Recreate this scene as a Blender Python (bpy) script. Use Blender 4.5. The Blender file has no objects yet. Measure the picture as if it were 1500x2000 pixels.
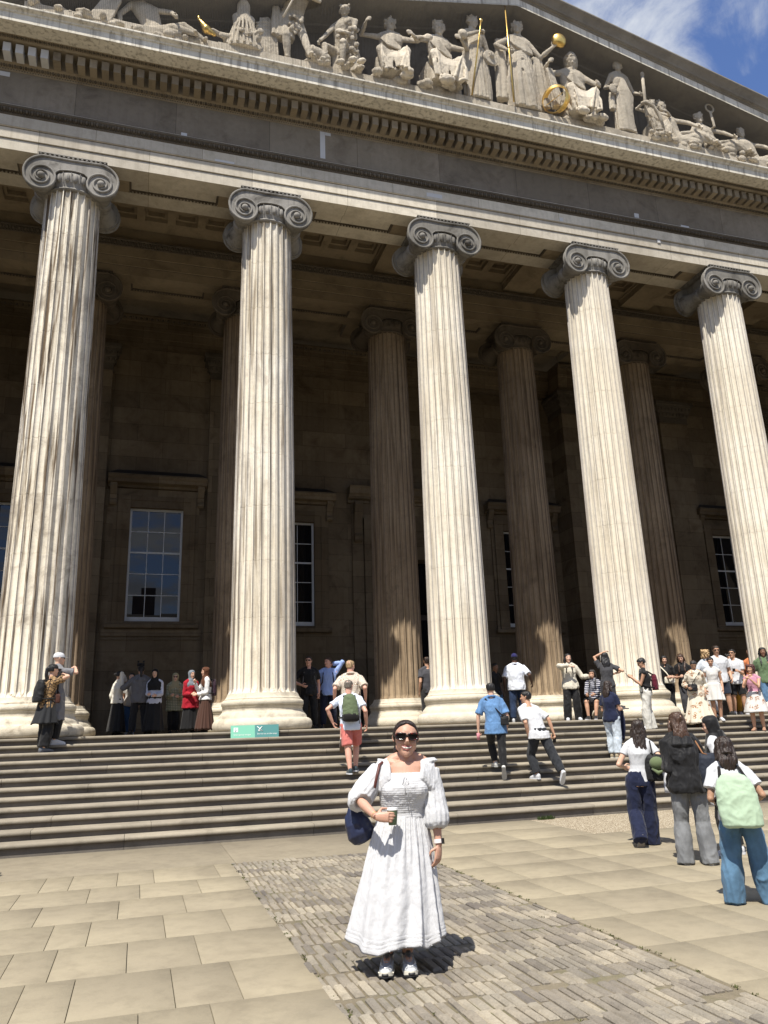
import bpy, bmesh, math, random
from mathutils import Vector, Matrix, noise as mnoise
from math import sin, cos, pi, radians, hypot, atan2, sqrt
random.seed(7)
SC = bpy.context.scene
COL = SC.collection

# ---------------------------------------------------------------- camera
cam_data = bpy.data.cameras.new('camera'); cam = bpy.data.objects.new('camera', cam_data); COL.objects.link(cam)
cam_data.sensor_fit = 'VERTICAL'; cam_data.sensor_height = 36.0
cam_data.lens = 1517.65 / 2000 * 36
cam_data.clip_start = 0.1; cam_data.clip_end = 3000
_yaw, _pitch, _roll = -0.30481, 0.27310, -0.03429
_f = Vector((-sin(_yaw)*cos(_pitch), cos(_yaw)*cos(_pitch), sin(_pitch)))
_r = Vector((cos(_yaw), sin(_yaw), 0)); _u = _r.cross(_f)
_r2 = _r*cos(_roll) + _u*sin(_roll); _u2 = -_r*sin(_roll) + _u*cos(_roll)
_m = Matrix((_r2, _u2, -_f)).transposed().to_4x4(); _m.translation = Vector((2.19892, -17.0104, 1.58617))
cam.matrix_world = _m
SC.camera = cam

# ---------------------------------------------------------------- light, sky
SUN_AZ, SUN_EL = radians(36.5), radians(60.8)
tosun = Vector((-sin(SUN_AZ)*cos(SUN_EL), -cos(SUN_AZ)*cos(SUN_EL), sin(SUN_EL)))
sun_d = bpy.data.lights.new('sun', 'SUN'); sun_d.energy = 5.0; sun_d.angle = radians(0.53); sun_d.color = (1.0, 0.945, 0.85)
sun = bpy.data.objects.new('sun', sun_d); COL.objects.link(sun)
sun.rotation_euler = tosun.to_track_quat('Z', 'Y').to_euler()
SC.view_settings.view_transform = 'Standard'; SC.view_settings.look = 'None'
SC.view_settings.gamma = 1.0; SC.view_settings.exposure = 0.62
SC.cycles.max_bounces = 8; SC.cycles.diffuse_bounces = 4; SC.cycles.glossy_bounces = 3; SC.cycles.transparent_max_bounces = 12

# ---------------------------------------------------------------- node helpers
class NT:
    def __init__(s, tree): s.t = tree
    def n(s, typ, ins=None, **props):
        nd = s.t.nodes.new(typ)
        for k, v in props.items(): setattr(nd, k, v)
        for k, v in (ins or {}).items():
            sock = nd.inputs[k]
            if isinstance(v, bpy.types.NodeSocket): s.t.links.new(v, sock)
            elif isinstance(v, bpy.types.Node): s.t.links.new(v.outputs[0], sock)
            else: sock.default_value = v
        return nd
    def math(s, op, a, b=None, c=None, clamp=False):
        ins = {0: a}
        if b is not None: ins[1] = b
        if c is not None: ins[2] = c
        return s.n('ShaderNodeMath', ins, operation=op, use_clamp=clamp).outputs[0]
    def mix(s, f, a, b, blend='MIX'):
        nd = s.n('ShaderNodeMix', None, data_type='RGBA', blend_type=blend, clamp_factor=True)
        for i, v in ((0, f), (6, a), (7, b)):
            if isinstance(v, bpy.types.NodeSocket): s.t.links.new(v, nd.inputs[i])
            else: nd.inputs[i].default_value = (tuple(v) + (1,))[:4] if i else v
        return nd.outputs[2]
    def ramp(s, f, a, b):
        nd = s.n('ShaderNodeMapRange', {0: f, 1: a, 2: b}, clamp=True); nd.interpolation_type = 'SMOOTHSTEP'
        return nd.outputs[0]
    def noise(s, vec, scale, detail=4, rough=0.55, dist=0.0):
        return s.n('ShaderNodeTexNoise', {'Vector': vec, 'Scale': scale, 'Detail': detail, 'Roughness': rough, 'Distortion': dist}).outputs[0]

world = bpy.data.worlds.new('World'); SC.world = world; world.use_nodes = True
wt = world.node_tree; wt.nodes.clear(); W = NT(wt)
sky = W.n('ShaderNodeTexSky', sky_type='NISHITA', sun_disc=False)
sky.sun_elevation = SUN_EL; sky.sun_rotation = radians(180 + 36.5); sky.altitude = 30; sky.ozone_density = 2.0; sky.dust_density = 0.6
tc = W.n('ShaderNodeTexCoord').outputs['Generated']
sep = W.n('ShaderNodeSeparateXYZ', {0: tc})
zz = W.math('MAXIMUM', sep.outputs[2], 0.03)
px = W.math('DIVIDE', sep.outputs[0], W.math('ADD', zz, 0.12)); py = W.math('DIVIDE', sep.outputs[1], W.math('ADD', zz, 0.12))
cv = W.n('ShaderNodeCombineXYZ', {0: px, 1: py, 2: 2.2}).outputs[0]
c1 = W.noise(cv, 1.9, 9, 0.56, 0.35)
c2 = W.noise(cv, 6.5, 8, 0.62, 0.5)
cc = W.math('ADD', W.math('MULTIPLY', c1, 0.72), W.math('MULTIPLY', c2, 0.28))
cf = W.ramp(cc, 0.45, 0.555)
shade = W.noise(cv, 2.3, 6, 0.6)
cloud = W.mix(W.ramp(shade, 0.35, 0.68), (6.6, 7.2, 8.4), (10.6, 11.0, 11.6))
skycol = W.mix(cf, W.mix(1.0, sky.outputs[0], (1.5, 1.65, 2.1), 'MULTIPLY'), cloud)
bg = W.n('ShaderNodeBackground', {0: skycol, 1: 0.055})
W.n('ShaderNodeOutputWorld', {0: bg})

# ---------------------------------------------------------------- constants of the place
H = 1.6546            # portico floor
RZ, T = 0.1341, 0.3615
S = 4.8709            # column spacing
YC, YA = 1.1337, 0.5037
YB = YC + S           # second row
R0, R1 = 0.756, 0.643
B = H + 13.72         # underside of the architrave
XM = 2.5 * S          # middle of the portico
WS, WC, PF = 10.25, 11.15, 10.0   # side wall, centre wall, pilaster faces

# ---------------------------------------------------------------- materials
def new_mat(name):
    m = bpy.data.materials.new(name); m.use_nodes = True
    m.node_tree.nodes.clear(); return m, NT(m.node_tree)
def finish(t, col, rough=0.8, bump=None, bstr=0.3, bdist=0.01, metal=0.0, spec=0.3, extra=None):
    ins = {'Base Color': col, 'Roughness': rough, 'Metallic': metal, 'Specular IOR Level': spec}
    if extra: ins.update(extra)
    if bump is not None:
        ins['Normal'] = t.n('ShaderNodeBump', {'Height': bump, 'Strength': bstr, 'Distance': bdist}).outputs[0]
    if isinstance(col, tuple): ins['Base Color'] = (col + (1,))[:4]
    b = t.n('ShaderNodeBsdfPrincipled', ins)
    t.n('ShaderNodeOutputMaterial', {0: b.outputs[0]})
def stone(name, c1, c2, dirt=(0.07, 0.055, 0.04), stain=0.5, streak=0.5, bump=0.4, fine=0.12, big=0.5, rough=0.88, tone=False, objcol=False, blocks=None, pits=0.0, sscale=1.0):
    m, t = new_mat(name)
    tco = t.n('ShaderNodeTexCoord').outputs['Object']
    oi = t.n('ShaderNodeObjectInfo')
    off = t.n('ShaderNodeCombineXYZ', {0: t.math('MULTIPLY', oi.outputs['Random'], 37.0), 1: t.math('MULTIPLY', oi.outputs['Random'], 91.0), 2: t.math('MULTIPLY', oi.outputs['Random'], 53.0)}).outputs[0]
    v = t.n('ShaderNodeVectorMath', {0: tco, 1: off}, operation='ADD').outputs[0]
    col = t.mix(t.ramp(t.noise(v, big, 5, 0.6), 0.35, 0.66), c1, c2)
    mo = t.noise(v, 7.0, 6, 0.65)
    col = t.mix(t.math('MULTIPLY', t.ramp(mo, 0.42, 0.7), 0.35), col, tuple(x*0.62 for x in c1))
    stt = t.math('MULTIPLY', t.ramp(t.noise(v, 1.3*sscale, 8, 0.68, 0.6), 0.47, 0.72), stain)
    if streak > 0:
        sv = t.n('ShaderNodeVectorMath', {0: v, 1: (9.0, 9.0, 0.32)}, operation='MULTIPLY').outputs[0]
        stk = t.math('MULTIPLY', t.ramp(t.noise(sv, 1.0, 6, 0.62, 0.2), 0.46, 0.68), streak)
        stt = t.math('MAXIMUM', stt, stk)
    if objcol:
        sc = t.n('ShaderNodeSeparateColor', {0: oi.outputs['Color']})
        stt = t.math('MULTIPLY', stt, sc.outputs[0])
    col = t.mix(stt, col, dirt)
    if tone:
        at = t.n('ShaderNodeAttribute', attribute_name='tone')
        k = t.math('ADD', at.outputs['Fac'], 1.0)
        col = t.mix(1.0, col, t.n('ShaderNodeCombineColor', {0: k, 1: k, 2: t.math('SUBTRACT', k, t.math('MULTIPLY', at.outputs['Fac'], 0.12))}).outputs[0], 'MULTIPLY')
    if blocks:
        bw, bh, plane = blocks
        s3 = t.n('ShaderNodeSeparateXYZ', {0: tco})
        bv = t.n('ShaderNodeCombineXYZ', {0: s3.outputs[0] if plane == 'xz' else s3.outputs[1], 1: s3.outputs[2], 2: 0.0}).outputs[0]
        br = t.n('ShaderNodeTexBrick', {'Vector': bv, 'Scale': 1.0, 'Mortar Size': 0.006, 'Mortar Smooth': 0.3, 'Brick Width': bw, 'Row Height': bh, 'Color1': (0.72, 0.70, 0.68, 1), 'Color2': (1.12, 1.1, 1.06, 1), 'Mortar': (0.35, 0.33, 0.3, 1), 'Bias': 0.1})
        col = t.mix(1.0, col, br.outputs[0], 'MULTIPLY')
    fn = t.noise(v, 60.0, 4, 0.7)
    fk = t.math('ADD', t.math('MULTIPLY', fn, 2*fine), 1.0-fine)
    col = t.mix(1.0, col, t.n('ShaderNodeCombineColor', {0: fk, 1: fk, 2: fk}).outputs[0], 'MULTIPLY')
    hgt = t.math('ADD', t.math('MULTIPLY', mo, 0.6), t.math('MULTIPLY', t.noise(v, 35.0, 5, 0.7), 0.5))
    if pits > 0:
        pv = t.n('ShaderNodeTexVoronoi', {'Vector': v, 'Scale': 38.0}).outputs[0]
        pk = t.math('MULTIPLY', t.ramp(pv, 0.16, 0.05), t.ramp(t.noise(v, 2.2, 3), 0.5, 0.62))
        hgt = t.math('SUBTRACT', hgt, t.math('MULTIPLY', pk, pits))
        col = t.mix(t.math('MULTIPLY', pk, 0.6), col, dirt)
    finish(t, col, rough, hgt, bump, 0.02, spec=0.2)
    return m
def plain(name, c, rough=0.6, var=0.12, nscale=8.0, bump=0.15, bscale=40.0, metal=0.0, spec=0.4, bdist=0.004, extra=None):
    m, t = new_mat(name)
    v = t.n('ShaderNodeTexCoord').outputs['Object']
    k = t.math('ADD', t.math('MULTIPLY', t.noise(v, nscale, 4), 2*var), 1.0-var)
    col = t.mix(1.0, c, t.n('ShaderNodeCombineColor', {0: k, 1: k, 2: k}).outputs[0], 'MULTIPLY')
    finish(t, col, rough, t.noise(v, bscale, 3), bump, bdist, metal, spec, extra)
    return m
MT = {}
MT['column'] = stone('column_stone', (0.76, 0.71, 0.60), (0.68, 0.615, 0.49), (0.15, 0.11, 0.07), stain=0.42, streak=0.95, bump=0.6, tone=True, objcol=True, big=0.35, pits=0.5)
MT['inner'] = stone('shaded_column_stone', (0.36, 0.275, 0.18), (0.26, 0.19, 0.12), (0.09, 0.06, 0.035), stain=0.5, streak=0.7, bump=0.5, tone=True, objcol=False, big=0.35, pits=0.4)  # back-row copy of the column stone with porch shade in its colour
MT['innercap'] = stone('shaded_capital_stone', (0.14, 0.115, 0.085), (0.09, 0.07, 0.05), (0.025, 0.02, 0.015), stain=0.8, streak=0.2, bump=0.4)  # back-row capitals, darkened likewise: porch shade is part of the colour
MT['base'] = stone('pitted_base_stone', (0.62, 0.565, 0.46), (0.53, 0.475, 0.37), (0.17, 0.135, 0.095), stain=0.55, streak=0.0, bump=1.0, objcol=True, pits=1.0, sscale=2.0)
MT['capital'] = stone('weathered_capital_stone', (0.28, 0.265, 0.24), (0.165, 0.155, 0.135), (0.035, 0.03, 0.024), stain=0.9, streak=0.3, bump=0.4, objcol=False)
MT['front'] = stone('entablature_stone', (0.58, 0.54, 0.46), (0.50, 0.46, 0.385), (0.17, 0.145, 0.10), stain=0.35, streak=0.2, bump=0.25, blocks=(2.6, 8.0, 'xz'))
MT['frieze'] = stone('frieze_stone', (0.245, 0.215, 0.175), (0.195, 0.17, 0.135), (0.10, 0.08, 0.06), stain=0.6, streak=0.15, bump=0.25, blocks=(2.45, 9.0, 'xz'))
MT['sooty'] = stone('sooty_moulding_stone', (0.13, 0.11, 0.085), (0.085, 0.07, 0.052), (0.035, 0.028, 0.02), stain=0.7, streak=0.0, bump=0.3)
MT['dentil'] = stone('dentil_stone', (0.29, 0.245, 0.18), (0.22, 0.18, 0.125), (0.09, 0.07, 0.05), stain=0.6, streak=0.0, bump=0.3, tone=True)
MT['sima'] = stone('grey_sima_stone', (0.25, 0.23, 0.195), (0.205, 0.185, 0.155), (0.10, 0.09, 0.075), stain=0.5, streak=0.0, bump=0.35)  # dull grey for the raking cornice, darker than its corona band
MT['cornice'] = stone('cornice_stone', (0.70, 0.66, 0.57), (0.60, 0.56, 0.47), (0.16, 0.14, 0.11), stain=0.22, streak=0.65, bump=0.4)
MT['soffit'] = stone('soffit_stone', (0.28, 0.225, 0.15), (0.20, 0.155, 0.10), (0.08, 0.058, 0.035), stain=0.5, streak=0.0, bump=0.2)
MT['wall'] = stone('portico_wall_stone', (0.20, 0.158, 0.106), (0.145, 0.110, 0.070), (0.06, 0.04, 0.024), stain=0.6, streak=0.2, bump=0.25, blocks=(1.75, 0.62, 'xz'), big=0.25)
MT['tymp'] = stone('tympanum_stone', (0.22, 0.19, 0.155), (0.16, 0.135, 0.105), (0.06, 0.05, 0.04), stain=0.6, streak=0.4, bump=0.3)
MT['statue'] = stone('statue_stone', (0.62, 0.55, 0.44), (0.52, 0.455, 0.355), (0.12, 0.10, 0.075), stain=0.45, streak=0.35, bump=0.35, big=1.5)
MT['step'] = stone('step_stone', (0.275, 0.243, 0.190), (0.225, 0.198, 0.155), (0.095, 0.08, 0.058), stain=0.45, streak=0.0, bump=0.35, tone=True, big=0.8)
MT['flag'] = stone('york_paving', (0.282, 0.244, 0.172), (0.250, 0.216, 0.154), (0.15, 0.125, 0.09), stain=0.35, streak=0.0, bump=0.25, tone=True, big=0.7, fine=0.08, rough=0.9)
MT['sett'] = stone('granite_setts', (0.265, 0.232, 0.182), (0.20, 0.18, 0.148), (0.10, 0.085, 0.065), stain=0.4, streak=0.0, bump=0.9, tone=True, big=2.0, fine=0.35, sscale=3.0)
MT['mortar'] = stone('gritty_mortar', (0.15, 0.13, 0.10), (0.11, 0.095, 0.07), (0.06, 0.06, 0.03), stain=0.5, streak=0.0, bump=0.8, fine=0.3)
MT['patch'] = plain('fresh_repair_stone', (0.50, 0.50, 0.50), 0.85, 0.05)
MT['net'] = plain('black_netting_cord', (0.02, 0.02, 0.02), 0.8)
MT['lead'] = plain('dark_lead', (0.035, 0.03, 0.026), 0.7)
MT['paint'] = plain('white_window_paint', (0.62, 0.64, 0.66), 0.5, 0.05)
MT['gold'] = plain('gilding', (0.83, 0.56, 0.17), 0.34, 0.12, metal=1.0, bump=0.3)
MT['dark'] = plain('dark_interior', (0.012, 0.011, 0.01), 0.9)
MT['wood'] = plain('dark_door_wood', (0.035, 0.022, 0.014), 0.45)
mg, t = new_mat('window_glass')
gl = t.n('ShaderNodeBsdfGlossy', {'Color': (1, 1, 1, 1), 'Roughness': 0.0}); df = t.n('ShaderNodeBsdfDiffuse', {'Color': (0.01, 0.01, 0.012, 1)})
fr = t.n('ShaderNodeFresnel', {'IOR': 1.5})
t.n('ShaderNodeOutputMaterial', {0: t.n('ShaderNodeMixShader', {0: fr.outputs[0], 1: df.outputs[0], 2: gl.outputs[0]}).outputs[0]})
MT['glass'] = mg

# ---------------------------------------------------------------- mesh helpers
class MB:
    def __init__(s): s.v = []; s.f = []; s.tone = []; s.cur = 0.0
    def add(s, vs, fs):
        o = len(s.v); s.v += [tuple(p) for p in vs]
        for f in fs: s.f.append(tuple(i+o for i in f)); s.tone.append(s.cur)
    def box(s, x0, x1, y0, y1, z0, z1):
        v = [(x, y, z) for z in (z0, z1) for y in (y0, y1) for x in (x0, x1)]
        s.add(v, [(0, 2, 3, 1), (4, 5, 7, 6), (0, 1, 5, 4), (2, 6, 7, 3), (0, 4, 6, 2), (1, 3, 7, 5)])
    def cbox(s, x0, x1, y0, y1, z0, z1, c=0.01):
        # box with a chamfered top
        v = [(x0, y0, z0), (x1, y0, z0), (x1, y1, z0), (x0, y1, z0), (x0, y0, z1-c), (x1, y0, z1-c), (x1, y1, z1-c), (x0, y1, z1-c),
             (x0+c, y0+c, z1), (x1-c, y0+c, z1), (x1-c, y1-c, z1), (x0+c, y1-c, z1)]
        s.add(v, [(3, 2, 1, 0), (0, 1, 5, 4), (1, 2, 6, 5), (2, 3, 7, 6), (3, 0, 4, 7), (4, 5, 9, 8), (5, 6, 10, 9), (6, 7, 11, 10), (7, 4, 8, 11), (8, 9, 10, 11)])
    def prof_x(s, pts, x0, x1, zfun=None):
        # closed profile of (y, z) pulled along x
        n = len(pts); xs = [x0, x1] if not zfun else zfun[0]
        g = (lambda x: 0) if not zfun else zfun[1]
        vs = [(x, p[0], p[1]+g(x)) for x in xs for p in pts]
        fs = []
        for k in range(len(xs)-1):
            for i in range(n):
                j = (i+1) % n; fs.append((k*n+i, k*n+j, (k+1)*n+j, (k+1)*n+i))
        fs.append(tuple(range(n))[::-1]); fs.append(tuple((len(xs)-1)*n+i for i in range(n)))
        s.add(vs, fs)
    def prof_y(s, pts, y0, y1):
        # closed profile of (x, z) pulled along y
        n = len(pts); vs = [(p[0], y, p[1]) for y in (y0, y1) for p in pts]
        fs = [(i, (i+1) % n, n+(i+1) % n, n+i) for i in range(n)]
        fs.append(tuple(range(n))[::-1]); fs.append(tuple(n+i for i in range(n)))
        s.add(vs, fs)
    def prof_z(s, pts, z0, z1):
        n = len(pts); vs = [(p[0], p[1], z) for z in (z0, z1) for p in pts]
        fs = [(i, (i+1) % n, n+(i+1) % n, n+i) for i in range(n)]
        fs.append(tuple(range(n))[::-1]); fs.append(tuple(n+i for i in range(n)))
        s.add(vs, fs)
    def lathe(s, prof, n=48, c=(0, 0, 0), axis='z', cap=True):
        vs = []
        for (r, h) in prof:
            for i in range(n):
                a = 2*pi*i/n
                p = (r*cos(a), r*sin(a), h) if axis == 'z' else ((r*cos(a), h, r*sin(a)) if axis == 'y' else (h, r*cos(a), r*sin(a)))
                vs.append((p[0]+c[0], p[1]+c[1], p[2]+c[2]))
        fs = []
        for k in range(len(prof)-1):
            for i in range(n): fs.append((k*n+i, k*n+(i+1) % n, (k+1)*n+(i+1) % n, (k+1)*n+i))
        if cap:
            fs.append(tuple(range(n))[::-1]); fs.append(tuple((len(prof)-1)*n+i for i in range(n)))
        s.add(vs, fs)
    def ball(s, c, r, nu=8, nv=5):
        rx, ry, rz = r if isinstance(r, (tuple, list)) else (r, r, r)
        vs = [(c[0], c[1], c[2]-rz)]
        for k in range(1, nv):
            ph = -pi/2 + pi*k/nv
            for i in range(nu):
                a = 2*pi*i/nu; vs.append((c[0]+rx*cos(ph)*cos(a), c[1]+ry*cos(ph)*sin(a), c[2]+rz*sin(ph)))
        vs.append((c[0], c[1], c[2]+rz)); fs = []
        for i in range(nu): fs.append((0, 1+(i+1) % nu, 1+i))
        for k in range(nv-2):
            for i in range(nu): fs.append((1+k*nu+i, 1+k*nu+(i+1) % nu, 1+(k+1)*nu+(i+1) % nu, 1+(k+1)*nu+i))
        L = len(vs)-1
        for i in range(nu): fs.append((1+(nv-2)*nu+i, 1+(nv-2)*nu+(i+1) % nu, L))
        s.add(vs, fs)
    def tube(s, pts, rad, n=8, closed=False):
        pts = [Vector(p) for p in pts]; m = len(pts); vs = []; up = None
        for k, p in enumerate(pts):
            a = pts[k-1] if k or closed else pts[k]; b = pts[(k+1) % m] if k < m-1 or closed else pts[k]
            d = (b-a).normalized() if (b-a).length > 1e-9 else Vector((0, 0, 1))
            if up is None:
                up = Vector((0, 0, 1)) if abs(d.z) < 0.9 else Vector((1, 0, 0))
            e1 = d.cross(up)
            if e1.length < 1e-5: e1 = d.orthogonal()
            e1.normalize(); e2 = e1.cross(d).normalized(); up = e2
            r = rad[k] if isinstance(rad, (list, tuple)) else rad
            for i in range(n):
                th = 2*pi*i/n; vs.append(p + e1*(r*cos(th)) + e2*(r*sin(th)))
        fs = []
        for k in range(m-1 if not closed else m):
            for i in range(n):
                k2 = (k+1) % m; fs.append((k*n+i, k*n+(i+1) % n, k2*n+(i+1) % n, k2*n+i))
        if not closed:
            fs.append(tuple(range(n))[::-1]); fs.append(tuple((m-1)*n+i for i in range(n)))
        s.add(vs, fs)
    def mesh(s, name, mat, smooth=False, recalc=True):
        me = bpy.data.meshes.new(name); me.from_pydata(s.v, [], s.f)
        if any(s.tone):
            at = me.attributes.new('tone', 'FLOAT', 'FACE')
            at.data.foreach_set('value', s.tone)
        if recalc:
            bm = bmesh.new(); bm.from_mesh(me); bmesh.ops.recalc_face_normals(bm, faces=bm.faces); bm.to_mesh(me); bm.free()
        if mat: me.materials.append(mat)
        if smooth: me.polygons.foreach_set('use_smooth', [True]*len(me.polygons))
        me.update(); return me
    def build(s, name, mat, parent=None, smooth=False, loc=None, auto=None, recalc=True):
        me = s.mesh(name, mat, smooth or auto is not None, recalc)
        if auto is not None: me.set_sharp_from_angle(angle=radians(auto))
        return link(name, me, parent, loc)
def link(name, me, parent=None, loc=None):
    o = bpy.data.objects.new(name, me); COL.objects.link(o)
    if parent: o.parent = parent
    if loc: o.location = loc
    return o
def tag(o, label=None, cat=None, group=None, kind=None):
    if label: o['label'] = label
    if cat: o['category'] = cat
    if group: o['group'] = group
    if kind: o['kind'] = kind
    return o
def empty(name, loc=(0, 0, 0), rz=0.0, label=None, cat=None, group=None):
    o = bpy.data.objects.new(name, None); COL.objects.link(o); o.location = loc; o.rotation_euler = (0, 0, rz)
    o.empty_display_size = 0.2
    return tag(o, label, cat, group)
# ================================================================ GROUND
GX0, GX1, GY0, GY1 = -14.0, 30.0, -30.0, -11*T-RZ*0
g = MB(); g.add([(-400, -400, -0.03), (400, -400, -0.03), (400, 400, -0.03), (-400, 400, -0.03)], [(0, 1, 2, 3)])
tag(g.build('ground', MT['mortar'], recalc=False), kind='structure')
YJ = [-3.95, -6.06, -7.04, -7.89, -8.78, -9.69, -10.6, -11.5, -12.42, -13.3, -14.2, -15.1, -16.0, -16.9, -17.8, -18.7, -19.6]
kn = {1: [-1.6, -0.7, 0.05, 0.62, 1.24, 1.54, 2.05, 2.46, 3.2], 2: [-1.2, -0.3, 0.4, 1.07, 1.78, 2.3, 2.92], 3: [-0.9, 0.1, 0.75, 1.38, 2.1, 2.72],
      4: [-0.5, 0.3, 0.95, 1.57, 1.88, 2.5, 3.03], 5: [-0.7, 0.2, 0.8, 1.36, 1.68, 2.2, 2.72], 6: [-0.3, 0.5, 1.05, 1.55, 1.87, 2.5, 2.91], 7: [0.2, 0.9, 1.6, 2.28, 2.7]}
kr = {1: [6.86, 7.57, 8.5, 9.18, 10.1, 11.0], 2: [6.36, 7.12, 7.71, 8.74, 9.6, 10.4], 3: [6.3, 7.11, 7.63, 8.32, 9.1, 9.9], 4: [6.7, 7.59, 8.09, 8.9, 9.6], 5: [6.32, 7.15, 8.0, 8.7],
      6: [6.12, 6.74, 7.12, 7.9, 8.5], 7: [6.16, 6.9, 7.6, 8.4]}
rnd = random.Random(11)
def rowjoints(lo, hi, known):
    xs = list(known)
    x = xs[0] if xs else hi
    while x > lo+0.7:
        x -= rnd.choice([0.5, 0.7, 0.85, 1.0]); xs.insert(0, x)
    x = xs[-1]
    while x < hi-1.0:
        x += rnd.choice([0.6, 0.8, 0.95, 1.1]); xs.append(x)
    return [lo] + [x for x in xs if lo+0.2 < x < hi-0.15] + [hi]
fl = MB()
def slab(x0, x1, y0, y1, tone):
    q = 0.0022
    fl.cur = tone; dz = rnd.uniform(-0.0012, 0.0012)
    fl.cbox(x0+q, x1-q, y0+q, y1-q, -0.025, dz, 0.0025)
# long border slabs along the foot of the steps
bx = [-16, -12.6, -9.8, -7.0, -4.1, -1.2, 3.48, 5.8, 7.57, 8.63]
slab(-14, -9, YJ[1], YJ[0], -0.05)
for a, b_ in zip([-9, -5.2, -1.4], [-5.2, -1.4, 3.48]): slab(a, b_, YJ[1], YJ[0], -0.14+rnd.uniform(-.03, .03))
slab(3.48, 5.8, YJ[1]-0.02, YJ[0], -0.20)
slab(5.8, 7.0, -5.0, YJ[0], -0.06); slab(7.0, 8.75, -5.0, YJ[0], -0.02); slab(5.8, 7.57, YJ[1], -5.0, -0.02); slab(7.57, 8.75, YJ[1], -5.0, 0.0)
for k in range(1, len(YJ)-1):
    y1, y0 = YJ[k], YJ[k+1]
    j = rowjoints(-14.0, 3.43, kn.get(k, [0.3, 1.1, 2.0, 2.8]))
    for a, b_ in zip(j[:-1], j[1:]): slab(a, b_, y0, y1, rnd.uniform(-0.05, 0.05))
    j = rowjoints(5.78, 30.0, kr.get(k, [6.4, 7.2, 8.0]))
    for a, b_ in zip(j[:-1], j[1:]): slab(a, b_, y0, y1, rnd.uniform(-0.06, 0.04))
x = 12.2
while x < 29: slab(x, x+1.7, YJ[1], YJ[0], rnd.uniform(-0.1, 0.05)); x += 1.7
tag(fl.build('paving_slabs', MT['flag'], auto=50, recalc=False), kind='structure')
# washed gravel panel
gr = MB(); gr.add([(8.75, -6.06, -0.004), (12.2, -6.06, -0.004), (12.2, -3.95, -0.004), (8.75, -3.95, -0.004)], [(0, 1, 2, 3)])
m, t = new_mat('bound_gravel'); v = t.n('ShaderNodeTexCoord').outputs['Object']
vo = t.n('ShaderNodeTexVoronoi', {'Vector': v, 'Scale': 55.0})
col = t.mix(t.math('MULTIPLY', vo.outputs['Color'], 1.0), (0.62, 0.56, 0.44), (0.30, 0.25, 0.17))
col = t.mix(t.ramp(vo.outputs[0], 0.35, 0.6), col, (0.18, 0.14, 0.09))
finish(t, col, 0.9, vo.outputs[0], 0.9, 0.01)
tag(gr.build('gravel_path', m, recalc=False), kind='structure')
# granite setts: rows across, long stones along y
st = MB(); y = -6.06; row = 0
while y > -19.0:
    d = rnd.uniform(0.24, 0.31); x = 3.44 - rnd.uniform(0, 0.05); grp = 0; gt = 0; off = 0
    while x < 5.76:
        if grp <= 0: grp = rnd.randint(2, 5); gt = rnd.uniform(-0.25, 0.25); off = rnd.uniform(-0.06, 0.06)
        w = rnd.uniform(0.052, 0.088); x1 = min(x+w, 5.775)
        if x1-x > 0.04:
            st.cur = gt + rnd.uniform(-0.2, 0.2); q = rnd.uniform(0.006, 0.010); h = rnd.uniform(-0.004, 0.008); c = 0.011
            ya, yb = y-d+off+q+rnd.uniform(0, .006), y+off-q
            s0, s1 = rnd.uniform(-.004, .004), rnd.uniform(-.004, .004)
            vs = [(x+q, ya, -.03), (x1-q, ya, -.03), (x1-q+s1, yb, -.03), (x+q+s1, yb, -.03), (x+q, ya, h-c), (x1-q, ya, h-c), (x1-q+s1, yb, h-c+s0), (x+q+s1, yb, h-c+s0),
                  (x+q+c, ya+c, h), (x1-q-c, ya+c, h), (x1-q-c+s1, yb-c, h+s0), (x+q+c+s1, yb-c, h+s0)]
            st.add(vs, [(0, 1, 5, 4), (1, 2, 6, 5), (2, 3, 7, 6), (3, 0, 4, 7), (4, 5, 9, 8), (5, 6, 10, 9), (6, 7, 11, 10), (7, 4, 8, 11), (8, 9, 10, 11)])
        x += w; grp -= 1
    y -= d; row += 1
tag(st.build('sett_path', MT['sett'], recalc=False), kind='structure')
mo = MB(); mo.add([(3.42, -19.2, -0.014), (5.79, -19.2, -0.014), (5.79, -6.05, -0.014), (3.42, -6.05, -0.014)], [(0, 1, 2, 3)])
MT['grout'] = stone('sandy_grout', (0.20, 0.17, 0.12), (0.15, 0.125, 0.085), (0.07, 0.085, 0.025), stain=0.6, streak=0.0, bump=1.0, fine=0.3, sscale=2.0)
tag(mo.build('sett_bedding', MT['grout'], recalc=False), kind='structure')
# moss and weeds in the joints beside the setts
MT['moss'] = plain('moss', (0.07, 0.075, 0.022), 0.9, 0.5, 30.0, 0.8, 90.0)
w_ = MB()
def tuft(x, y, r, n):
    for _ in range(n):
        a = rnd.uniform(0, 2*pi); q = rnd.uniform(0, r); bx_, by_ = x+q*cos(a)*0.5, y+q*sin(a)
        h = rnd.uniform(0.002, 0.010); wd = rnd.uniform(0.003, 0.008); a2 = rnd.uniform(0, pi)
        dx, dy = wd*cos(a2), wd*sin(a2); lx, ly = rnd.uniform(-.012, .012), rnd.uniform(-.012, .012)
        w_.add([(bx_-dx, by_-dy, -0.004), (bx_+dx, by_+dy, -0.004), (bx_+lx+dx*.4, by_+ly+dy*.4, h), (bx_+lx-dx*.4, by_+ly-dy*.4, h)], [(0, 1, 2, 3)])
y = -6.2
while y > -13.2:
    if rnd.random() < 0.5: tuft(3.445+rnd.uniform(-.012, .012), y, 0.05, rnd.randint(4, 18))
    if rnd.random() < 0.55: tuft(5.778+rnd.uniform(-.012, .01), y, 0.05, rnd.randint(4, 22))
    y -= 0.09
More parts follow.
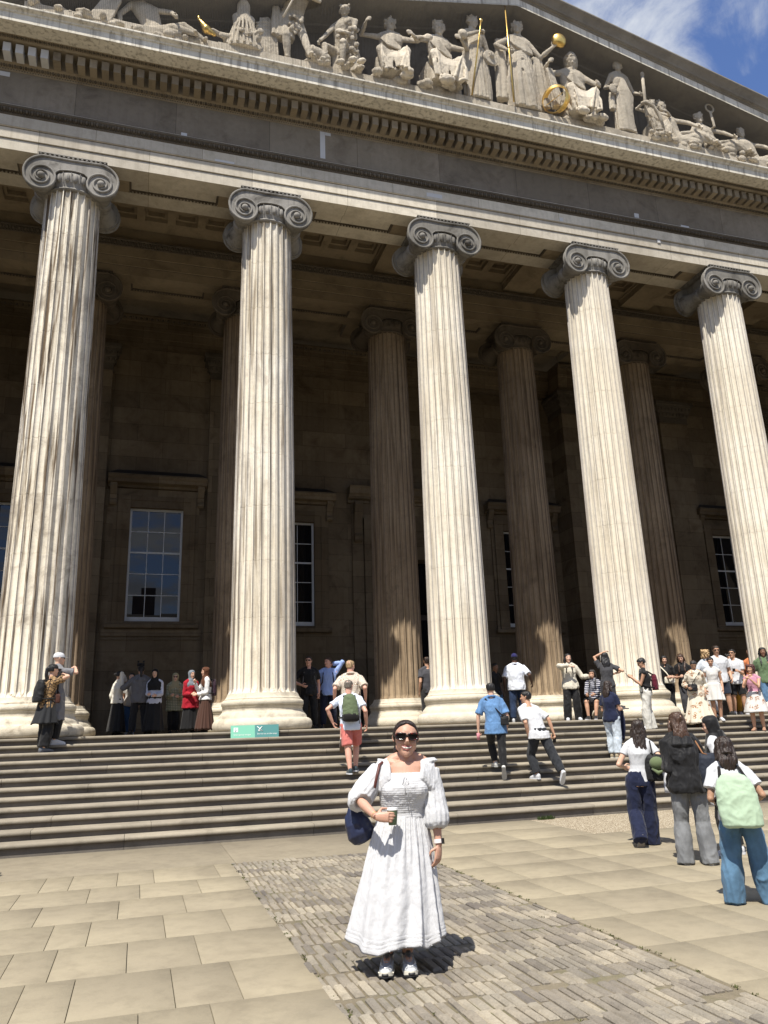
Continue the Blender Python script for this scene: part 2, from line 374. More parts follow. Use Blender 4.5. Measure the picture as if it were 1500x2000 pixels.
for _ in range(60): tuft(rnd.uniform(3.5, 5.7), rnd.uniform(-13, -6.2), 0.03, rnd.randint(2, 7))
tag(w_.build('moss', MT['moss'], recalc=False), kind='stuff')

# ================================================================ THE BUILDING
bld = empty('museum_building', (XM, YC, 0), 0, 'vast pale stone museum front with fluted scroll-topped columns and a carved pediment above wide steps', 'building')
OFS = Vector((XM, YC, 0))
def part(mb, name, mat, parent=None, **k):
    mb.v = [(p[0]-OFS.x, p[1]-OFS.y, p[2]) for p in mb.v]
    return mb.build(name, mat, parent or bld, **k)
def P0(o): return (o[0]-OFS.x, o[1]-OFS.y, o[2])
# ---- steps: one stone at a time, rounded nosing
sp = MB(); X0, X1 = -9.0, 33.5
for k in range(12):
    y = -k*T; z = H-k*RZ; zb = (H-(k+1)*RZ) if k < 11 else -0.02
    x = X0 - rnd.uniform(0, 1.5)
    while x < X1:
        w = rnd.uniform(1.7, 3.1); a, b_ = x+0.003, x+w-0.003
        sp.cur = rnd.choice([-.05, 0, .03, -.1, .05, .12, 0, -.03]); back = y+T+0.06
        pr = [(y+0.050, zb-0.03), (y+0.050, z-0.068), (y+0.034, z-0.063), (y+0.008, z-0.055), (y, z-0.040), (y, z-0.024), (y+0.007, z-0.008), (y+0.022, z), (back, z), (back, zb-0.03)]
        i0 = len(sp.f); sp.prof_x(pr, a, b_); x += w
        for q in range(i0, i0+3): sp.tone[q] = sp.cur-0.42      # darker riser and nosing underside
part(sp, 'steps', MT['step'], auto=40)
# ---- portico floor and solid core below
fb = MB(); fb.box(X0, X1, T+0.07, 14.0, H-0.6, H-0.004); part(fb, 'portico_floor', MT['step'])
# ---- columns
def shaft_mesh():
    m = MB(); NF = 24; U = [0, .072, .115, .20, .34, .5, .66, .80, .885, .928]; seg = len(U); z0, z1 = 0.80, 12.92
    joints = [z0+0.3] + [z0+0.35+1.31*k for k in range(1, 9)]
    zs = [(z0, 0), (z0+0.05, .6), (z0+0.12, 1)]
    for j in joints[1:]: zs += [(j-0.04, 1), (j-0.005, 1), (j, 2), (j+0.005, 1), (j+0.04, 1)]
    zs += [(z1-0.12, 1), (z1-0.04, .6), (z1, 0)]; zs.sort()
    N = NF*seg; rings = []
    for (z, f) in zs:
        tt = (z-z0)/(z1-z0); R = R0 + (R1-R0)*(tt**1.25)
        if z < z0+0.12: R += 0.035*((z0+0.12-z)/0.12)**2
        dj = 0.006 if f == 2 else 0.0; fd = (1 if f == 2 else f)*0.066
        ring = []
        for i in range(N):
            u = U[i % seg]; a = 2*pi*(i//seg+u)/NF
            if u <= .0721 or u >= .9279: d = 0
            else:
                q = (u-.072)/.856; d = fd*sqrt(max(0, 1-(2*q-1)**2))
            r = R-d-dj
            ring.append((r*cos(a), r*sin(a), z))
        rings.append(ring)
    for ring in rings: m.v += ring
    for k in range(len(rings)-1):
        for i in range(N):
            s_ = i % seg
            m.f.append((k*N+i, k*N+(i+1) % N, (k+1)*N+(i+1) % N, (k+1)*N+i)); m.tone.append({0: .04, 9: .04, 1: -.42, 8: -.42, 2: -.16, 7: -.16}.get(s_, -.02))  # flute edges toned darker: groove shade put into the colour, with some grime
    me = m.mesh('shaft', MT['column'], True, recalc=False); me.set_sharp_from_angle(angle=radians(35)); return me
def base_mesh():
    m = MB()
    pr = [(1.00, 0), (1.075, .015), (1.10, .05), (1.112, .105), (1.105, .17), (1.075, .225), (1.03, .255), (1.00, .262), (0.992, .27), (0.985, .31), (0.955, .355), (0.925, .385), (0.915, .40), (0.905, .405),
          (0.893, .44), (0.893, .485), (0.907, .50), (0.912, .515), (0.885, .52), (0.905, .53), (0.925, .565), (0.928, .60), (0.915, .64), (0.88, .665), (0.868, .668), (0.868, .69), (0.84, .70), (0.815, .74), (0.80, .78), (0.79, .805), (0.6, .805)]
    m.lathe(pr, 96)
    # erosion
    m.v = [(lambda p, n: (p[0]*n, p[1]*n, p[2]))(p, 1+0.006*mnoise.noise(Vector(p)*6)+0.004*mnoise.noise(Vector(p)*19)) for p in m.v]
    me = m.mesh('base', MT['base'], True); me.set_sharp_from_angle(angle=radians(50)); return me
def spiral(side, face):
    # whorl of the volute on the front (face -1) / back (face +1); centre .68, -.67
    pts = []; cx, cz = 0.68, -0.665
    ks = [(90, .565), (60, .50), (30, .435), (0, .385), (-45, .362), (-90, .352), (-135, .335), (-180, .315), (-225, .298), (-270, .285), (-315, .262), (-360, .235), (-405, .218), (-450, .205), (-495, .19), (-540, .175), (-585, .162), (-630, .152), (-675, .14), (-720, .128), (-765, .118), (-810, .11)]
    for a in range(90, -811, -10):
        for (a0, r0), (a1, r1) in zip(ks[:-1], ks[1:]):
            if a1 <= a <= a0:
                r = r0+(r1-r0)*(a0-a)/(a0-a1); break
        th = radians(a); pts.append((side*(cx+r*cos(th)), cz+r*sin(th)))
    return pts
def capital_mesh():
    m = MB(); rr = random.Random(5)
    for f in (-1, 1):
        yo = f*0.712; yi = f*0.58
        s1 = spiral(1, f); out = s1[:28]   # 90 .. -180
        right = [(0, -0.10), (0.5, -0.10)] + out + [(0.40, -0.52), (0.30, -0.44), (0.15, -0.405), (0, -0.395)]
        left = [(-x, z) for x, z in right[1:-1]][::-1]
        poly = right + left
        m.prof_y(poly, yi, yo)
        for sd in (1, -1):
            sp_ = spiral(sd, f)
            # dished whorl floor is the plate; ridges on top
            pts = [(0.0, yo+f*0.012, -0.115), (sd*0.3, yo+f*0.012, -0.108), (sd*0.55, yo+f*0.012, -0.100)] + [(x, yo+f*0.014, z) for x, z in sp_]
            n_ = len(pts); m.tube(pts, [0.030]*3 + [0.033-0.011*(k/(n_-3)) for k in range(n_-3)], 9)
            m.tube([(x*1.0, yo+f*0.003, z) for x, z in [(0, -.395), (sd*.15, -.405), (sd*.28, -.435), (sd*.36, -.50), (sd*.39, -.58)]], 0.018, 6)
            m.ball((sd*0.68, yo+f*0.03, -0.665), (0.088, 0.085, 0.088), 20, 12)
    for sd in (1, -1):
        prof = [(.33, -.60), (.325, -.55), (.30, -.48), (.255, -.36), (.20, -.2), (.175, -.09), (.21, -.08), (.215, 0), (.21, .08), (.175, .09), (.20, .2), (.255, .36), (.30, .48), (.325, .55), (.33, .60)]
        m.lathe(prof, 28, (sd*0.69, 0, -0.675), 'y')
        m.lathe([(.34, -.60), (.34, -.585), (.345, -.58), (.345, -.60)], 24, (sd*0.69, 0, -.675), 'y')
    # echinus with eggs, neck beading
    m.lathe([(0.60, -.90), (0.655, -.90), (0.675, -.885), (0.685, -.865), (0.675, -.845), (0.66, -.83), (0.66, -.80), (.70, -.70), (.735, -.60), (.735, -.50), (.70, -.44), (.66, -.40), (.5, -.40)], 64)
    for i in range(24):
        a = 2*pi*(i+0.5)/24; c_, s_ = cos(a), sin(a)
        m.ball((.715*c_, .715*s_, -.60), (.062, .062, .125), 8, 6)
        a2 = 2*pi*i/24; m.tube([(.70*cos(a2), .70*sin(a2), -.72), (.755*cos(a2), .755*sin(a2), -.47)], 0.012, 5)
    # core and abacus
    m.box(-.62, .62, -.60, .60, -.40, -.075)
    m.box(-.755, .755, -.70, .70, -.085, -.060); m.box(-.79, .79, -.735, .735, -.018, 0.0)
    for f in (-1, 1):
        for i in range(15):
            x = -.735+1.47*i/14; m.ball((x, f*.70, -.040), (.043, .04, .034), 6, 5)
        for i in range(13):
            y = -.65+1.3*i/12; m.ball((f*.755, y, -.040), (.04, .043, .034), 6, 5)
    m.box(-.73, .73, -.68, .68, -.06, -.018)
    me = m.mesh('capital', MT['capital'], True); me.set_sharp_from_angle(angle=radians(38)); return me
SHM, BAM, CAM_ = shaft_mesh(), base_mesh(), capital_mesh()
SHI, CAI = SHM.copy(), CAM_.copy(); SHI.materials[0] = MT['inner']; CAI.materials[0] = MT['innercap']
dirtv = {-1: 1.6, 0: 1.5, 1: 0.85, 2: 0.5, 3: 0.38, 4: 0.36, 5: 0.5, 6: 0.6}
for row, yy in ((0, YC), (1, YB)):
    for i in range(-1, 7):
        c = bpy.data.objects.new('column', None); COL.objects.link(c); c.parent = bld; c.location = P0((i*S, yy, H)); c['group'] = 'fluted portico columns'
        dv = dirtv[i] if row == 0 else 0.9
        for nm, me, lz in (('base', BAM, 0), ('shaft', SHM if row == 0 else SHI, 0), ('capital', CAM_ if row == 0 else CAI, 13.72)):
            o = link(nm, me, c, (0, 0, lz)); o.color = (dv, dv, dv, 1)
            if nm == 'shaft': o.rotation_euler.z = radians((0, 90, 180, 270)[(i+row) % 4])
# ---- entablature
EX0, EX1 = XM-17.75, XM+17.75
def arch_profile(y0, back=None):
    return [(y0, 0), (y0, .30), (y0-.006, .303), (y0-.03, .31), (y0-.03, .605), (y0-.036, .608), (y0-.06, .615), (y0-.06, .93), (y0-.075, .94), (y0-.085, .955), (y0-.10, 1.03), (y0-.15, 1.115), (y0-.15, 1.165), (y0-.12, 1.20), (y0-.05, 1.235),
            (y0+1.4, 1.235), (y0+1.4, 0), (y0+.93, 0), (y0+.93, .085), (y0+.48, .085), (y0+.48, 0)]
for y0 in (YA, YA+S):
    ap = arch_profile(y0); lo = ap[:8]+[(y0+.02, .932), (y0+.02, 1.19)]+ap[-7:] if False else ap[:8]+[(y0+.03, .932), (y0+.03, 1.168), (y0-.15, 1.168)]+ap[12:]
    a = MB(); a.prof_x([(p[0], p[1]+B) for p in lo], EX0, EX1)
    part(a, 'architrave', MT['front'] if y0 == YA else MT['soffit'])
    a = MB(); a.prof_x([(y0-.055, B+.934), (y0-.072, B+.945), (y0-.078, B+.975), (y0-.060, B+.985), (y0-.075, B+1.02), (y0-.12, B+1.10), (y0-.145, B+1.12), (y0-.145, B+1.166), (y0+.028, B+1.166), (y0+.028, B+.934)], EX0+.002, EX1-.002); part(a, 'architrave_moulding', MT['sooty'])
    for zl_ in (.303, .608):
        a = MB(); yy_ = y0 if zl_ < .5 else y0-.03; a.box(EX0+.002, EX1-.002, yy_-.0045, yy_+.01, B+zl_-.016, B+zl_-.002); part(a, 'fascia_line', MT['sooty'])  # thin dark strip that strengthens the line below each fascia step
    for i in range(-1, 7):
        f_ = MB(); xa, xb = i*S-1.30, i*S+1.30
        f_.box(max(xa, EX0+.02), min(xb, EX1-.02), y0+.481, y0+.929, B+.003, B+.08)
        part(f_, 'soffit_block', MT['soffit'])
    for i in range(-1, 6):
        e = MB(); xa, xb = i*S+1.30, (i+1)*S-1.30
        n = int((xb-xa)/.085)
        for k in range(n):
            e.ball((xa+(k+.5)*(xb-xa)/n, y0+.905, B+.035), (.028, .03, .034), 6, 4)
        e.box(xa, xb, y0+.885, y0+.928, B+.06, B+.083); e.box(xa, xa+.05, y0+.49, y0+.88, B+.02, B+.083); e.box(xb-.05, xb, y0+.49, y0+.88, B+.02, B+.083)
        part(e, 'soffit_moulding', MT['sooty'])
def egg_course(name, x0, x1, y, z, pitch, r, bead=None, parent=None, mat='sooty'):
    m_ = MB(); n = int((x1-x0)/pitch)
    for k in range(n):
        x = x0+(k+.5)*pitch; m_.ball((x, y, z), r, 7, 5)
        m_.box(x+pitch/2-.007, x+pitch/2+.007, y-r[1]*.7, y+.03, z-r[2], z+r[2])
    if bead:
        nb = int((x1-x0)/(pitch/2))
        for k in range(nb): m_.ball((x0+(k+.5)*pitch/2, y+bead[0], z+bead[1]), (pitch*.17, .02, .018), 5, 4)
    return part(m_, name, MT[mat], smooth=True, recalc=False)
egg_course('egg_moulding', EX0, EX1, YA-.105, B+1.055, .125, (.036, .04, .062), (.03, -.085))
egg_course('egg_moulding', EX0, EX1, YA+S-.105, B+1.055, .17, (.045, .04, .065), (.03, -.085))
# frieze
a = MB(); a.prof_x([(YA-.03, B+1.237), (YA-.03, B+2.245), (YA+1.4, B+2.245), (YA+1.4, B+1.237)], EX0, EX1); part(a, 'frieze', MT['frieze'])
# bed mould
a = MB(); a.prof_x([(YA-.031, B+2.247), (YA-.05, B+2.26), (YA-.055, B+2.30), (YA-.12, B+2.36), (YA-.17, B+2.395), (YA-.19, B+2.40), (YA-.19, B+2.70), (YA-.53, B+2.70), (YA-.56, B+2.73), (YA-.64, B+2.79), (YA+1.4, B+2.79), (YA+1.4, B+2.247)], EX0-.1, EX1+.1)
part(a, 'bed_moulding', MT['dentil'])
egg_course('egg_moulding', EX0, EX1, YA-.10, B+2.345, .125, (.036, .045, .042), (.055, -.06))
egg_course('egg_moulding', EX0-.5, EX1+.5, YA-.60, B+2.755, .104, (.03, .035, .034), None)
d_ = MB(); d0_ = MB(); n = int((EX1-EX0)/.2835); wh = MB()
for k in range(n):
    x = EX0 + .14 + k*.2835; xm = x+.085
    tgt = wh if -1.75 < xm < -0.55 else (d0_ if xm < 0 else d_)
    tgt.cur = rnd.uniform(-.18, .12)
    tgt.prof_x([(YA-.18, B+2.392), (YA-.505, B+2.392), (YA-.505, B+2.65), (YA-.18, B+2.65)], x, x+.172)
part(d0_, 'dentil_course', MT['dentil']); part(d_, 'dentil_course', MT['dentil']); part(wh, 'replaced_dentils', MT['patch'])
# horizontal cornice
a = MB(); a.prof_x([(YA-.645, B+2.792), (YA-1.03, B+2.792), (YA-1.035, B+2.775), (YA-1.06, B+2.775), (YA-1.06, B+3.006), (YA-1.085, B+3.02), (YA-1.10, B+3.055), (YA-1.14, B+3.08), (YA-1.17, B+3.095), (YA-1.18, B+3.11), (YA-1.18, B+3.15), (YA-1.10, B+3.17), (YA+1.4, B+3.20), (YA+1.4, B+2.792)], EX0-1.0, EX1+1.0)
part(a, 'cornice', MT['cornice'])
# tympanum wall
zl = lambda x: 7.33-.245*abs(x-XM)
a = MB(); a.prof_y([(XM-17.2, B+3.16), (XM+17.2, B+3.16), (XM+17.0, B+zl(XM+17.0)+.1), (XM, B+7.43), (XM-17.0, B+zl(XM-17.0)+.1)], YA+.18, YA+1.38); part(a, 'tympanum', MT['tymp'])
# raking cornice
xs = [XM-18.75, XM, XM+18.75]; rk = [(YA+.17, 7.33), (YA-.02, 7.33), (YA-.05, 7.30), (YA-.12, 7.30), (YA-.15, 7.34), (YA-1.03, 7.34), (YA-1.035, 7.325), (YA-1.06, 7.325), (YA-1.06, 7.605), (YA-1.085, 7.615), (YA-1.10, 7.655), (YA-1.15, 7.675), (YA-1.15, 7.70), (YA-1.17, 7.705), (YA-1.20, 7.77), (YA-1.27, 7.87), (YA-1.33, 7.93), (YA-1.35, 7.96), (YA-1.35, 8.0), (YA+.17, 8.0)]
a = MB(); a.prof_x([(p[0], p[1]+B) for p in rk], 0, 0, (xs, lambda x: -.245*abs(x-XM))); part(a, 'raking_cornice', MT['sima'])
a = MB(); a.prof_x([(YA-1.0605, B+7.326), (YA-1.063, B+7.326), (YA-1.063, B+7.604), (YA-1.0605, B+7.604)], 0, 0, (xs, lambda x: -.245*abs(x-XM))); part(a, 'corona_band', MT['cornice'])
# roof behind
a = MB(); a.prof_x([(YA+.175, B+7.5), (YA+.175, B+7.9), (40, B+7.9), (40, B+7.5)], 0, 0, (xs, lambda x: -.245*abs(x-XM))); part(a, 'roof', MT['lead'])
# repair patches
for x0, x1, z0, z1 in [(6.22, 6.36, 1.36, 2.24), (6.365, 6.52, 2.14, 2.24), (-2.2, -1.62, 2.07, 2.2), (2.52, 2.67, 1.25, 1.36), (16.2, 16.36, 1.3, 1.45), (17.9, 18.2, 1.25, 1.33)]:
    a = MB(); a.box(x0, x1, YA-.033, YA+.1, B+z0, B+z1); part(a, 'repair_patch', MT['patch'])
for x0, x1, z0, z1 in [(9.28, 9.75, .70, .83), (13.5, 13.62, .66, .78), (3.4, 3.9, .64, .70), (16.9, 17.0, .5, .6)]: a = MB(); a.box(x0, x1, YA-.063, YA+.1, B+z0, B+z1); part(a, 'repair_patch', MT['patch'])
# ---- ceiling: cross beams and coffered fields
def coffers(y0, y1, name):
    m_ = MB(); zc = B+1.62
    for i in range(-1, 6):
        xa, xb = i*S+.62, (i+1)*S-.62; nx = 4; nyy = 3
        pw = (xb-xa-.0)/nx; py_ = (y1-y0-.35)/nyy; hs = .33
        ya = y0+.02
        # grid strips
        for k in range(nx+1):
            cx0 = xa if k == 0 else xa+(k-.5)*pw+hs; cx1 = xb if k == nx else xa+(k+.5)*pw-hs
            m_.box(cx0, cx1, ya, y1, zc, zc+.45)
        for k in range(nx):
            cx = xa+(k+.5)*pw
            for j in range(nyy+1):
                cy0 = ya if j == 0 else ya+(j-.5)*py_+.30; cy1 = y1 if j == nyy else ya+(j+.5)*py_-.30
                m_.box(cx-hs, cx+hs, cy0, cy1, zc, zc+.449)
            for j in range(nyy):
                cy = ya+(j+.5)*py_; m_.box(cx-hs, cx+hs, cy-.30, cy+.30, zc+.30, zc+.44)
                m_.box(cx-hs+.001, cx+hs-.001, cy-.299, cy-.22, zc+.15, zc+.301); m_.box(cx-hs+.001, cx+hs-.001, cy+.22, cy+.299, zc+.15, zc+.301)
                m_.box(cx-hs+.001, cx-hs+.08, cy-.22, cy+.22, zc+.15, zc+.301); m_.box(cx+hs-.08, cx+hs-.001, cy-.22, cy+.22, zc+.15, zc+.301)
    part(m_, name, MT['soffit'])
    for i in range(-1, 7):
        bm_ = MB(); bm_.box(i*S-.60, i*S+.60, y0, y1, B+1.33, B+1.70)
        bm_.box(i*S-.66, i*S+.66, y0, y1, B+1.55, B+1.68)
        part(bm_, 'ceiling_beam', MT['soffit'])
coffers(YA+1.4, YA+S-.02, 'coffered_ceiling'); coffers(YA+S+1.4, PF+.1, 'coffered_ceiling')
a = MB(); a.box(EX0-2, EX1+2, YA+.2, 14.5, B+2.08, B+2.6); a.box(EX0, EX1, YA+S+.05, YA+S+1.38, B+1.236, B+2.05); a.box(XM-6.6, XM+6.6, PF+.1, WC+.1, B+1.62, B+2.05)
part(a, 'ceiling_slab', MT['soffit'])
# ---- back walls with openings
cw = (XM-6.56, XM+6.56)
def wall_with_holes(m_, x0, x1, y0, y1, z0, z1, holes):
    x = x0
    for hx0, hx1, hz0, hz1 in sorted(holes):
        m_.box(x, hx0, y0, y1, z0, z1); m_.box(hx0, hx1, y0, y1, z0, hz0); m_.box(hx0, hx1, y0, y1, hz1, z1); x = hx1
    m_.box(x, x1, y0, y1, z0, z1)
WIN = [(-S/2, WS), (S/2+.03, WS), (S*1.5+.05, WC), (S*3.5-.02, WC), (S*5.5-.2, WS), (S*6.5, WS)]
hole = lambda c: (c-.91, c+.91, H+3.70, H+7.66)
a = MB(); ZT = B-.02
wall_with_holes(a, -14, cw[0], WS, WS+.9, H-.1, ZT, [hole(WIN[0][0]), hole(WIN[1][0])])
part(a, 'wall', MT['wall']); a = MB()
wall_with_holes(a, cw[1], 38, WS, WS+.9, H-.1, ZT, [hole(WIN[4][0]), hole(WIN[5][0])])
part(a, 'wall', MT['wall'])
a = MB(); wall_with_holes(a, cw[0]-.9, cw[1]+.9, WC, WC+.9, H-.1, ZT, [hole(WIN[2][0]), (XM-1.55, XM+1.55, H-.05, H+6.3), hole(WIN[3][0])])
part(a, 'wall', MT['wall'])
# wall entablature, stepping back in the middle
for x0, x1, yy in ((-14, cw[0], PF), (cw[0]+.003, cw[1]-.003, PF+.9), (cw[1], 38, PF)):
    a = MB(); pr = [(p[0], p[1]+B) for p in arch_profile(yy)[:15]] + [(yy+1.4, B+1.235), (yy+1.4, B)]
    a.prof_x(pr, x0, x1); part(a, 'wall_architrave', MT['wall'])
    egg_course('egg_moulding', x0+.1, x1-.1, yy-.105, B+1.055, .19, (.05, .04, .065))
# pilasters with double egg capitals
def pilaster(xa, xb, yf, yb):
    a = MB(); a.box(xa, xb, yf, yb, H+.45, B-1.08); a.box(xa-.05, xb+.05, yf-.05, yb, H+.3, H+.45); a.box(xa-.09, xb+.09, yf-.09, yb, H-.02, H+.3)
    pil = part(a, 'pilaster', MT['wall'])
    c = MB(); zs = [(0.0, -1.08), (.03, -1.075), (.03, -1.04), (.01, -1.03), (.01, -.80), (.04, -.78), (.10, -.62), (.10, -.58), (.12, -.56), (.20, -.34), (.20, -.30), (.25, -.26), (.25, -.12), (0.02, 0.0)]
    vs = []; 
    for d, z in zs: vs += [(xa-d, yf-d, B+z), (xb+d, yf-d, B+z), (xb+d, yb, B+z), (xa-d, yb, B+z)]
    fs = [(4*k+i, 4*k+(i+1) % 4, 4*k+4+(i+1) % 4, 4*k+4+i) for k in range(len(zs)-1) for i in range(4)] + [(3, 2, 1, 0), tuple(4*(len(zs)-1)+i for i in range(4))]
    c.add(vs, fs)
    for (z, d, r) in ((-.69, .085, .075), (-.45, .175, .085)):
        n = int((xb-xa+2*d)/.17)
        for k in range(n): c.ball((xa-d+(k+.5)*(xb-xa+2*d)/n, yf-d, B+z), (.05, .04, r), 6, 5)
        n = int((yb-yf)/.17)
        for k in range(n):
            for xx in (xa-d, xb+d): c.ball((xx, yf-d+(k+.5)*(yb-yf)/max(n, 1), B+z), (.04, .05, r), 6, 5)
    part(c, 'pilaster_capital', MT['sooty'], pil)
    l = MB(); l.add([(xa-.25, yf-.25, B-.118), (xb+.25, yf-.25, B-.118), (xb+.03, yf-.03, B-.002), (xa-.03, yf-.03, B-.002)], [(0, 1, 2, 3)])
for i, yb in ((-1, WS), (0, WS), (5, WS), (6, WS)): pilaster(i*S-.72, i*S+.72, PF, yb+.05)
pilaster(S-.72, S+.74, PF, WC+.05); pilaster(4*S-.74, 4*S+.72, PF, WC+.05)
# windows
def window(cx, yw, lines=True):
    w = bpy.data.objects.new('window', None); COL.objects.link(w); w.parent = bld; w.location = P0((cx, yw, H)); w['group'] = 'sash windows in the portico wall'
    def sub(mb, name, mat, **k): return mb.build(name, MT[mat], w, **k)
    s_ = MB()   # moulded stone surround: jambs, head
    for sd in (-1, 1):
        xa, xb = sorted((sd*.885, sd*1.30))
        s_.box(xa, xb, -.07, .02, 3.60, 8.05); xa, xb = sorted((sd*1.14, sd*1.302)); s_.box(xa, xb, -.10, -.069, 3.60, 8.05)
        xa, xb = sorted((sd*1.31, sd*1.43)); s_.box(xa, xb, -.05, .02, 3.60, 8.30)
    s_.box(-.884, .884, -.07, .02, 7.64, 8.05); s_.box(-1.139, 1.139, -.10, -.069, 7.89, 8.05)
    s_.box(-1.43, 1.43, -.06, .02, 8.055, 8.30)
    s_.prof_x([(-.06, 3.60), (-.16, 3.60), (-.18, 3.57), (-.18, 3.47), (-.12, 3.44), (.02, 3.44), (.02, 3.60)], -1.5, 1.5)
    sub(s_, 'surround', 'wall')
    c = MB(); c.prof_x([(-.06, 8.33), (-.14, 8.34), (-.16, 8.42), (-.40, 8.45), (-.42, 8.56), (-.46, 8.60), (-.50, 8.66), (-.50, 8.71), (.02, 8.71), (.02, 8.33)], -1.66, 1.66)
    n = 30
    for k in range(n): c.box(-1.25+k*2.5/n, -1.25+(k+.6)*2.5/n, -.155, -.10, 8.335, 8.415)
    sub(c, 'cornice', 'wall')
    l = MB(); l.add([(-1.66, -.50, 8.712), (1.66, -.50, 8.712), (1.40, .0, 9.0), (-1.40, .0, 9.0), (1.66, .0, 8.712), (-1.66, 0, 8.712)], [(0, 1, 2, 3), (1, 4, 2), (0, 3, 5)]); sub(l, 'lead_flashing', 'lead')
    for sd in (-1, 1):
        b_ = MB(); xa, xb = sorted((sd*1.36, sd*1.58))
        b_.prof_x([(.0, 8.44), (-.33, 8.44), (-.34, 8.34), (-.26, 8.22), (-.13, 8.05), (-.10, 7.92), (-.16, 7.84), (-.17, 7.76), (-.10, 7.70), (.0, 7.72)], xa, xb); sub(b_, 'console', 'wall')
    fr_ = MB(); zb, zt = 3.70, 7.65
    fr_.box(-.90, -.82, .16, .24, zb, zt); fr_.box(.82, .90, .16, .24, zb, zt); fr_.box(-.819, .819, .16, .24, zt-.08, zt); fr_.box(-.819, .819, .15, .25, zb, zb+.16)
    rows = [zb+.16+(zt-.08-zb-.16)*k/5 for k in range(6)]
    for k in range(1, 5):
        h_ = .03 if k == 3 else .013; fr_.box(-.819, .819, .165 if k == 3 else .18, .215, rows[k]-h_, rows[k]+h_)
    for xx in (-.27, .27):
        for k in range(5):
            fr_.box(xx-.012, xx+.012, .18, .214, rows[k]+(.03 if k == 3 else .013 if k else 0), rows[k+1]-(.03 if k == 2 else .013 if k < 4 else 0))
    sub(fr_, 'frame', 'paint')
    p_ = MB(); rr = random.Random(int(cx*10))
    cols = [-.82, -.27, .27, .82]
    for k in range(5):
        for j in range(3):
            t1, t2 = rr.uniform(-.0015, .0015), rr.uniform(-.0015, .0015)
            p_.add([(cols[j], .20-t1, rows[k]), (cols[j+1], .20+t1, rows[k]), (cols[j+1], .20+t1+t2, rows[k+1]), (cols[j], .20-t1+t2, rows[k+1])], [(0, 1, 2, 3)])
    sub(p_, 'pane', 'glass', recalc=False)
    d = MB(); d.box(-.9, .9, .5, .55, 3.5, 7.7); sub(d, 'dark_room', 'dark')
for cx, yw in WIN: window(cx, yw)
# apron panel and lines below side windows
for cx, yw in (WIN[1], WIN[4]):
    a = MB(); a.box(cx-1.62, cx+1.62, yw-.055, yw+.02, H+3.20, H+3.43); a.box(cx-1.62, cx+1.62, yw-.04, yw+.02, H+3.08, H+3.12)
    for sd in (-1, 1): a.box(cx+sd*1.68-.03, cx+sd*1.68+.03, yw-.05, yw+.02, H+.02, H+9.3)
    part(a, 'wall_panel', MT['wall'])
# grand doorway
dw = bpy.data.objects.new('doorway', None); COL.objects.link(dw); dw.parent = bld; dw.location = P0((XM, WC, H))
a = MB()
for sd in (-1, 1):
    for x0, x1, y, zt in ((2.03, 2.46, -.08, 8.45), (1.99, 2.03, -.02, 8.3), (1.62, 1.99, -.12, 7.9), (1.50, 1.62, -.04, 7.7)):
        xa, xb = sorted((sd*x0, sd*x1)); a.box(xa, xb, y, .3, 0, zt)
a.box(-1.99, 1.99, -.119, .29, 7.2, 7.9); a.box(-2.45, 2.45, -.06, .28, 7.91, 8.5)
a.prof_x([(-.05, 8.46), (-.12, 8.48), (-.14, 8.58), (-.30, 8.62), (-.36, 8.72), (-.46, 8.78), (-.50, 8.98), (-.56, 9.06), (.2, 9.08), (.2, 8.46)], -2.62, 2.62)
a.box(-1.5, 1.5, -.1, .28, 6.3, 7.2)
a.build('door_surround', MT['wall'], dw)
for sd in (-1, 1):
    b_ = MB(); xa, xb = sorted((sd*2.10, sd*2.40))
    b_.prof_x([(.0, 8.47), (-.42, 8.47), (-.44, 8.34), (-.36, 8.1), (-.24, 7.6), (-.20, 7.25), (-.28, 7.12), (-.28, 6.98), (-.18, 6.90), (.0, 6.95)], xa, xb); b_.build('console', MT['wall'], dw)
a = MB(); a.box(-1.5, 1.5, .75, .8, 0, 6.3); a.build('dark_lobby', MT['dark'], dw)
for sd in (-1, 1):
    d = MB(); xa, xb = sorted((sd*.06, sd*1.44))
    d.box(xa, xa+.13, .42, .48, 0, 4.2); d.box(xb-.13, xb, .42, .48, 0, 4.2); d.box(xa+.13, xb-.13, .42, .48, 0, .35); d.box(xa+.13, xb-.13, .42, .48, 4.0, 4.2); d.box(xa+.13, xb-.13, .42, .48, 1.0, 1.1)
    do = d.build('door', MT['wood'], dw); g_ = MB(); g_.add([(xa+.13, .45, .3), (xb-.13, .45, .3), (xb-.13, .451, 4.05), (xa+.13, .451, 4.05)], [(0, 1, 2, 3)]); g_.build('pane', MT['glass'], do, recalc=False)
g_ = MB(); g_.add([(-1.44, .45, 4.25), (1.44, .45, 4.25), (1.44, .452, 6.25), (-1.44, .452, 6.25)], [(0, 1, 2, 3)]); g_.build('fanlight', MT['glass'], dw, recalc=False)
# outer wings that close the porch at both ends
a = MB(); a.box(-16, XM-20.6, 1.9, 16, -.02, B+3.0); part(a, 'wing', MT['frieze']); a = MB(); a.box(XM+20.6, 42, 1.9, 16, -.02, B+3.0); part(a, 'wing', MT['frieze'])
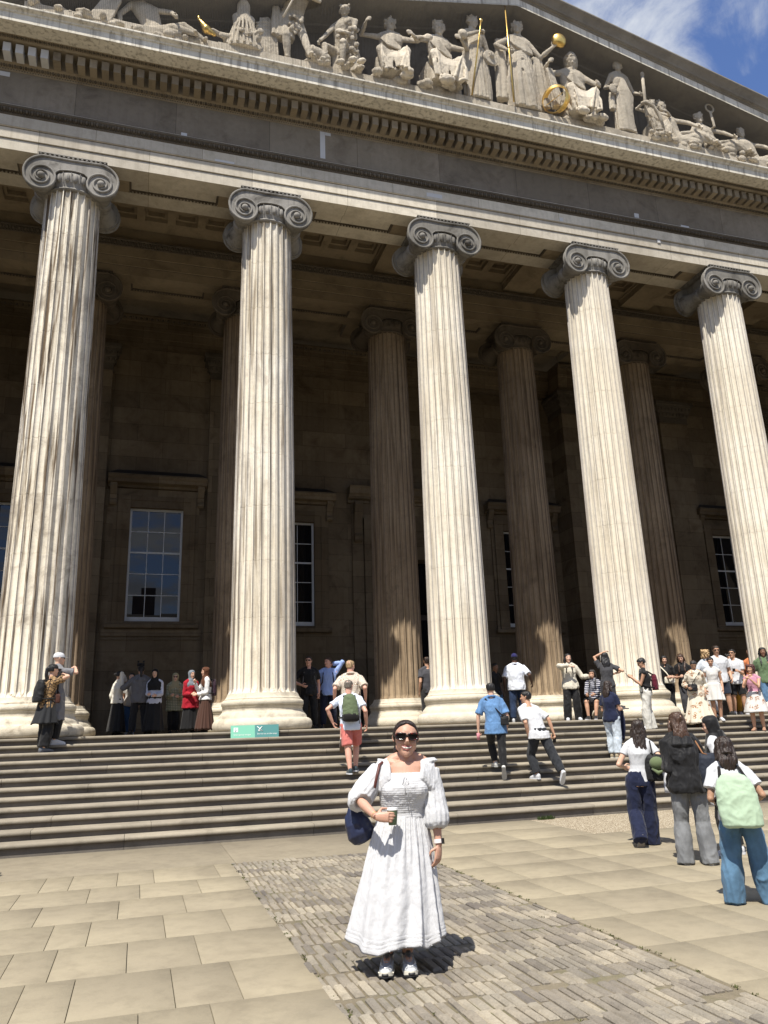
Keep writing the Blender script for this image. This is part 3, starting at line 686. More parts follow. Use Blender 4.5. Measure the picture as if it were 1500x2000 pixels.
# bird netting over the pediment
nt = MB(); yN = YA-1.09; zb = B+3.17; wv = .0022
def ztop(x): return B+zl(x)+.02
x = XM-15.2
while x < XM+15.2:
    if ztop(x) > zb+.1: nt.add([(x-wv, yN, zb), (x+wv, yN, zb), (x+wv, yN, ztop(x)), (x-wv, yN, ztop(x))], [(0, 1, 2, 3)])
    x += .042
z = zb+.03
while z < B+7.33:
    hw = (7.35-(z-B))/.245; nt.add([(XM-hw, yN-.001, z-wv), (XM+hw, yN-.001, z-wv), (XM+hw, yN-.001, z+wv), (XM-hw, yN-.001, z+wv)], [(0, 1, 2, 3)]); z += .042
part(nt, 'bird_netting', MT['net'], recalc=False)
# ================================================================ FIGURES
JOBS = []
def soft(mb, name, mat, parent, voxel, smooth=3, disp=None, loc=None, shade=True):
    """closed overlapping shapes -> one continuous skin (done in one batch at the end)"""
    me = mb.mesh(name, mat, True); o = link(name, me, parent, loc)
    md = o.modifiers.new('r', 'REMESH'); md.mode = 'VOXEL'; md.voxel_size = voxel
    if smooth:
        ms = o.modifiers.new('s', 'SMOOTH'); ms.factor = 0.5; ms.iterations = smooth
    JOBS.append((o, mat, disp)); return o
def run_jobs():
    bpy.context.view_layer.update(); dg = bpy.context.evaluated_depsgraph_get(); new = []
    for o, mat, disp in JOBS: new.append(bpy.data.meshes.new_from_object(o.evaluated_get(dg)))
    for (o, mat, disp), me in zip(JOBS, new):
        o.modifiers.clear(); old = o.data; nm = old.name; o.data = me; bpy.data.meshes.remove(old); me.name = nm
        if not me.materials: me.materials.append(mat)
        if disp:
            ns = [v.normal.copy() for v in me.vertices]
            for v, n in zip(me.vertices, ns): v.co = v.co + n*disp(v.co, n)
        me.polygons.foreach_set('use_smooth', [True]*len(me.polygons)); me.update()
    JOBS.clear()
def wrinkle(amp, sx=9, sz=5, seed=0.0, ridged=True):
    def f(p, n):
        q = Vector((p.x*sx+seed, p.y*sx, p.z*sz)); q += 0.35*mnoise.noise_vector(q*0.7)
        a = mnoise.noise(q); b = mnoise.noise(q*2.3)
        if ridged: c = mnoise.noise(Vector((p.x*26+seed, p.y*26, p.z*13)))
        return amp*((1-abs(a)*2.8)*0.8+(1-abs(b)*2.5)*0.35+c*.12-.35)
        return amp*(a+0.4*b)
    return f
def ringloft(mb, rings, n=20):
    """rings: (centre, A vector, B vector[, power]) ; closed with domed ends"""
    vs = []
    c0, a0, b0 = [Vector(x) for x in rings[0][:3]]; c1, a1, b1 = [Vector(x) for x in rings[-1][:3]]
    for r in rings:
        c, a, b_ = [Vector(x) for x in r[:3]]
        for i in range(n):
            th = 2*pi*i/n; vs.append(c + a*cos(th) + b_*sin(th))
    m = len(rings); fs = [(k*n+i, k*n+(i+1) % n, (k+1)*n+(i+1) % n, (k+1)*n+i) for k in range(m-1) for i in range(n)]
    fs.append(tuple(range(n))[::-1]); fs.append(tuple((m-1)*n+i for i in range(n)))
    mb.add(vs, fs)
def limb(mb, pts, rad, n=14, flat=1.0):
    """tapered chain of joints with rounded ends and joints"""
    pts = [Vector(p) for p in pts]
    P, R = [], []
    d0 = (pts[1]-pts[0]).normalized(); d1 = (pts[-1]-pts[-2]).normalized()
    P.append(pts[0]-d0*rad[0]*0.8); R.append(rad[0]*0.5)
    for p, r in zip(pts, rad): P.append(p); R.append(r)
    P.append(pts[-1]+d1*rad[-1]*0.8); R.append(rad[-1]*0.5)
    mb.tube(P, R, n)
    for p, r in zip(pts[1:-1], rad[1:-1]): mb.ball(p, r*1.01, n, 8)
def ik(a, b, l1, l2, pole):
    a, b, pole = Vector(a), Vector(b), Vector(pole); d = b-a; L = min(d.length, (l1+l2)*0.999); dn = d.normalized(); b2 = a+dn*L
    x = (l1*l1-l2*l2+L*L)/(2*L); h = sqrt(max(0, l1*l1-x*x)); pv = pole-dn*pole.dot(dn)
    if pv.length < 1e-5: pv = Vector((0, 1, 0))
    return a+dn*x+pv.normalized()*h, b2
SKIN = {}
def skin(tone):
    if tone not in SKIN:
        c = {'light': (0.58, 0.36, 0.26), 'tan': (0.45, 0.26, 0.17), 'olive': (0.36, 0.21, 0.135), 'brown': (0.20, 0.105, 0.065), 'dark': (0.085, 0.045, 0.03), 'pink': (0.56, 0.31, 0.23)}[tone]
        SKIN[tone] = plain('skin_'+tone, c, 0.5, 0.06, 10, 0.1, 120, spec=0.35, extra={'Subsurface Weight': 0.08, 'Subsurface Radius': (0.02, 0.008, 0.004)})
    return SKIN[tone]
CL = {}
def cloth(c, kind='plain', rough=0.85):
    key = (tuple(c), kind)
    if key in CL: return CL[key]
    m, t = new_mat('cloth_'+kind); v = t.n('ShaderNodeTexCoord').outputs['Object']
    k = t.math('ADD', t.math('MULTIPLY', t.noise(v, 6.0, 5), 0.24), 0.88)
    col = t.mix(1.0, c, t.n('ShaderNodeCombineColor', {0: k, 1: k, 2: k}).outputs[0], 'MULTIPLY')
    weave = t.noise(v, 260.0, 2); bump = t.math('ADD', t.math('MULTIPLY', t.noise(v, 22.0, 5, 0.6), 1.0), t.math('MULTIPLY', weave, 0.15)); bs = 0.35
    if kind == 'maze':    # cream shirt with curved tan bands
        w = t.n('ShaderNodeTexVoronoi', {'Vector': v, 'Scale': 6.5}).outputs[0]
        wv = t.math('SINE', t.math('MULTIPLY', w, 75.0)); col = t.mix(t.ramp(wv, -0.1, 0.25), (0.62, 0.58, 0.50), (0.30, 0.215, 0.15))
    elif kind == 'leopard':
        w = t.n('ShaderNodeTexVoronoi', {'Vector': v, 'Scale': 15.0, 'Randomness': 1.0}, feature='DISTANCE_TO_EDGE').outputs[0]; col = t.mix(t.ramp(w, 0.04, 0.12), (0.03, 0.02, 0.015), (0.30, 0.19, 0.09))
    elif kind == 'check':
        s3 = t.n('ShaderNodeSeparateXYZ', {0: v}); a = t.math('SINE', t.math('MULTIPLY', s3.outputs[0], 150.0)); b_ = t.math('SINE', t.math('MULTIPLY', s3.outputs[2], 150.0))
        col = t.mix(t.ramp(t.math('MAXIMUM', a, b_), 0.5, 0.8), c, (0.10, 0.12, 0.07))
    elif kind == 'stripe':
        s3 = t.n('ShaderNodeSeparateXYZ', {0: v}); b_ = t.math('SINE', t.math('MULTIPLY', s3.outputs[2], 130.0)); col = t.mix(t.ramp(b_, 0.3, 0.6), c, (0.5, 0.5, 0.52))
    elif kind == 'floral':
        w = t.n('ShaderNodeTexVoronoi', {'Vector': v, 'Scale': 7.0}).outputs[0]; n2 = t.noise(v, 34.0, 3)
        f = t.math('MULTIPLY', t.ramp(w, 0.46, 0.30), t.ramp(n2, 0.46, 0.54)); col = t.mix(f, c, (0.26, 0.12, 0.05))
    elif kind == 'dots':
        w = t.n('ShaderNodeTexVoronoi', {'Vector': v, 'Scale': 14.0}).outputs[0]; col = t.mix(t.ramp(w, 0.12, 0.06), c, (0.05, 0.045, 0.04))
    elif kind == 'denim':
        f = t.ramp(t.noise(v, 5.0, 5, 0.6), 0.4, 0.66); col = t.mix(f, tuple(x*0.85 for x in c), tuple(min(1, x*1.18) for x in c)); bs = 0.5
    elif kind == 'crinkle':   # puckered cotton gauze
        sv = t.n('ShaderNodeVectorMath', {0: v, 1: (26.0, 26.0, 9.0)}, operation='MULTIPLY').outputs[0]
        cr = t.noise(sv, 1.6, 6, 0.72, 1.6); cr2 = t.noise(v, 95.0, 4, 0.7); bump = t.math('ADD', cr, t.math('MULTIPLY', cr2, 0.35)); bs = 0.6
    elif kind == 'smock':     # shirred bodice
        s3 = t.n('ShaderNodeSeparateXYZ', {0: v}); rows = t.math('SINE', t.math('MULTIPLY', s3.outputs[2], 420.0))
        cr = t.noise(t.n('ShaderNodeVectorMath', {0: v, 1: (190.0, 190.0, 60.0)}, operation='MULTIPLY').outputs[0], 1.0, 3); bump = t.math('ADD', t.math('MULTIPLY', rows, 0.10), cr); bs = 0.30
    finish(t, col, rough, bump, bs, 0.008 if kind != 'denim' else 0.006, spec=0.15, extra={'Sheen Weight': 0.1})
    CL[key] = m; return m
HM = {}
def hairmat(c):
    if c in HM: return HM[c]
    m, t = new_mat('hair'); v = t.n('ShaderNodeTexCoord').outputs['Object']
    sv = t.n('ShaderNodeVectorMath', {0: v, 1: (120.0, 120.0, 7.0)}, operation='MULTIPLY').outputs[0]
    n1 = t.noise(sv, 1.0, 4, 0.6, 0.4); col = t.mix(t.ramp(n1, 0.3, 0.7), tuple(x*0.45 for x in c), tuple(min(1, x*1.7) for x in c))
    finish(t, col, 0.42, n1, 0.8, 0.01, spec=0.5); HM[c] = m; return m
BLK, DBR, BRN, LBR, GRY, BLD, WHT = (0.009, 0.008, 0.008), (0.022, 0.013, 0.009), (0.05, 0.025, 0.014), (0.16, 0.10, 0.055), (0.13, 0.11, 0.09), (0.28, 0.19, 0.10), (0.6, 0.6, 0.6)

def head_shape(mb, M, hh, neck0, nr, nose=1.0, n=22):
    def X(x, y, z): return M @ Vector((x*hh, y*hh, z*hh))
    rows = [(-.505, .20, .075, .07), (-.47, .175, .15, .17), (-.40, .12, .205, .25), (-.30, .07, .25, .33), (-.18, .035, .285, .385), (-.05, .01, .315, .425), (.08, -.015, .335, .455), (.20, -.03, .34, .46), (.31, -.045, .315, .425), (.40, -.055, .26, .35), (.46, -.06, .18, .25), (.495, -.06, .08, .12)]
    vs = []
    for z, cy, w, d in rows:
        for i in range(n):
            a = 2*pi*i/n; s_ = sin(a); c_ = cos(a)
            # flatter face, rounder back
            dd = d*(0.94 if s_ > 0 else 1.0)*(abs(s_)**0.9)*(1 if s_ > 0 else -1)
            vs.append(X(w*c_*(1.0+0.03*abs(s_)), cy+dd, z))
    m_ = len(rows); fs = [(k*n+i, k*n+(i+1) % n, (k+1)*n+(i+1) % n, (k+1)*n+i) for k in range(m_-1) for i in range(n)] + [tuple(range(n))[::-1], tuple((m_-1)*n+i for i in range(n))]
    mb.add(vs, fs)
    mb.tube([X(0, .36, .07), X(0, .45, -.05), X(0, .475*nose, -.12)], [.028*hh, .045*hh, .062*hh], 8); mb.ball(X(0, .44*nose, -.13), .06*hh, 8, 6)
    for sx in (-1, 1):
        mb.ball(X(sx*.045, .41, -.135), .042*hh, 8, 5)
        mb.ball(X(sx*.15, .28, -.10), .12*hh, 10, 6)       # cheek
        e = Vector(X(sx*.345, -.03, -.01)); mb.tube([X(sx*.335, -.01, .07), X(sx*.37, -.04, .06), X(sx*.375, -.06, -.01), X(sx*.35, -.02, -.10)], [.03*hh, .04*hh, .038*hh, .03*hh], 7)
        mb.tube([X(sx*.03, .39, .115), X(sx*.12, .385, .14), X(sx*.21, .32, .12)], [.028*hh, .035*hh, .03*hh], 7)   # brow
    mb.ball(X(0, .31, -.44), .105*hh, 10, 6)
    mb.tube([X(-.11, .33, -.265), X(-.04, .385, -.25), X(.04, .385, -.25), X(.11, .33, -.265)], .030*hh, 7)
    mb.tube([X(-.10, .33, -.29), X(-.03, .375, -.31), X(.03, .375, -.31), X(.10, .33, -.29)], .034*hh, 7)
    limb(mb, [neck0, M @ Vector((0, -.08*hh, -.25*hh))], [nr*1.15, nr], 14)
def hand(mb, w, d, back, h, curl=0.5, side=1, spread=0.0, grip=False, r=0.0):
    """palm, four jointed fingers of different length, thumb from the side of the palm"""
    d = Vector(d).normalized(); back = Vector(back); back = (back-d*back.dot(d)).normalized(); sd = d.cross(back)*side  # sd: towards the thumb side
    w = Vector(w); k = h/1.7; pl, pw = .092*k, .037*k
    rr = max(r, .0078*k)
    c1 = w+d*pl
    vs = []
    for f, ww, th in ((0, .70, .015), (.3, .92, .016), (.7, 1.0, .0145), (1.0, .95, .011)):
        c = w+d*pl*f
        for i in range(12):
            a = 2*pi*i/12; vs.append(c+sd*(pw*ww*cos(a))+back*(th*k*1.05*sin(a)))
    fs = [(q*12+i, q*12+(i+1) % 12, (q+1)*12+(i+1) % 12, (q+1)*12+i) for q in range(3) for i in range(12)] + [tuple(range(12))[::-1], tuple(36+i for i in range(12))]
    mb.add(vs, fs)
    for j, (off, ln) in enumerate(((.78, .92), (.27, 1.0), (-.25, .94), (-.74, .76))):
        b0 = w+d*pl*(0.96-.03*abs(j-1))+sd*pw*off; L = .078*k*ln
        cu = curl*(1+.12*j); p = [b0-d*.01*k]; q = b0; ang = 0
        for seg, fr_ in enumerate((.44, .32, .24)):
            ang += cu*(0.7, .75, .55)[seg]*1.35
            dr = d*cos(ang)-back*sin(ang)+sd*spread*off*.4; q = q+dr.normalized()*L*fr_; p.append(q)
        mb.tube([p[0], p[1], p[2], p[3]], [rr*1.12, rr*1.08, rr*.98, rr*.80], 8)
        mb.ball(p[1], rr*1.08, 7, 5); mb.ball(p[2], rr*.98, 7, 5); mb.ball(p[3], rr*.82, 7, 5)
    t0 = w+d*pl*.18+sd*pw*.75-back*.004; t1 = t0+(d*.55+sd*.75-back*(.35+.3*curl)).normalized()*.040*k; t2 = t1+(d*.9+sd*(.25-.5*curl)-back*(.25+.6*curl)).normalized()*.032*k; t3 = t2+(d*.95-sd*.3*curl-back*(.2+.7*curl)).normalized()*.026*k
    mb.tube([t0, t1, t2, t3], [rr*1.5, rr*1.3, rr*1.15, rr*.85], 8); mb.ball(t1, rr*1.3, 7, 5); mb.ball(t2, rr*1.15, 7, 5); mb.ball(t3, rr*.87, 7, 5)
class Fig:
    def __init__(s, loc, face, h, female=False, pel=(0, 0, 0), lean=(0, 0), feet=None, toes=(None, None), knees=None, wl=None, wr=None, el=None, er=None, hyaw=0, hpitch=0, hroll=0, twist=0, build=1.0, sit=False, curl=(.5, .5), palm=(None, None), tiptoe=(0, 0)):
        s.h = h; s.female = female; s.bw = build; s.loc = loc; s.face = face; s.curl = curl; s.palm = palm
        k = h; ps = Vector((pel[0], pel[1], .515*k+pel[2])); s.pelvis = ps
        tw = Matrix.Rotation(radians(twist), 3, 'Z'); s.tw = tw
        s.chest = ps+Vector((lean[0]*.72, lean[1]*.72, .215*k)); s.neck = ps+Vector((lean[0], lean[1], .315*k))
        up = (s.neck-ps).normalized(); s.up = up
        shw = (.108 if not female else .098)*k*(.6+.4*build)
        hx = .055*k
        sl = tw @ Vector((-shw, 0, 0)); sr = tw @ Vector((shw, 0, 0)); sh0 = s.neck-up*.048*k
        s.sh = {'L': sh0+sl, 'R': sh0+sr}; s.hip = {'L': ps+Vector((-hx, 0, -.01*k)), 'R': ps+Vector((hx, 0, -.01*k))}
        feet = feet or ((-.075, 0, 0), (.075, 0, 0)); s.ank, s.knee, s.toe = {}, {}, {}
        for q, sd in (('L', 0), ('R', 1)):
            f = Vector(feet[sd])+Vector((0, 0, .045*k)); kp = Vector((knees or ((-.1, 1, 0), (.1, 1, 0)))[sd])
            s.knee[q], s.ank[q] = ik(s.hip[q], f, .237*k, .227*k, kp)
            ty = toes[sd]; d = Vector((-.15 if sd == 0 else .15, 1, 0)) if ty is None else Vector(ty)
            s.toe[q] = s.ank[q]+d.normalized()*.11*k+Vector((0, 0, -.03*k)) if ty is None or len(ty) < 4 else None
            s.tdir = None
        s.tvec = {'L': (s.toe['L']-s.ank['L']).normalized(), 'R': (s.toe['R']-s.ank['R']).normalized()}
        s.elb, s.wri = {}, {}
        dl = (-shw-.05, .0, (.815-.335)*k*1.0); dr = (shw+.05, .0, (.815-.335)*k)
        for q, tgt, pole, df in (('L', wl, el, dl), ('R', wr, er, dr)):
            tg = Vector(tgt) if tgt else Vector((df[0], df[1]+.03, df[2]))+Vector((ps.x+lean[0], ps.y+lean[1], 0))
            pl = Vector(pole) if pole else Vector((-.35 if q == 'L' else .35, -1, -.2))
            s.elb[q], s.wri[q] = ik(s.sh[q], tg, .17*k, .155*k, pl)
        s.hh = .130*k if h > 1.4 else .145*k
        hc = s.neck+up*.02*k+Vector((0, .012*k, .078*k)); s.hc = hc
        s.M = Matrix.Translation(hc) @ Matrix.Rotation(radians(hyaw), 4, 'Z') @ Matrix.Rotation(radians(hpitch), 4, 'X') @ Matrix.Rotation(radians(hroll), 4, 'Y')
        s.seed = (loc[0]*3.1+loc[1]*7.7) % 50
    def torso(s, mb, o=0.0, z0=-.055, z1=.30, waist=1.0, n=22, loose=0.0):
        k = s.h; ax, ay = s.tw @ Vector((1, 0, 0)), s.tw @ Vector((0, 1, 0)); b = s.bw
        if s.female: tab = [(-.055, .085, .066), (-.02, .099, .070), (.03, .094, .064), (.085, .074, .054), (.115, .072, .053), (.16, .080, .062), (.205, .087, .072), (.24, .089, .062), (.275, .085, .050), (.295, .062, .042), (.305, .042, .036)]
        else: tab = [(-.055, .080, .062), (-.02, .090, .064), (.03, .088, .060), (.085, .083, .057), (.13, .086, .060), (.18, .095, .066), (.225, .102, .068), (.26, .100, .060), (.285, .088, .048), (.30, .060, .042), (.31, .042, .038)]
        rings = []; L = (s.neck-s.pelvis).length
        for t_, w, d in tab:
            if t_ < z0-1e-6 or t_ > z1+1e-6: continue
            u = max(0, min(1, t_/.315)); c = s.pelvis.lerp(s.neck, u) if t_ > 0 else s.pelvis+Vector((0, 0, t_*k))
            # let the spine curve
            c = c + Vector((0, -.012*k*sin(pi*u), 0)); f = 1.0
            lo = loose*(1-u)*(.35 if u < .8 else 0)
            w2 = w*k*b+o+lo; d2 = d*k*(b if b < 1 else 1+(b-1)*1.6)+o+lo
            if o > 0 and waist != 1.0 and .05 < t_ < .14: w2 = max(w2, w2*waist)
            axx = ax if u > .4 else Vector((1, 0, 0)).lerp(ax, u/.4)
            rings.append((c, axx.normalized()*w2, ay*d2))
        ringloft(mb, rings, n)
        if z1 > .28:
            for q in 'LR': limb(mb, [s.neck+s.up*.012*k, s.neck.lerp(s.sh[q], .55)+s.up*.012*k, s.sh[q]], [.026*k+o*.7, .027*k+o*.8, .029*k+o*.8], 12)
        return rings
    def arm(s, mb, q, o=0.0, t0=0.0, t1=2.0, cuff=0.0, n=14):
        k = s.h; S_, E, W_ = s.sh[q], s.elb[q], s.wri[q]; b = .85+.15*s.bw
        if s.female: b *= .93
        r = [.0305*k*b, .0265*k*b, .0235*k*b, .0225*k*b, .0145*k*b]
        P = [S_, S_.lerp(E, .45), E, E.lerp(W_, .35), W_]; T_ = [0, .45, 1, 1.35, 2]
        def at(t):
            for a in range(4):
                if T_[a] <= t <= T_[a+1]+1e-9:
                    u = (t-T_[a])/(T_[a+1]-T_[a]); return P[a].lerp(P[a+1], u), r[a]*(1-u)+r[a+1]*u
        ts = sorted(set([t0]+[x for x in T_ if t0 < x < t1]+[t1])); pr = [at(t) for t in ts]
        pts = [p for p, _ in pr]; rad = [x+o*(1+.0*i)+cuff*(t-t0)/max(.01, t1-t0) for i, ((_, x), t) in enumerate(zip(pr, ts))]
        mb.tube(pts, rad, n)
        for p, x in zip(pts[1:-1], rad[1:-1]): mb.ball(p, x*1.005, n, 8)
        if t0 == 0: mb.ball(pts[0], rad[0]*1.04, n, 8)
        return pts[-1], rad[-1]
    def leg(s, mb, q, o=0.0, t0=0.0, t1=2.0, knee=0.0, hem=0.0, n=18):
        k = s.h; A, K, F = s.hip[q], s.knee[q], s.ank[q]; b = .8+.2*s.bw
        r = [.056*k*b, .047*k*b, .034*k*b, .0345*k*b, .0200*k*b]; P = [A, A.lerp(K, .5), K, K.lerp(F, .35), F]; T_ = [0, .5, 1, 1.35, 2]
        ex = [0, knee*.4, knee, knee+(hem-knee)*.35, hem]
        def at(t):
            if t > 2: return F+(F-K).normalized()*(t-2)*.235*k, r[4]+ex[4]
            for a in range(4):
                if T_[a] <= t <= T_[a+1]+1e-9:
                    u = (t-T_[a])/(T_[a+1]-T_[a]); return P[a].lerp(P[a+1], u), r[a]*(1-u)+r[a+1]*u+ex[a]*(1-u)+ex[a+1]*u
        ts = sorted(set([t0]+[x for x in T_ if t0 < x < t1]+[t1])); pr = [at(t) for t in ts]
        pts = [p for p, _ in pr]; rad = [x+o for _, x in pr]; mb.tube(pts, rad, n)
        for p, x in zip(pts[1:-1], rad[1:-1]): mb.ball(p, x*1.0, n, 8)
        if t0 == 0: mb.ball(pts[0], rad[0]*1.02, n, 10)
        return pts[-1], rad[-1]
def make_person(F, label, spec, group=None):
    root = empty('person', F.loc, F.face, label, 'person', group); vx = spec.get('vox', .011); k = F.h
    sk = skin(spec.get('skin', 'light')); near = vx < .008
    mb = MB(); F.torso(mb, -.004 if not near else -.002)
    for q in 'LR':
        F.arm(mb, q); F.leg(mb, q)
        d = (F.wri[q]-F.elb[q]).normalized(); sd = -1 if q == 'R' else 1
        pb = F.palm[0 if q == 'L' else 1] or (Vector((-1 if q == 'L' else 1, 0, .2)))
        hd = spec.get('hdir', {}).get(q); dd = Vector(hd) if hd else d
        hand(mb, F.wri[q], dd, pb, k, F.curl[0 if q == 'L' else 1], sd, r=.0085 if near else .0095)
        t_ = F.tvec[q]; a = F.ank[q]
        if spec.get('shoes') is None or spec.get('sandals'):
            limb(mb, [a-t_*.02*k, a+t_*.10*k+Vector((0, 0, -.004*k))], [.022*k, .016*k], 10)
    head_shape(mb, F.M, F.hh, F.neck-F.up*.03*k, (.0285 if F.female else .033)*k*(.7+.3*F.bw))
    body = soft(mb, 'body', sk, root, vx, 2)
    X = lambda x, y, z: F.M @ Vector((x*F.hh, y*F.hh, z*F.hh))
    if spec.get('face'):
        e = MB()
        for sx in (-1, 1): e.tube([X(sx*.085, .378, .030), X(sx*.135, .385, .040), X(sx*.19, .350, .030)], [F.hh*.008, F.hh*.020, F.hh*.008], 6); e.tube([X(sx*.06, .395, .135), X(sx*.13, .405, .155), X(sx*.21, .345, .130)], F.hh*.013, 5)
        e.build('eyebrows', hairmat(DBR), root, True)
        e = MB(); e.tube([X(-.105, .355, -.265), X(-.04, .412, -.262), X(.04, .412, -.262), X(.105, .355, -.265)], [F.hh*.01, F.hh*.022, F.hh*.022, F.hh*.01], 6); e.build('lips', MT['lips'], root, True)
    if spec.get('shades'):
        e = MB()
        for sx in (-1, 1): e.ball(X(sx*.14, .375, .04), (F.hh*.115, F.hh*.06, F.hh*.082), 12, 8) if abs(F.face) < 9 else None
        e.tube([X(-.34, .0, .06), X(-.30, .28, .07), X(-.20, .40, .08), X(0, .45, .075), X(.20, .40, .08), X(.30, .28, .07), X(.34, 0, .06)], F.hh*.022, 6)
        e.build('sunglasses', MT['shades'], root, True)
    # ---- clothes
    top = spec.get('top')
    if top:
        kind, col, pat = top[0], top[1], (top[2] if len(top) > 2 else 'plain'); mt = cloth(col, pat)
        o, loose, sleeve, cuff, hem, am = {'tee': (.012, .06, .62, .022, -.055, .008), 'fit': (.007, .0, .45, .008, -.02, .005), 'shirt': (.013, .05, 1.93, .010, -.055, .010), 'short': (.016, .08, .85, .028, -.055, .009), 'sleeveless': (.008, .03, .06, .0, -.02, .006),
            'sweater': (.020, .06, 1.93, .006, -.02, .010), 'jacket': (.026, .09, 1.95, .010, -.055, .012), 'hoodie': (.032, .12, 1.93, .012, -.055, .015), 'strap': (.006, 0, 0, 0, -.02, .004)}[kind]
        o *= spec.get('bag', 1.0); sleeve = spec.get('sleeve', sleeve)
        g_ = MB(); F.torso(g_, o, hem, .30 if kind not in ('strap',) else .25, loose=loose)
        if kind not in ('strap',):
            for q in 'LR':
                if sleeve > .1: F.arm(g_, q, o*.75, 0, sleeve, cuff)
                else: g_.ball(F.sh[q], .034*k, 10, 8)
        if kind in ('hoodie', 'jacket', 'short', 'shirt'):
            cn = F.neck; g_.tube([cn+Vector((.045*k*cos(a), .045*k*sin(a)-.008, .006*k+.012*k*sin(-a))) for a in [2*pi*i/14 for i in range(14)]], .011*k if kind != 'hoodie' else .019*k, 8, True)
        if kind == 'hoodie': ringloft(g_, [(F.neck+Vector((0, -.05*k, .0)), (.06*k, 0, 0), (0, .03*k, 0)), (F.neck+Vector((0, -.075*k, -.05*k)), (.075*k, 0, 0), (0, .035*k, 0)), (F.neck+Vector((0, -.07*k, -.10*k)), (.04*k, 0, 0), (0, .02*k, 0))], 14)
        if spec.get('long'):   # long shirt / tunic tail
            r0 = .10*k+o+.02; c = F.pelvis
            ringloft(g_, [(c+Vector((0, 0, .03*k)), (r0, 0, 0), (0, r0*.72, 0)), (c+Vector((0, 0, -spec['long']*.5*k)), (r0*1.08, 0, 0), (0, r0*.8, 0)), (c+Vector((0, 0, -spec['long']*k)), (r0*1.14, 0, 0), (0, r0*.86, 0))], 20)
        soft(g_, {'tee': 'tee_shirt', 'fit': 'top', 'shirt': 'shirt', 'short': 'shirt', 'sleeveless': 'top', 'sweater': 'sweater', 'jacket': 'jacket', 'hoodie': 'hoodie', 'strap': 'top'}[kind], mt, root, vx, 2, wrinkle(am*1.1, 9, 5, F.seed))
    bt = spec.get('bottom')
    if bt:
        kind, col, pat = bt[0], bt[1], (bt[2] if len(bt) > 2 else 'plain'); mt = cloth(col, pat); g_ = MB()
        if kind in ('trousers', 'slim', 'wide', 'shorts', 'flare'):
            kn, hm, t1 = {'trousers': (.018, .026, 1.92), 'slim': (.008, .012, 1.9), 'wide': (.030, .050, 2.17), 'shorts': (.032, .04, .88), 'flare': (.012, .050, 2.17)}[kind]
            o = .012
            rings = []; ax = Vector((1, 0, 0))
            for z, w, d in ((-.05, .086, .066), (-.02, .099 if F.female else .091, .070), (.03, .094 if F.female else .089, .063), (.065, .082, .059)):
                rings.append((F.pelvis+Vector((0, 0, z*k)), (w*k*F.bw+o, 0, 0), (0, d*k*F.bw+o, 0)))
            ringloft(g_, rings, 20)
            for q in 'LR': F.leg(g_, q, o*.9, 0, t1, kn, hm)
            soft(g_, 'shorts' if kind == 'shorts' else 'trousers', mt, root, vx, 2, wrinkle(.011 if kind != 'slim' else .007, 11, 4.5, F.seed+3))
        else:    # skirt: hem radius, length (fraction of height below pelvis), folds
            rad, ln, folds, amp = bt[3]
            n = 96; rings = 16; vs = []; zt = .075*k; c0 = F.pelvis
            cx = (F.ank['L']+F.ank['R'])/2
            for j in range(rings+1):
                u = j/rings; z = zt-u*(ln*k+zt); w0 = (.080 if u < .05 else .100)*k*F.bw+.014; ww = w0+(rad-w0)*max(0, (u-.1)/.9)**1.1; dd = w0*.72+(rad*.85-w0*.72)*max(0, (u-.1)/.9)**1.1
                for i in range(n):
                    a = 2*pi*i/n; f = amp*u*(sin(folds*a+F.seed+1.5*sin(2*a+u*2))+.5*sin((folds*1.7)*a+F.seed*2+u*3))*(.5+.5*mnoise.noise(Vector((cos(a)*2, sin(a)*2, u*2+F.seed)))+.3)
                    ctr = Vector((c0.x+(cx.x-c0.x)*u, c0.y+(cx.y-c0.y)*u, 0)); zz = c0.z+z+(amp*.5*sin(folds*a*.5+1) if j == rings else 0)
                    vs.append((ctr.x+(ww+f)*cos(a), ctr.y+(dd+f)*sin(a), zz))
            fs = [(j*n+i, j*n+(i+1) % n, (j+1)*n+(i+1) % n, (j+1)*n+i) for j in range(rings) for i in range(n)]
            # inner side gives the cloth thickness
            base = len(vs); lr = vs[-n:]; cxm = sum(p[0] for p in lr)/n; cym = sum(p[1] for p in lr)/n
            vs += [(cxm+(p[0]-cxm)*.97, cym+(p[1]-cym)*.97, p[2]+.01) for p in lr] + [(cxm+(p[0]-cxm)*.72, cym+(p[1]-cym)*.72, p[2]+.22*ln*k) for p in lr]
            o2 = rings*n
            fs += [(o2+i, o2+(i+1) % n, base+(i+1) % n, base+i) for i in range(n)] + [(base+i, base+(i+1) % n, base+n+(i+1) % n, base+n+i) for i in range(n)]
            fs.append(tuple(range(n))[::-1]); g_.add(vs, fs); g_.build(kind, mt, root, True)
    sh = spec.get('shoes')
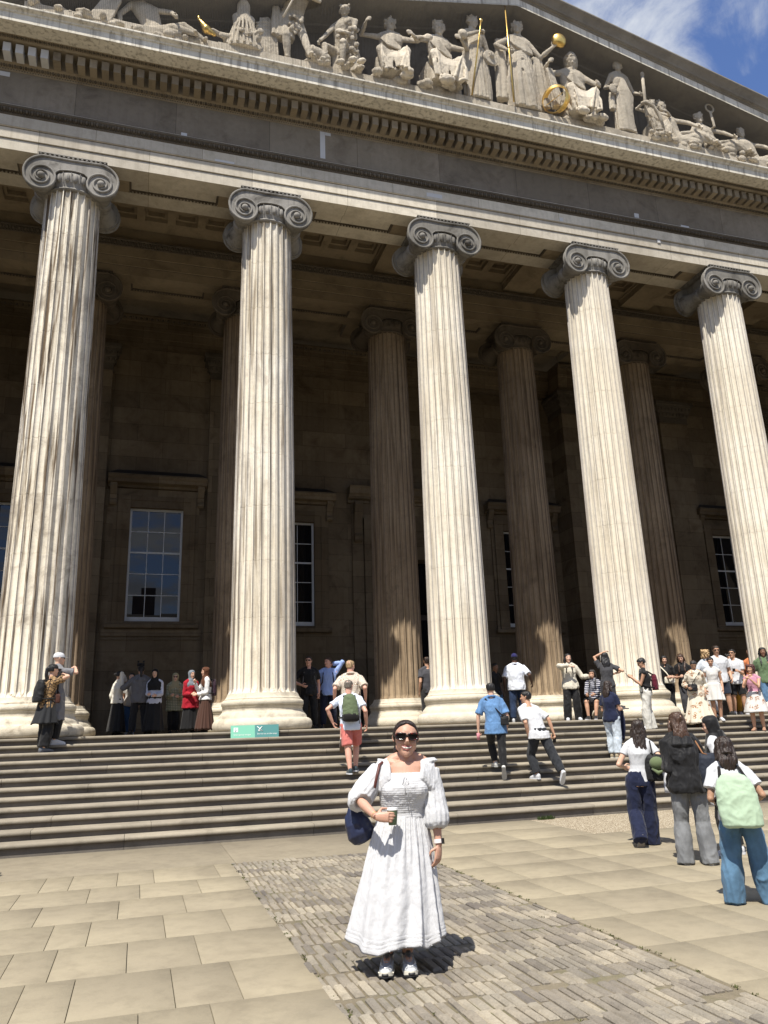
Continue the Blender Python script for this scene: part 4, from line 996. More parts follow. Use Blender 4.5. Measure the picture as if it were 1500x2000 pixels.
    if sh:
        for q in 'LR':
            g_ = MB(); a = F.ank[q]; t_ = F.tvec[q]; 
            fl_ = Vector((t_.x, t_.y, 0)).normalized() if abs(t_.z) < .75 else None
            up = Vector((0, 0, 1)); sole = -up
            if spec.get('toeoff', {}).get(q):   # heel lifted by an angle
                ang = radians(spec['toeoff'][q]); fl_ = Vector((t_.x, t_.y, 0)).normalized(); t2 = fl_*cos(ang)-up*sin(ang); up = fl_*sin(ang)+up*cos(ang); fl_ = t2
            elif fl_ is None: fl_ = t_
            sx = fl_.cross(up).normalized(); hz = .045*k
            def R_(f, z, w, hgt): return (a+fl_*f*k+up*(z*k-hz), sx*w*k, up*hgt*k)
            ringloft(g_, [R_(-.040, .030, .008, .012), R_(-.034, .030, .0195, .027), R_(-.01, .034, .0215, .033), R_(.02, .032, .022, .031), R_(.05, .025, .0255, .0235), R_(.08, .020, .027, .0185), R_(.105, .016, .023, .014), R_(.120, .013, .012, .009)], 14)
            s_ = MB()
            def Q_(f, w): return (a+fl_*f*k+up*(.006*k-hz), w)
            prf = [(-.043, .012), (-.03, .021), (.0, .0215), (.04, .025), (.08, .0285), (.108, .024), (.124, .010)]
            vs = []
            for z in (.0, .014):
                for f, w in prf: vs.append(a+fl_*f*k+up*(z*k-hz)-sx*w*k)
                for f, w in prf[::-1]: vs.append(a+fl_*f*k+up*(z*k-hz)+sx*w*k)
            m_ = 2*len(prf); s_.add(vs, [tuple(range(m_))[::-1], tuple(m_+i for i in range(m_))]+[(i, (i+1) % m_, m_+(i+1) % m_, m_+i) for i in range(m_)])
            so = g_.build('shoe', cloth(sh[0], 'plain', .6), root, True); s_.build('sole', cloth(sh[1], 'plain', .6), so)
    # ---- hair
    hr = spec.get('hair')
    if hr:
        kind, hc = hr[0], hr[1]; g_ = MB(); hh = F.hh; n = 18
        def cap_(rows, front=0.0):
            vs = []
            for z, cy, w, d, cut in rows:
                for i in range(n):
                    a = 2*pi*i/n; s_ = sin(a); y = cy+d*s_; y = min(y, cut); vs.append(X(w*cos(a), y, z))
            m_ = len(rows); g_.add(vs, [(q*n+i, q*n+(i+1) % n, (q+1)*n+(i+1) % n, (q+1)*n+i) for q in range(m_-1) for i in range(n)] + [tuple(range(n))[::-1], tuple((m_-1)*n+i for i in range(n))])
        lowz = {'short': -.18, 'crop': -.12, 'bun': -.12, 'bob': -.25, 'long': -.35, 'wavy': -.35}.get(kind, -.15); fw = .13 if kind in ('long', 'wavy', 'bob') else 0
        if kind in ('short', 'bob', 'long', 'bun', 'wavy', 'curly', 'pony'):
            th = {'short': .035, 'bob': .07, 'bun': .02, 'wavy': .06, 'curly': .10, 'long': .035, 'pony': .02}[kind]
            cap_([(lowz, -.22+fw*.3, .28+th+fw*.4, .20+th+fw, -.06+fw*1.3), (-.02, -.10, .34+th, .37+th, .00+fw*1.3), (.12, -.05, .355+th, .44+th, .14+fw*.6), (.22, -.04, .355+th, .45+th, .30 if kind != 'bun' else .27), (.33, -.045, .325+th, .42+th, .42), (.43, -.055, .26+th, .34+th, .6), (.50+th*.4, -.06, .12+th, .17+th, .6)])
        if kind == 'crop': cap_([(-.2, -.22, .26, .22, -.08), (-.02, -.10, .35, .37, -.02), (.12, -.05, .362, .455, .12), (.22, -.04, .362, .465, .26), (.33, -.045, .335, .435, .38), (.43, -.055, .275, .355, .6), (.508, -.06, .12, .17, .6)])
        if kind in ('long', 'wavy'):
            L = hr[2]; w = .46 if kind == 'long' else .52; bk = hr[3] if len(hr) > 3 else 0.0
            base = F.M.to_3x3(); c0 = X(0, -.22, .15); rs = []
            for j in range(8):
                u = j/7; z = c0.z-u*L; wv = (w*(.78+.75*u-.95*u*u)+.04*sin(u*9+F.seed))*hh; yy = c0.y-.02*k*u*.5-bk*u
                xx = c0.x+.01*sin(u*7+F.seed)
                # hang straight down behind the shoulders
                b0 = base @ Vector((1, 0, 0)); b1 = base @ Vector((0, 1, 0)); b0.z = b1.z = 0; b0.normalize(); b1.normalize()
                pc = Vector((c0.x, c0.y, z))-b1*(.075*k*min(1, u*1.6)*.55)
                rs.append((pc, b0*wv, b1*(.11*hh+.13*hh*(1-u))))
            ringloft(g_, rs, 16)
            for sx in (-1, 1):     # locks falling beside the face and over the shoulders
                q0 = X(sx*.30, .08, .22); q1 = X(sx*.39, .04, -.12); q2 = X(sx*.40, .0, -.50); q3 = F.neck+(F.sh['R' if sx > 0 else 'L']-F.neck)*.42+Vector((0, .055*k, -.035*k)); q4 = q3+Vector((sx*.01, .025*k, -min(L, .24)*.55))
                g_.tube([q0, q1, q2, q3, q4], [hh*.07, hh*.11, hh*.12, hh*.11, hh*.05], 9)
        if kind == 'curly':
            rr = random.Random(int(F.seed*10))
            for _ in range(60):
                a = rr.uniform(0, 2*pi); z = rr.uniform(-.45, .5); r = .40*sqrt(max(.1, 1-(z*.8)**2))
                y = -.12+r*sin(a)*1.05
                if y > .16 and z < .28: continue
                g_.ball(X(r*cos(a)*1.05, y, z), hh*rr.uniform(.08, .13), 7, 5)
        if kind == 'bun': g_.ball(X(0, -.52, .12), hh*.15, 10, 8)
        if kind == 'pony':
            g_.tube([X(0, -.42, .25), X(0, -.60, .10), X(0, -.62, -.4), X(0, -.55, -.9), X(0, -.5, -1.3)], [hh*.10, hh*.13, hh*.15, hh*.12, hh*.05], 10)
        soft(g_, 'hair', hairmat(hc), root, min(vx, .010), 2, wrinkle(.008 if kind != 'curly' else .014, 45 if kind != 'curly' else 25, 6 if kind != 'curly' else 25, F.seed))
    hj = spec.get('hijab')
    if hj:
        g_ = MB(); hh = F.hh; n = 20
        # hood round the face, then a drape on the shoulders
        vs = []; rows = [(-.62, .02, .40, .36, 1), (-.45, .0, .37, .38, .20), (-.2, -.04, .385, .46, .22), (.1, -.05, .41, .50, .26), (.28, -.05, .40, .49, .36), (.42, -.06, .33, .42, .6), (.53, -.06, .2, .26, .6), (.57, -.06, .06, .1, .6)]
        for z, cy, w, d, cut in rows:
            for i in range(n):
                a = 2*pi*i/n; vs.append(X(w*cos(a), min(cy+d*sin(a), cut), z))
        m_ = len(rows); g_.add(vs, [(q*n+i, q*n+(i+1) % n, (q+1)*n+(i+1) % n, (q+1)*n+i) for q in range(m_-1) for i in range(n)] + [tuple(range(n))[::-1], tuple((m_-1)*n+i for i in range(n))])
        ln = hj[1]; c = F.neck
        ringloft(g_, [(c+Vector((0, 0, .035*k)), (.052*k, 0, 0), (0, .052*k, 0)), (c+Vector((0, 0, -.015*k)), (.085*k, 0, 0), (0, .062*k, 0)), (c+Vector((0, 0, -.05*k)), (.118*k, 0, 0), (0, .075*k, 0)), (c+Vector((0, -.01, -ln*.6*k)), (.125*k, 0, 0), (0, .085*k, 0)), (c+Vector((0, -.02, -ln*k)), (.115*k, 0, 0), (0, .085*k, 0))], 20)
        soft(g_, 'headscarf', cloth(hj[0], 'plain', .7), root, min(vx, .010), 3, wrinkle(.008, 9, 7, F.seed))
    ct = spec.get('cap')
    if ct:
        g_ = MB(); hh = F.hh; cap_rows = [(.10, -.04, .375, .475), (.22, -.045, .375, .475), (.36, -.05, .335, .43), (.47, -.055, .25, .33), (.53, -.06, .13, .17)]; n = 22; vs = []
        for z, cy, w, d in cap_rows:
            for i in range(n):
                a = 2*pi*i/n; vs.append(X(w*cos(a), cy+d*sin(a), z))
        m_ = len(cap_rows); g_.add(vs, [(q*n+i, q*n+(i+1) % n, (q+1)*n+(i+1) % n, (q+1)*n+i) for q in range(m_-1) for i in range(n)] + [tuple(range(n))[::-1], tuple((m_-1)*n+i for i in range(n))])
        if ct[1]:
            vs = []
            for z in (.10, .125):
                for i in range(11):
                    a = pi*i/10; vs.append(X(.33*cos(a), .36+.40*sin(a)**.8, z-.05*sin(a)))
            g_.add(vs, [tuple(range(11))[::-1], tuple(11+i for i in range(11))]+[(i, (i+1) % 11, 11+(i+1) % 11, 11+i) for i in range(11)])
        g_.build('cap', cloth(ct[0]), root, auto=50)
    return root
MT['eyewhite'] = plain('eye_white', (0.55, 0.53, 0.5), 0.3, .02); MT['lips'] = plain('lips', (0.33, 0.10, 0.09), 0.4, .05); MT['shades'] = plain('dark_lenses', (0.008, 0.007, 0.007), 0.12, 0, spec=.6)
MT['teeth'] = plain('teeth', (0.7, 0.68, 0.62), 0.3, .02)
# ================================================================ PEOPLE
def W_(F, p): return Matrix.Translation(F.loc) @ Matrix.Rotation(F.face, 4, 'Z') @ Vector(p)
def put(mb, F, name, mat, label, cat, group=None, smooth=True, auto=None, jobs=None, voxel=.01, disp=None):
    """a held or worn thing: own top-level object, built in the wearer's frame"""
    base = Vector(mb.v[0]) if mb.v else Vector((0, 0, 0)); zs = [p[2] for p in mb.v]; base = Vector((sum(p[0] for p in mb.v)/len(mb.v), sum(p[1] for p in mb.v)/len(mb.v), min(zs)))
    mb.v = [tuple(Vector(p)-base) for p in mb.v]
    if jobs: o = soft(mb, name, mat, None, voxel, 3, disp)
    else: o = mb.build(name, mat, None, smooth, auto=auto)
    o.location = W_(F, base); o.rotation_euler = (0, 0, F.face); tag(o, label, cat, group); return o
def phone(F, pos, label, d=(0, .3, 1), col=(.01, .01, .012)):
    m_ = MB(); p = Vector(pos); d = Vector(d).normalized(); sx = d.cross(Vector((0, 1, 0))); sx = sx.normalized() if sx.length > .1 else Vector((1, 0, 0)); n = sx.cross(d)
    vs = []
    for t_ in (-.0045, .0045):
        for a, b_ in ((-1, -1), (1, -1), (1, 1), (-1, 1)): vs.append(p+sx*a*.037+d*b_*.075+n*t_)
    m_.add(vs, [(3, 2, 1, 0), (4, 5, 6, 7), (0, 1, 5, 4), (1, 2, 6, 5), (2, 3, 7, 6), (3, 0, 4, 7)])
    return put(m_, F, 'phone', cloth(col, 'plain', .3), label, 'phone', smooth=False)
def strap(m_, pts, w=.015): m_.tube([Vector(p) for p in pts], w, 6)
def backpack(F, col, label, w=.30, hgt=.44, d=.15, drop=.04, pocket=True, straps=BLK, twotone=None):
    k = F.h; m_ = MB(); c = F.pelvis.lerp(F.neck, .62)+Vector((0, -.085*k-d*.5, -drop)); up = F.up; ax = F.tw @ Vector((1, 0, 0)); bk = ax.cross(up)
    rs = []
    for u, fw, fd in ((-.5, .80, .75), (-.46, .95, .95), (-.2, 1.0, 1.0), (.15, .96, .92), (.36, .82, .78), (.46, .58, .6), (.50, .3, .35)):
        rs.append((c+up*hgt*u-bk*.0, ax*w*.5*fw, bk*d*.5*fd))
    ringloft(m_, rs, 20)
    if pocket: ringloft(m_, [(c+up*hgt*u+(bk*-1)*d*.42, ax*w*.40*f, bk*d*.2*f) for u, f in ((-.44, .8), (-.40, 1), (-.15, 1), (-.05, .8))], 16)
    root = put(m_, F, 'backpack', cloth(col, 'plain', .75), label, 'backpack', jobs=True, voxel=.008, disp=wrinkle(.007, 8, 8, F.seed))
    base = Matrix.Rotation(-F.face, 4, 'Z') @ (Vector(root.location)-Vector(F.loc))
    s_ = MB()
    for sx in (-1, 1):
        sh = F.sh['R' if sx > 0 else 'L']; r = .05*k
        a = c+ax*sx*w*.30+up*hgt*.42; e = c+ax*sx*w*.42-up*hgt*.36
        sh2 = sh-ax*sx*.045*k+up*.035*k
        pts = [a, a*.4+sh2*.6+Vector((0, -.02, .01)), sh2+Vector((0, .01, .008)), sh2+Vector((0, .06*k, -.05*k)), F.sh['R' if sx > 0 else 'L']-ax*sx*.03*k+Vector((0, .055*k, -.14*k)), F.sh['R' if sx > 0 else 'L']+ax*sx*.005+Vector((0, .0, -.19*k)), e]
        strap(s_, [p-base for p in pts], .014)
    s_.build('strap', cloth(straps, 'plain', .7), root, True)
    z_ = MB(); z_.tube([c+ax*w*.46*cos(a)+up*hgt*(.05+.33*sin(a))-bk*d*.42-base for a in [pi*i/14 for i in range(15)]], .005, 5)
    z_.tube([c+ax*w*.36*x-up*hgt*.06-bk*d*.62-base for x in (-1, -.5, 0, .5, 1)], .005, 5)
    z_.build('zip', cloth(BLK), root, True)
    if twotone:
        b_ = MB(); ringloft(b_, [(c+up*hgt*u-base-bk*.004, ax*w*.52*f, bk*d*.54*f) for u, f in ((-.52, .8), (-.48, .97), (-.33, 1.0), (-.26, .95))], 20); b_.build('bottom_panel', cloth(twotone), root, True)
        for sx in (-1, 1): q_ = MB(); q_.tube([c+ax*sx*w*.5+up*hgt*.1-base, c+ax*sx*w*.54-up*hgt*.2-base, c+ax*sx*w*.5-up*hgt*.62-base], .006, 5); q_.build('side_cord', cloth(BLK), root, True)
    return root, c, ax, up, bk, base
def shoulderbag(F, q, pos, size, col, label, scol=None, cross=False, name='handbag', pat='plain', swidth=.010):
    k = F.h; p = Vector(pos); m_ = MB(); w, d, hg = size
    ringloft(m_, [(p+Vector((0, 0, -hg*.5)), (w*.38, 0, 0), (0, d*.38, 0)), (p+Vector((0, 0, -hg*.44)), (w*.48, 0, 0), (0, d*.5, 0)), (p+Vector((0, 0, -hg*.1)), (w*.5, 0, 0), (0, d*.5, 0)), (p+Vector((0, 0, hg*.35)), (w*.46, 0, 0), (0, d*.34, 0)), (p+Vector((0, 0, hg*.5)), (w*.40, 0, 0), (0, d*.15, 0))], 16)
    root = put(m_, F, name, cloth(col, pat, .6), label, 'bag', jobs=True, voxel=.008, disp=wrinkle(.006, 8, 8, F.seed))
    base = Matrix.Rotation(-F.face, 4, 'Z') @ (Vector(root.location)-Vector(F.loc)); s_ = MB()
    sd = 1 if q == 'R' else -1; sh = F.sh[q]
    if cross:
        o = F.sh['L' if q == 'R' else 'R']; oo = o-Vector((-sd, 0, 0))*.03*k+Vector((0, 0, .042*k))
        strap(s_, [p+Vector((-.04*sd, -.02, hg*.5))-base, F.chest+Vector((.02*sd, -.088*k, -.02))-base, oo+Vector((0, -.035*k, -.01))-base, oo-base, oo+Vector((0, .045*k, -.015))-base, F.chest+Vector((.02*sd, .082*k, -.02))-base, p+Vector((.0, .03, hg*.5))-base], swidth)
    else:
        tp = sh+Vector((-sd*.01*k, 0, .042*k))
        strap(s_, [p+Vector((0, -w*.1, hg*.45))-base, (tp*.5+p*.5)+Vector((0, -.05*k, 0))-base, tp+Vector((0, -.02*k, -.004))-base, tp+Vector((0, .02*k, -.004))-base, (tp*.5+p*.5)+Vector((0, .05*k, 0))-base, p+Vector((0, w*.1, hg*.45))-base], swidth)
    s_.build('strap', cloth(scol or col, 'plain', .6), root, True); return root
WHITE, OFFW, NAVY, BLACK, CREAM = (.50, .51, .53), (.62, .58, .50), (.012, .016, .04), (.012, .012, .013), (.60, .56, .46)
R_ = radians
# ---- on the paving, backs to us
F = Fig((8.70, -7.42, 0), R_(-30), 1.61, True, lean=(.05, .02), feet=((-.09, -.20, .07), (.08, .08, 0)), knees=((-.1, 1, 0), (.1, 1, 0)), wl=(-.17, .20, .98), el=(-.6, -1, -.3), wr=(.30, .13, .93), hpitch=-4, hyaw=-2)
make_person(F, 'young woman with waist-length black hair and wide navy trousers, walking to the steps', dict(vox=.0075, skin='light', top=('fit', WHITE), bottom=('wide', NAVY), shoes=(WHITE, (.22, .20, .18)), toeoff={'L': 62}, hair=('long', DBR, .50)))
shoulderbag(F, 'R', (.20, -.07, .98), (.26, .16, .34), BLACK, 'black shoulder bag hanging at the hip of the woman in wide navy trousers')
m_ = MB(); c = Vector((.23, -.17, 1.04))
m_.ball(c, (.095, .075, .085), 16, 8); m_.tube([c+Vector((-.07, -.02, -.07)), c+Vector((.0, -.09, -.12)), c+Vector((.07, -.06, -.09))], [.012, .03, .012], 8)
put(m_, F, 'cap', cloth((.11, .14, .07)), 'olive green baseball cap clipped to the black shoulder bag', 'cap')
m_ = MB(); ringloft(m_, [((.31, -.12, .98), (.03, 0, 0), (0, .02, 0)), ((.33, -.12, .86), (.035, 0, 0), (0, .02, 0)), ((.335, -.12, .72), (.045, 0, 0), (0, .02, 0)), ((.34, -.12, .66), (.05, 0, 0), (0, .02, 0))], 10)
put(m_, F, 'scarf', cloth(WHITE, 'stripe'), 'small white fringed scarf dangling beside the olive cap', 'scarf')
F = Fig((8.36, -8.86, 0), R_(-24), 1.68, True, lean=(-.02, .03), feet=((-.13, -.02, 0), (.13, -.06, 0)), wl=(-.13, .20, 1.08), wr=(.12, .24, 1.10), hyaw=6, hpitch=-4)
make_person(F, 'woman with long brown hair in a black hoodie and grey flared jeans', dict(vox=.0075, skin='light', top=('hoodie', BLACK), bottom=('flare', (.16, .165, .17), 'denim'), shoes=((.62, .58, .48), (.66, .62, .54)), hair=('long', BRN, .30)))
shoulderbag(F, 'R', (.24, -.10, 1.02), (.24, .15, .36), (.02, .024, .035), 'dark navy slouchy tote bag on the shoulder of the black hoodie', scol=(.23, .11, .05), name='tote_bag')
F = Fig((9.12, -8.55, 0), R_(40), 1.62, True, lean=(0, .04), feet=((-.09, 0, 0), (.09, -.05, 0)), wl=(-.18, .2, 1.0), wr=(.2, .22, 1.0), hyaw=10, hpitch=-12)
make_person(F, 'woman in a long black headscarf with white collar, seen in profile behind the mint backpack', dict(vox=.0085, skin='light', top=('sweater', WHITE), long=.16, bottom=('trousers', BLACK), shoes=(WHITE, WHITE), hijab=(BLACK, .30), face=True))
m_ = MB(); q_ = F.neck
ringloft(m_, [(q_+Vector((.02, -.07, .10)), (.07, 0, 0), (0, .05, 0)), (q_+Vector((.05, -.11, -.08)), (.12, 0, 0), (0, .05, 0)), (q_+Vector((.10, -.13, -.35)), (.15, 0, 0), (0, .05, 0)), (q_+Vector((.15, -.13, -.62)), (.16, 0, 0), (0, .05, 0)), (q_+Vector((.19, -.12, -.82)), (.12, 0, 0), (0, .04, 0))], 18)
put(m_, F, 'shawl', cloth(BLACK, 'plain', .7), 'long black shawl trailing down the back of the woman in the black headscarf', 'shawl', jobs=True, voxel=.01, disp=wrinkle(.012, 12, 4, 6))
F = Fig((7.44, -10.74, 0), R_(-30), 1.42, True, lean=(-.03, .05), feet=((-.13, .0, 0), (.17, .04, 0)), wl=(-.16, .20, .84), wr=(.20, .18, .84), hyaw=4, hpitch=-14)
make_person(F, 'girl with wavy brown hair, white tee and wide blue jeans, carrying the mint backpack', dict(vox=.0075, skin='olive', top=('tee', WHITE), bottom=('wide', (.08, .155, .24), 'denim'), shoes=(WHITE, WHITE), hair=('wavy', DBR, .24)))
root, c, ax, up, bk, base = backpack(F, (.36, .47, .34), 'pale mint green backpack with pink flower charm, worn by the girl in wide jeans', w=.36, hgt=.46, d=.17, drop=.13)
m_ = MB(); p0 = c+ax*.085-up*.15-bk*.115-base
m_.box(p0.x-.10, p0.x-.03, p0.y-.012, p0.y+.004, p0.z-.02, p0.z+.012); m_.build('label_patch', cloth((.01, .01, .03)), root)
m_ = MB()
for i in range(6):
    a = pi*i/3; m_.tube([p0+Vector((.02, -.014, .01)), p0+Vector((.02+.024*cos(a), -.03, .01+.024*sin(a))), p0+Vector((.02+.05*cos(a+.3), -.012, .01+.05*sin(a+.3)))], [.006, .016, .006], 6)
m_.build('flower_charm', cloth((.36, .06, .13)), root, True)
m_ = MB(); m_.tube([c+up*.22-bk*.03-base, c+up*.18+ax*.04-bk*.07-base, c+up*.12+ax*.09-bk*.09-base], [.008, .014, .008], 6); m_.build('ribbon', cloth((.55, .16, .09)), root, True)
# ---- climbing the steps
F = Fig((6.05, -2.20, H-6*RZ), R_(-12), 1.74, False, pel=(.0, -.06, -.05), lean=(-.02, .08), feet=((-.03, -.27, -.13), (.08, .05, 0)), wl=(-.34, -.02, .90), el=(-1, -.5, .2), wr=(.30, -.04, .84), hyaw=-20, hpitch=-10, build=1.1)
make_person(F, 'man in white tee and salmon pink shorts climbing the steps with an olive backpack', dict(vox=.010, skin='pink', top=('tee', (.60, .66, .76)), bottom=('shorts', (.50, .15, .13)), shoes=((.035, .05, .06), WHITE), hair=('crop', GRY)))
backpack(F, (.10, .13, .07), 'olive green hiking backpack with black base on the man in pink shorts', w=.30, hgt=.50, d=.19, drop=.02, twotone=BLK)
F = Fig((6.34, -1.15, H-3*RZ), R_(-18), 1.76, False, lean=(0, .05), feet=((-.18, -.36, .04), (.04, -.10, 0)), wl=(-.34, .02, .95), wr=(.30, .02, .95), hyaw=-30, hpitch=-4, build=1.12)
make_person(F, 'man in a cream shirt with curving brown bands, walking up ahead of the pink shorts', dict(vox=.010, skin='pink', top=('short', (.6, .55, .45), 'maze'), long=.06, bottom=('shorts', (.5, .46, .38)), shoes=(WHITE, (.13, .09, .06)), toeoff={'L': 65}, hair=('crop', BLD)))
F = Fig((8.86, -2.60, H-7*RZ), R_(-18), 1.70, False, pel=(0, .0, .0), lean=(-.04, .05), feet=((-.02, .22, .10), (.08, -.20, -.02)), wl=(-.33, .06, .80), wr=(.24, .12, .84), el=(-1, -.6, 0), hyaw=10, hpitch=-6, curl=(.9, .6))
make_person(F, 'young man in a short-sleeved denim shirt and black trousers walking up the steps', dict(vox=.009, skin='light', top=('short', (.10, .20, .37), 'denim'), long=.09, bottom=('slim', BLACK), shoes=((.5, .5, .48), (.35, .35, .34)), toeoff={'R': 58}, hair=('short', BLK)))
shoulderbag(F, 'R', (.17, -.14, .97), (.17, .09, .17), BLACK, 'small black crossbody bag on the back of the denim shirt', cross=True, name='crossbody_bag', swidth=.014)
m_ = MB(); m_.cbox(-.37, -.31, .03, .06, .62, .75, .005); put(m_, F, 'wallet', cloth((.55, .22, .25)), 'pink wallet in the hand of the man in the denim shirt', 'wallet')
F = Fig((9.68, -2.95, H-8*RZ), R_(4), 1.72, False, pel=(-.05, .04, -.06), lean=(-.08, .22), feet=((-.13, .10, 0), (.18, -.50, -.23)), wl=(-.24, .12, .80), wr=(.26, .02, .84), el=(-.4, -1, 0), er=(.6, -1, 0), hyaw=52, hpitch=-2, curl=(.2, .9))
make_person(F, 'young man in an oversized white tee and charcoal trousers stepping up, head turned left', dict(vox=.009, skin='tan', top=('tee', WHITE), long=.05, sleeve=.85, bottom=('trousers', (.022, .024, .028)), shoes=(WHITE, WHITE), toeoff={'R': 55}, hair=('short', BLK), face=True))
phone(F, (.285, .04, .73), 'black phone in the right hand of the man in the oversized white tee', (0, -.2, 1))
# ---- standing on the steps, right
F = Fig((11.86, -1.98, H-6*RZ), R_(-62), 1.60, True, lean=(0, .0), feet=((-.09, .05, 0), (.09, -.05, 0)), wl=(-.12, .25, 1.00), wr=(.12, .27, 1.00), hyaw=-12, hpitch=-10)
make_person(F, 'girl in navy tee and pale jeans holding a folded jacket, standing on the steps', dict(vox=.010, skin='tan', top=('tee', NAVY), bottom=('trousers', (.46, .52, .58), 'denim'), shoes=((.30, .25, .17), (.5, .48, .42)), hair=('long', DBR, .32), face=True))
m_ = MB(); ringloft(m_, [((0, .30, 1.02), (.07, 0, 0), (0, .05, 0)), ((0, .32, .96), (.12, 0, 0), (0, .08, 0)), ((0, .34, .70), (.13, 0, 0), (0, .07, 0)), ((.0, .33, .40), (.10, 0, 0), (0, .05, 0)), ((.0, .33, .34), (.05, 0, 0), (0, .03, 0))], 16)
put(m_, F, 'jacket', cloth(NAVY), 'dark navy jacket hanging from the arm of the girl in pale jeans', 'jacket', jobs=True, voxel=.012, disp=wrinkle(.014, 12, 5, 3))
F = Fig((13.85, -.52, H-2*RZ), R_(58), 1.68, True, lean=(0, .02), feet=((-.08, .05, 0), (.08, -.05, 0)), wl=(-.06, .30, 1.22), wr=(.06, .31, 1.22), hyaw=4, hpitch=-26, curl=(.8, .8))
make_person(F, 'woman in wide white trousers and black sleeveless top looking down at her phone', dict(vox=.010, skin='tan', top=('sleeveless', BLACK), bottom=('wide', (.50, .49, .45)), shoes=(WHITE, WHITE), hair=('short', BLK), shades=True, face=True))
phone(F, (0, .40, 1.27), 'phone held up by the woman in wide white trousers', (0, .6, 1))
backpack(F, (.085, .008, .018), 'burgundy backpack worn by the woman in wide white trousers', w=.26, hgt=.38, d=.16, drop=.10, pocket=False)
m_ = MB(); ringloft(m_, [((.12, .06, 1.42), (.04, 0, 0), (0, .04, 0)), ((.13, .10, 1.2), (.06, 0, 0), (0, .04, 0)), ((.14, .10, .9), (.08, 0, 0), (0, .05, 0)), ((.16, .08, .6), (.06, 0, 0), (0, .03, 0))], 14)
put(m_, F, 'scarf', cloth((.5, .5, .5), 'check'), 'long checked scarf hanging over the black sleeveless top', 'scarf', jobs=True, voxel=.01, disp=wrinkle(.012, 14, 4, 8))
F = Fig((15.27, -.52, H-2*RZ), R_(150), 1.60, True, lean=(.0, .10), feet=((-.08, .04, 0), (.08, -.02, 0)), wl=(-.20, .10, .82), wr=(.20, .16, .95), hpitch=-30, twist=-8)
make_person(F, 'woman in a loose cream dress printed with brown flowers, looking down, on the steps', dict(vox=.011, skin='olive', top=('jacket', (.58, .53, .43), 'floral'), sleeve=1.4, bottom=('dress', (.58, .53, .43), 'floral', (.36, .46, 9, .03)), hair=('bun', BLK), face=True, shoes=(BRN, BRN)))
shoulderbag(F, 'R', (.10, .19, .94), (.24, .10, .17), BLACK, 'black crossbody bag in front of the flowered cream dress', cross=True, name='crossbody_bag')
F = Fig((16.07, -.20, H-1*RZ), R_(150), 1.58, True, feet=((-.07, 0, 0), (.07, .02, 0)), hpitch=-16, hyaw=-10)
make_person(F, 'young woman in a short sleeveless white dress at the top of the steps', dict(vox=.011, skin='tan', top=('sleeveless', (.52, .51, .49)), bottom=('dress', (.52, .51, .49), 'plain', (.24, .20, 8, .02)), hair=('pony', BLK), face=True, shoes=(WHITE, WHITE)))
F = Fig((16.70, -.85, H-3*RZ), R_(128), 1.60, True, feet=((-.10, .0, 0), (.10, .05, 0)), wl=(-.02, .30, 1.22), wr=(.06, .26, 1.26), el=(-.6, -.3, -1), er=(.6, -.3, -1), hyaw=-14, hpitch=-2)
make_person(F, 'woman in a pink sleeveless top and white embroidered skirt, standing in sandals', dict(vox=.010, skin='tan', top=('sleeveless', (.42, .21, .28)), bottom=('skirt', (.50, .49, .47), 'floral', (.30, .24, 7, .02)), hair=('curly', (.06, .018, .015)), face=True, shoes=((.30, .17, .11), (.10, .06, .04))))
# ---- left, against the first column
F = Fig((.50, -.56, H-2*RZ), R_(-52), 1.64, True, lean=(.03, .05), feet=((-.08, .04, 0), (.08, -.04, 0)), wl=(-.02, .30, 1.44), wr=(.20, .24, 1.42), el=(-1, 0, .3), er=(1, .1, .2), hyaw=-6)
make_person(F, 'woman in a black cap and leopard print top with arms raised, beside the leftmost column', dict(vox=.010, skin='light', top=('tee', (.3, .2, .1), 'leopard'), bottom=('skirt', (.020, .021, .023), 'plain', (.27, .20, 8, .025)), shoes=((.10, .11, .13), (.05, .05, .06)), hair=('pony', BLK), cap=(BLACK, True)))
g_ = MB()
for q in 'LR': F.leg(g_, q, .014, .3, 1.92, .03, .045)
tr = soft(g_, 'trousers', cloth(BLACK), bpy.data.objects[[o.name for o in COL.objects if o.name.startswith('person')][-1]], .011, 3, wrinkle(.01, 9, 5, 2))
backpack(F, BLACK, 'black backpack on the woman in the leopard print top', w=.27, hgt=.42, d=.15, pocket=False)
shoulderbag(F, 'R', (.20, .10, .98), (.16, .07, .17), (.05, .018, .012), 'small dark brown bag at the hip of the leopard print top', cross=True)
F = Fig((.62, -.22, H-1*RZ), R_(-66), 1.76, True, feet=((-.1, .04, 0), (.1, 0, 0)), wl=(-.06, .32, 1.45), wr=(.06, .33, 1.45), el=(-1, 0, -.4), er=(1, 0, -.4), hyaw=-6)
make_person(F, 'person in a white baseball cap and long grey coat, half hidden behind the black cap', dict(vox=.011, skin='light', top=('jacket', (.16, .16, .17)), sleeve=.8, long=.26, bottom=('trousers', BLACK), shoes=(WHITE, WHITE), cap=(WHITE, True), shades=True))
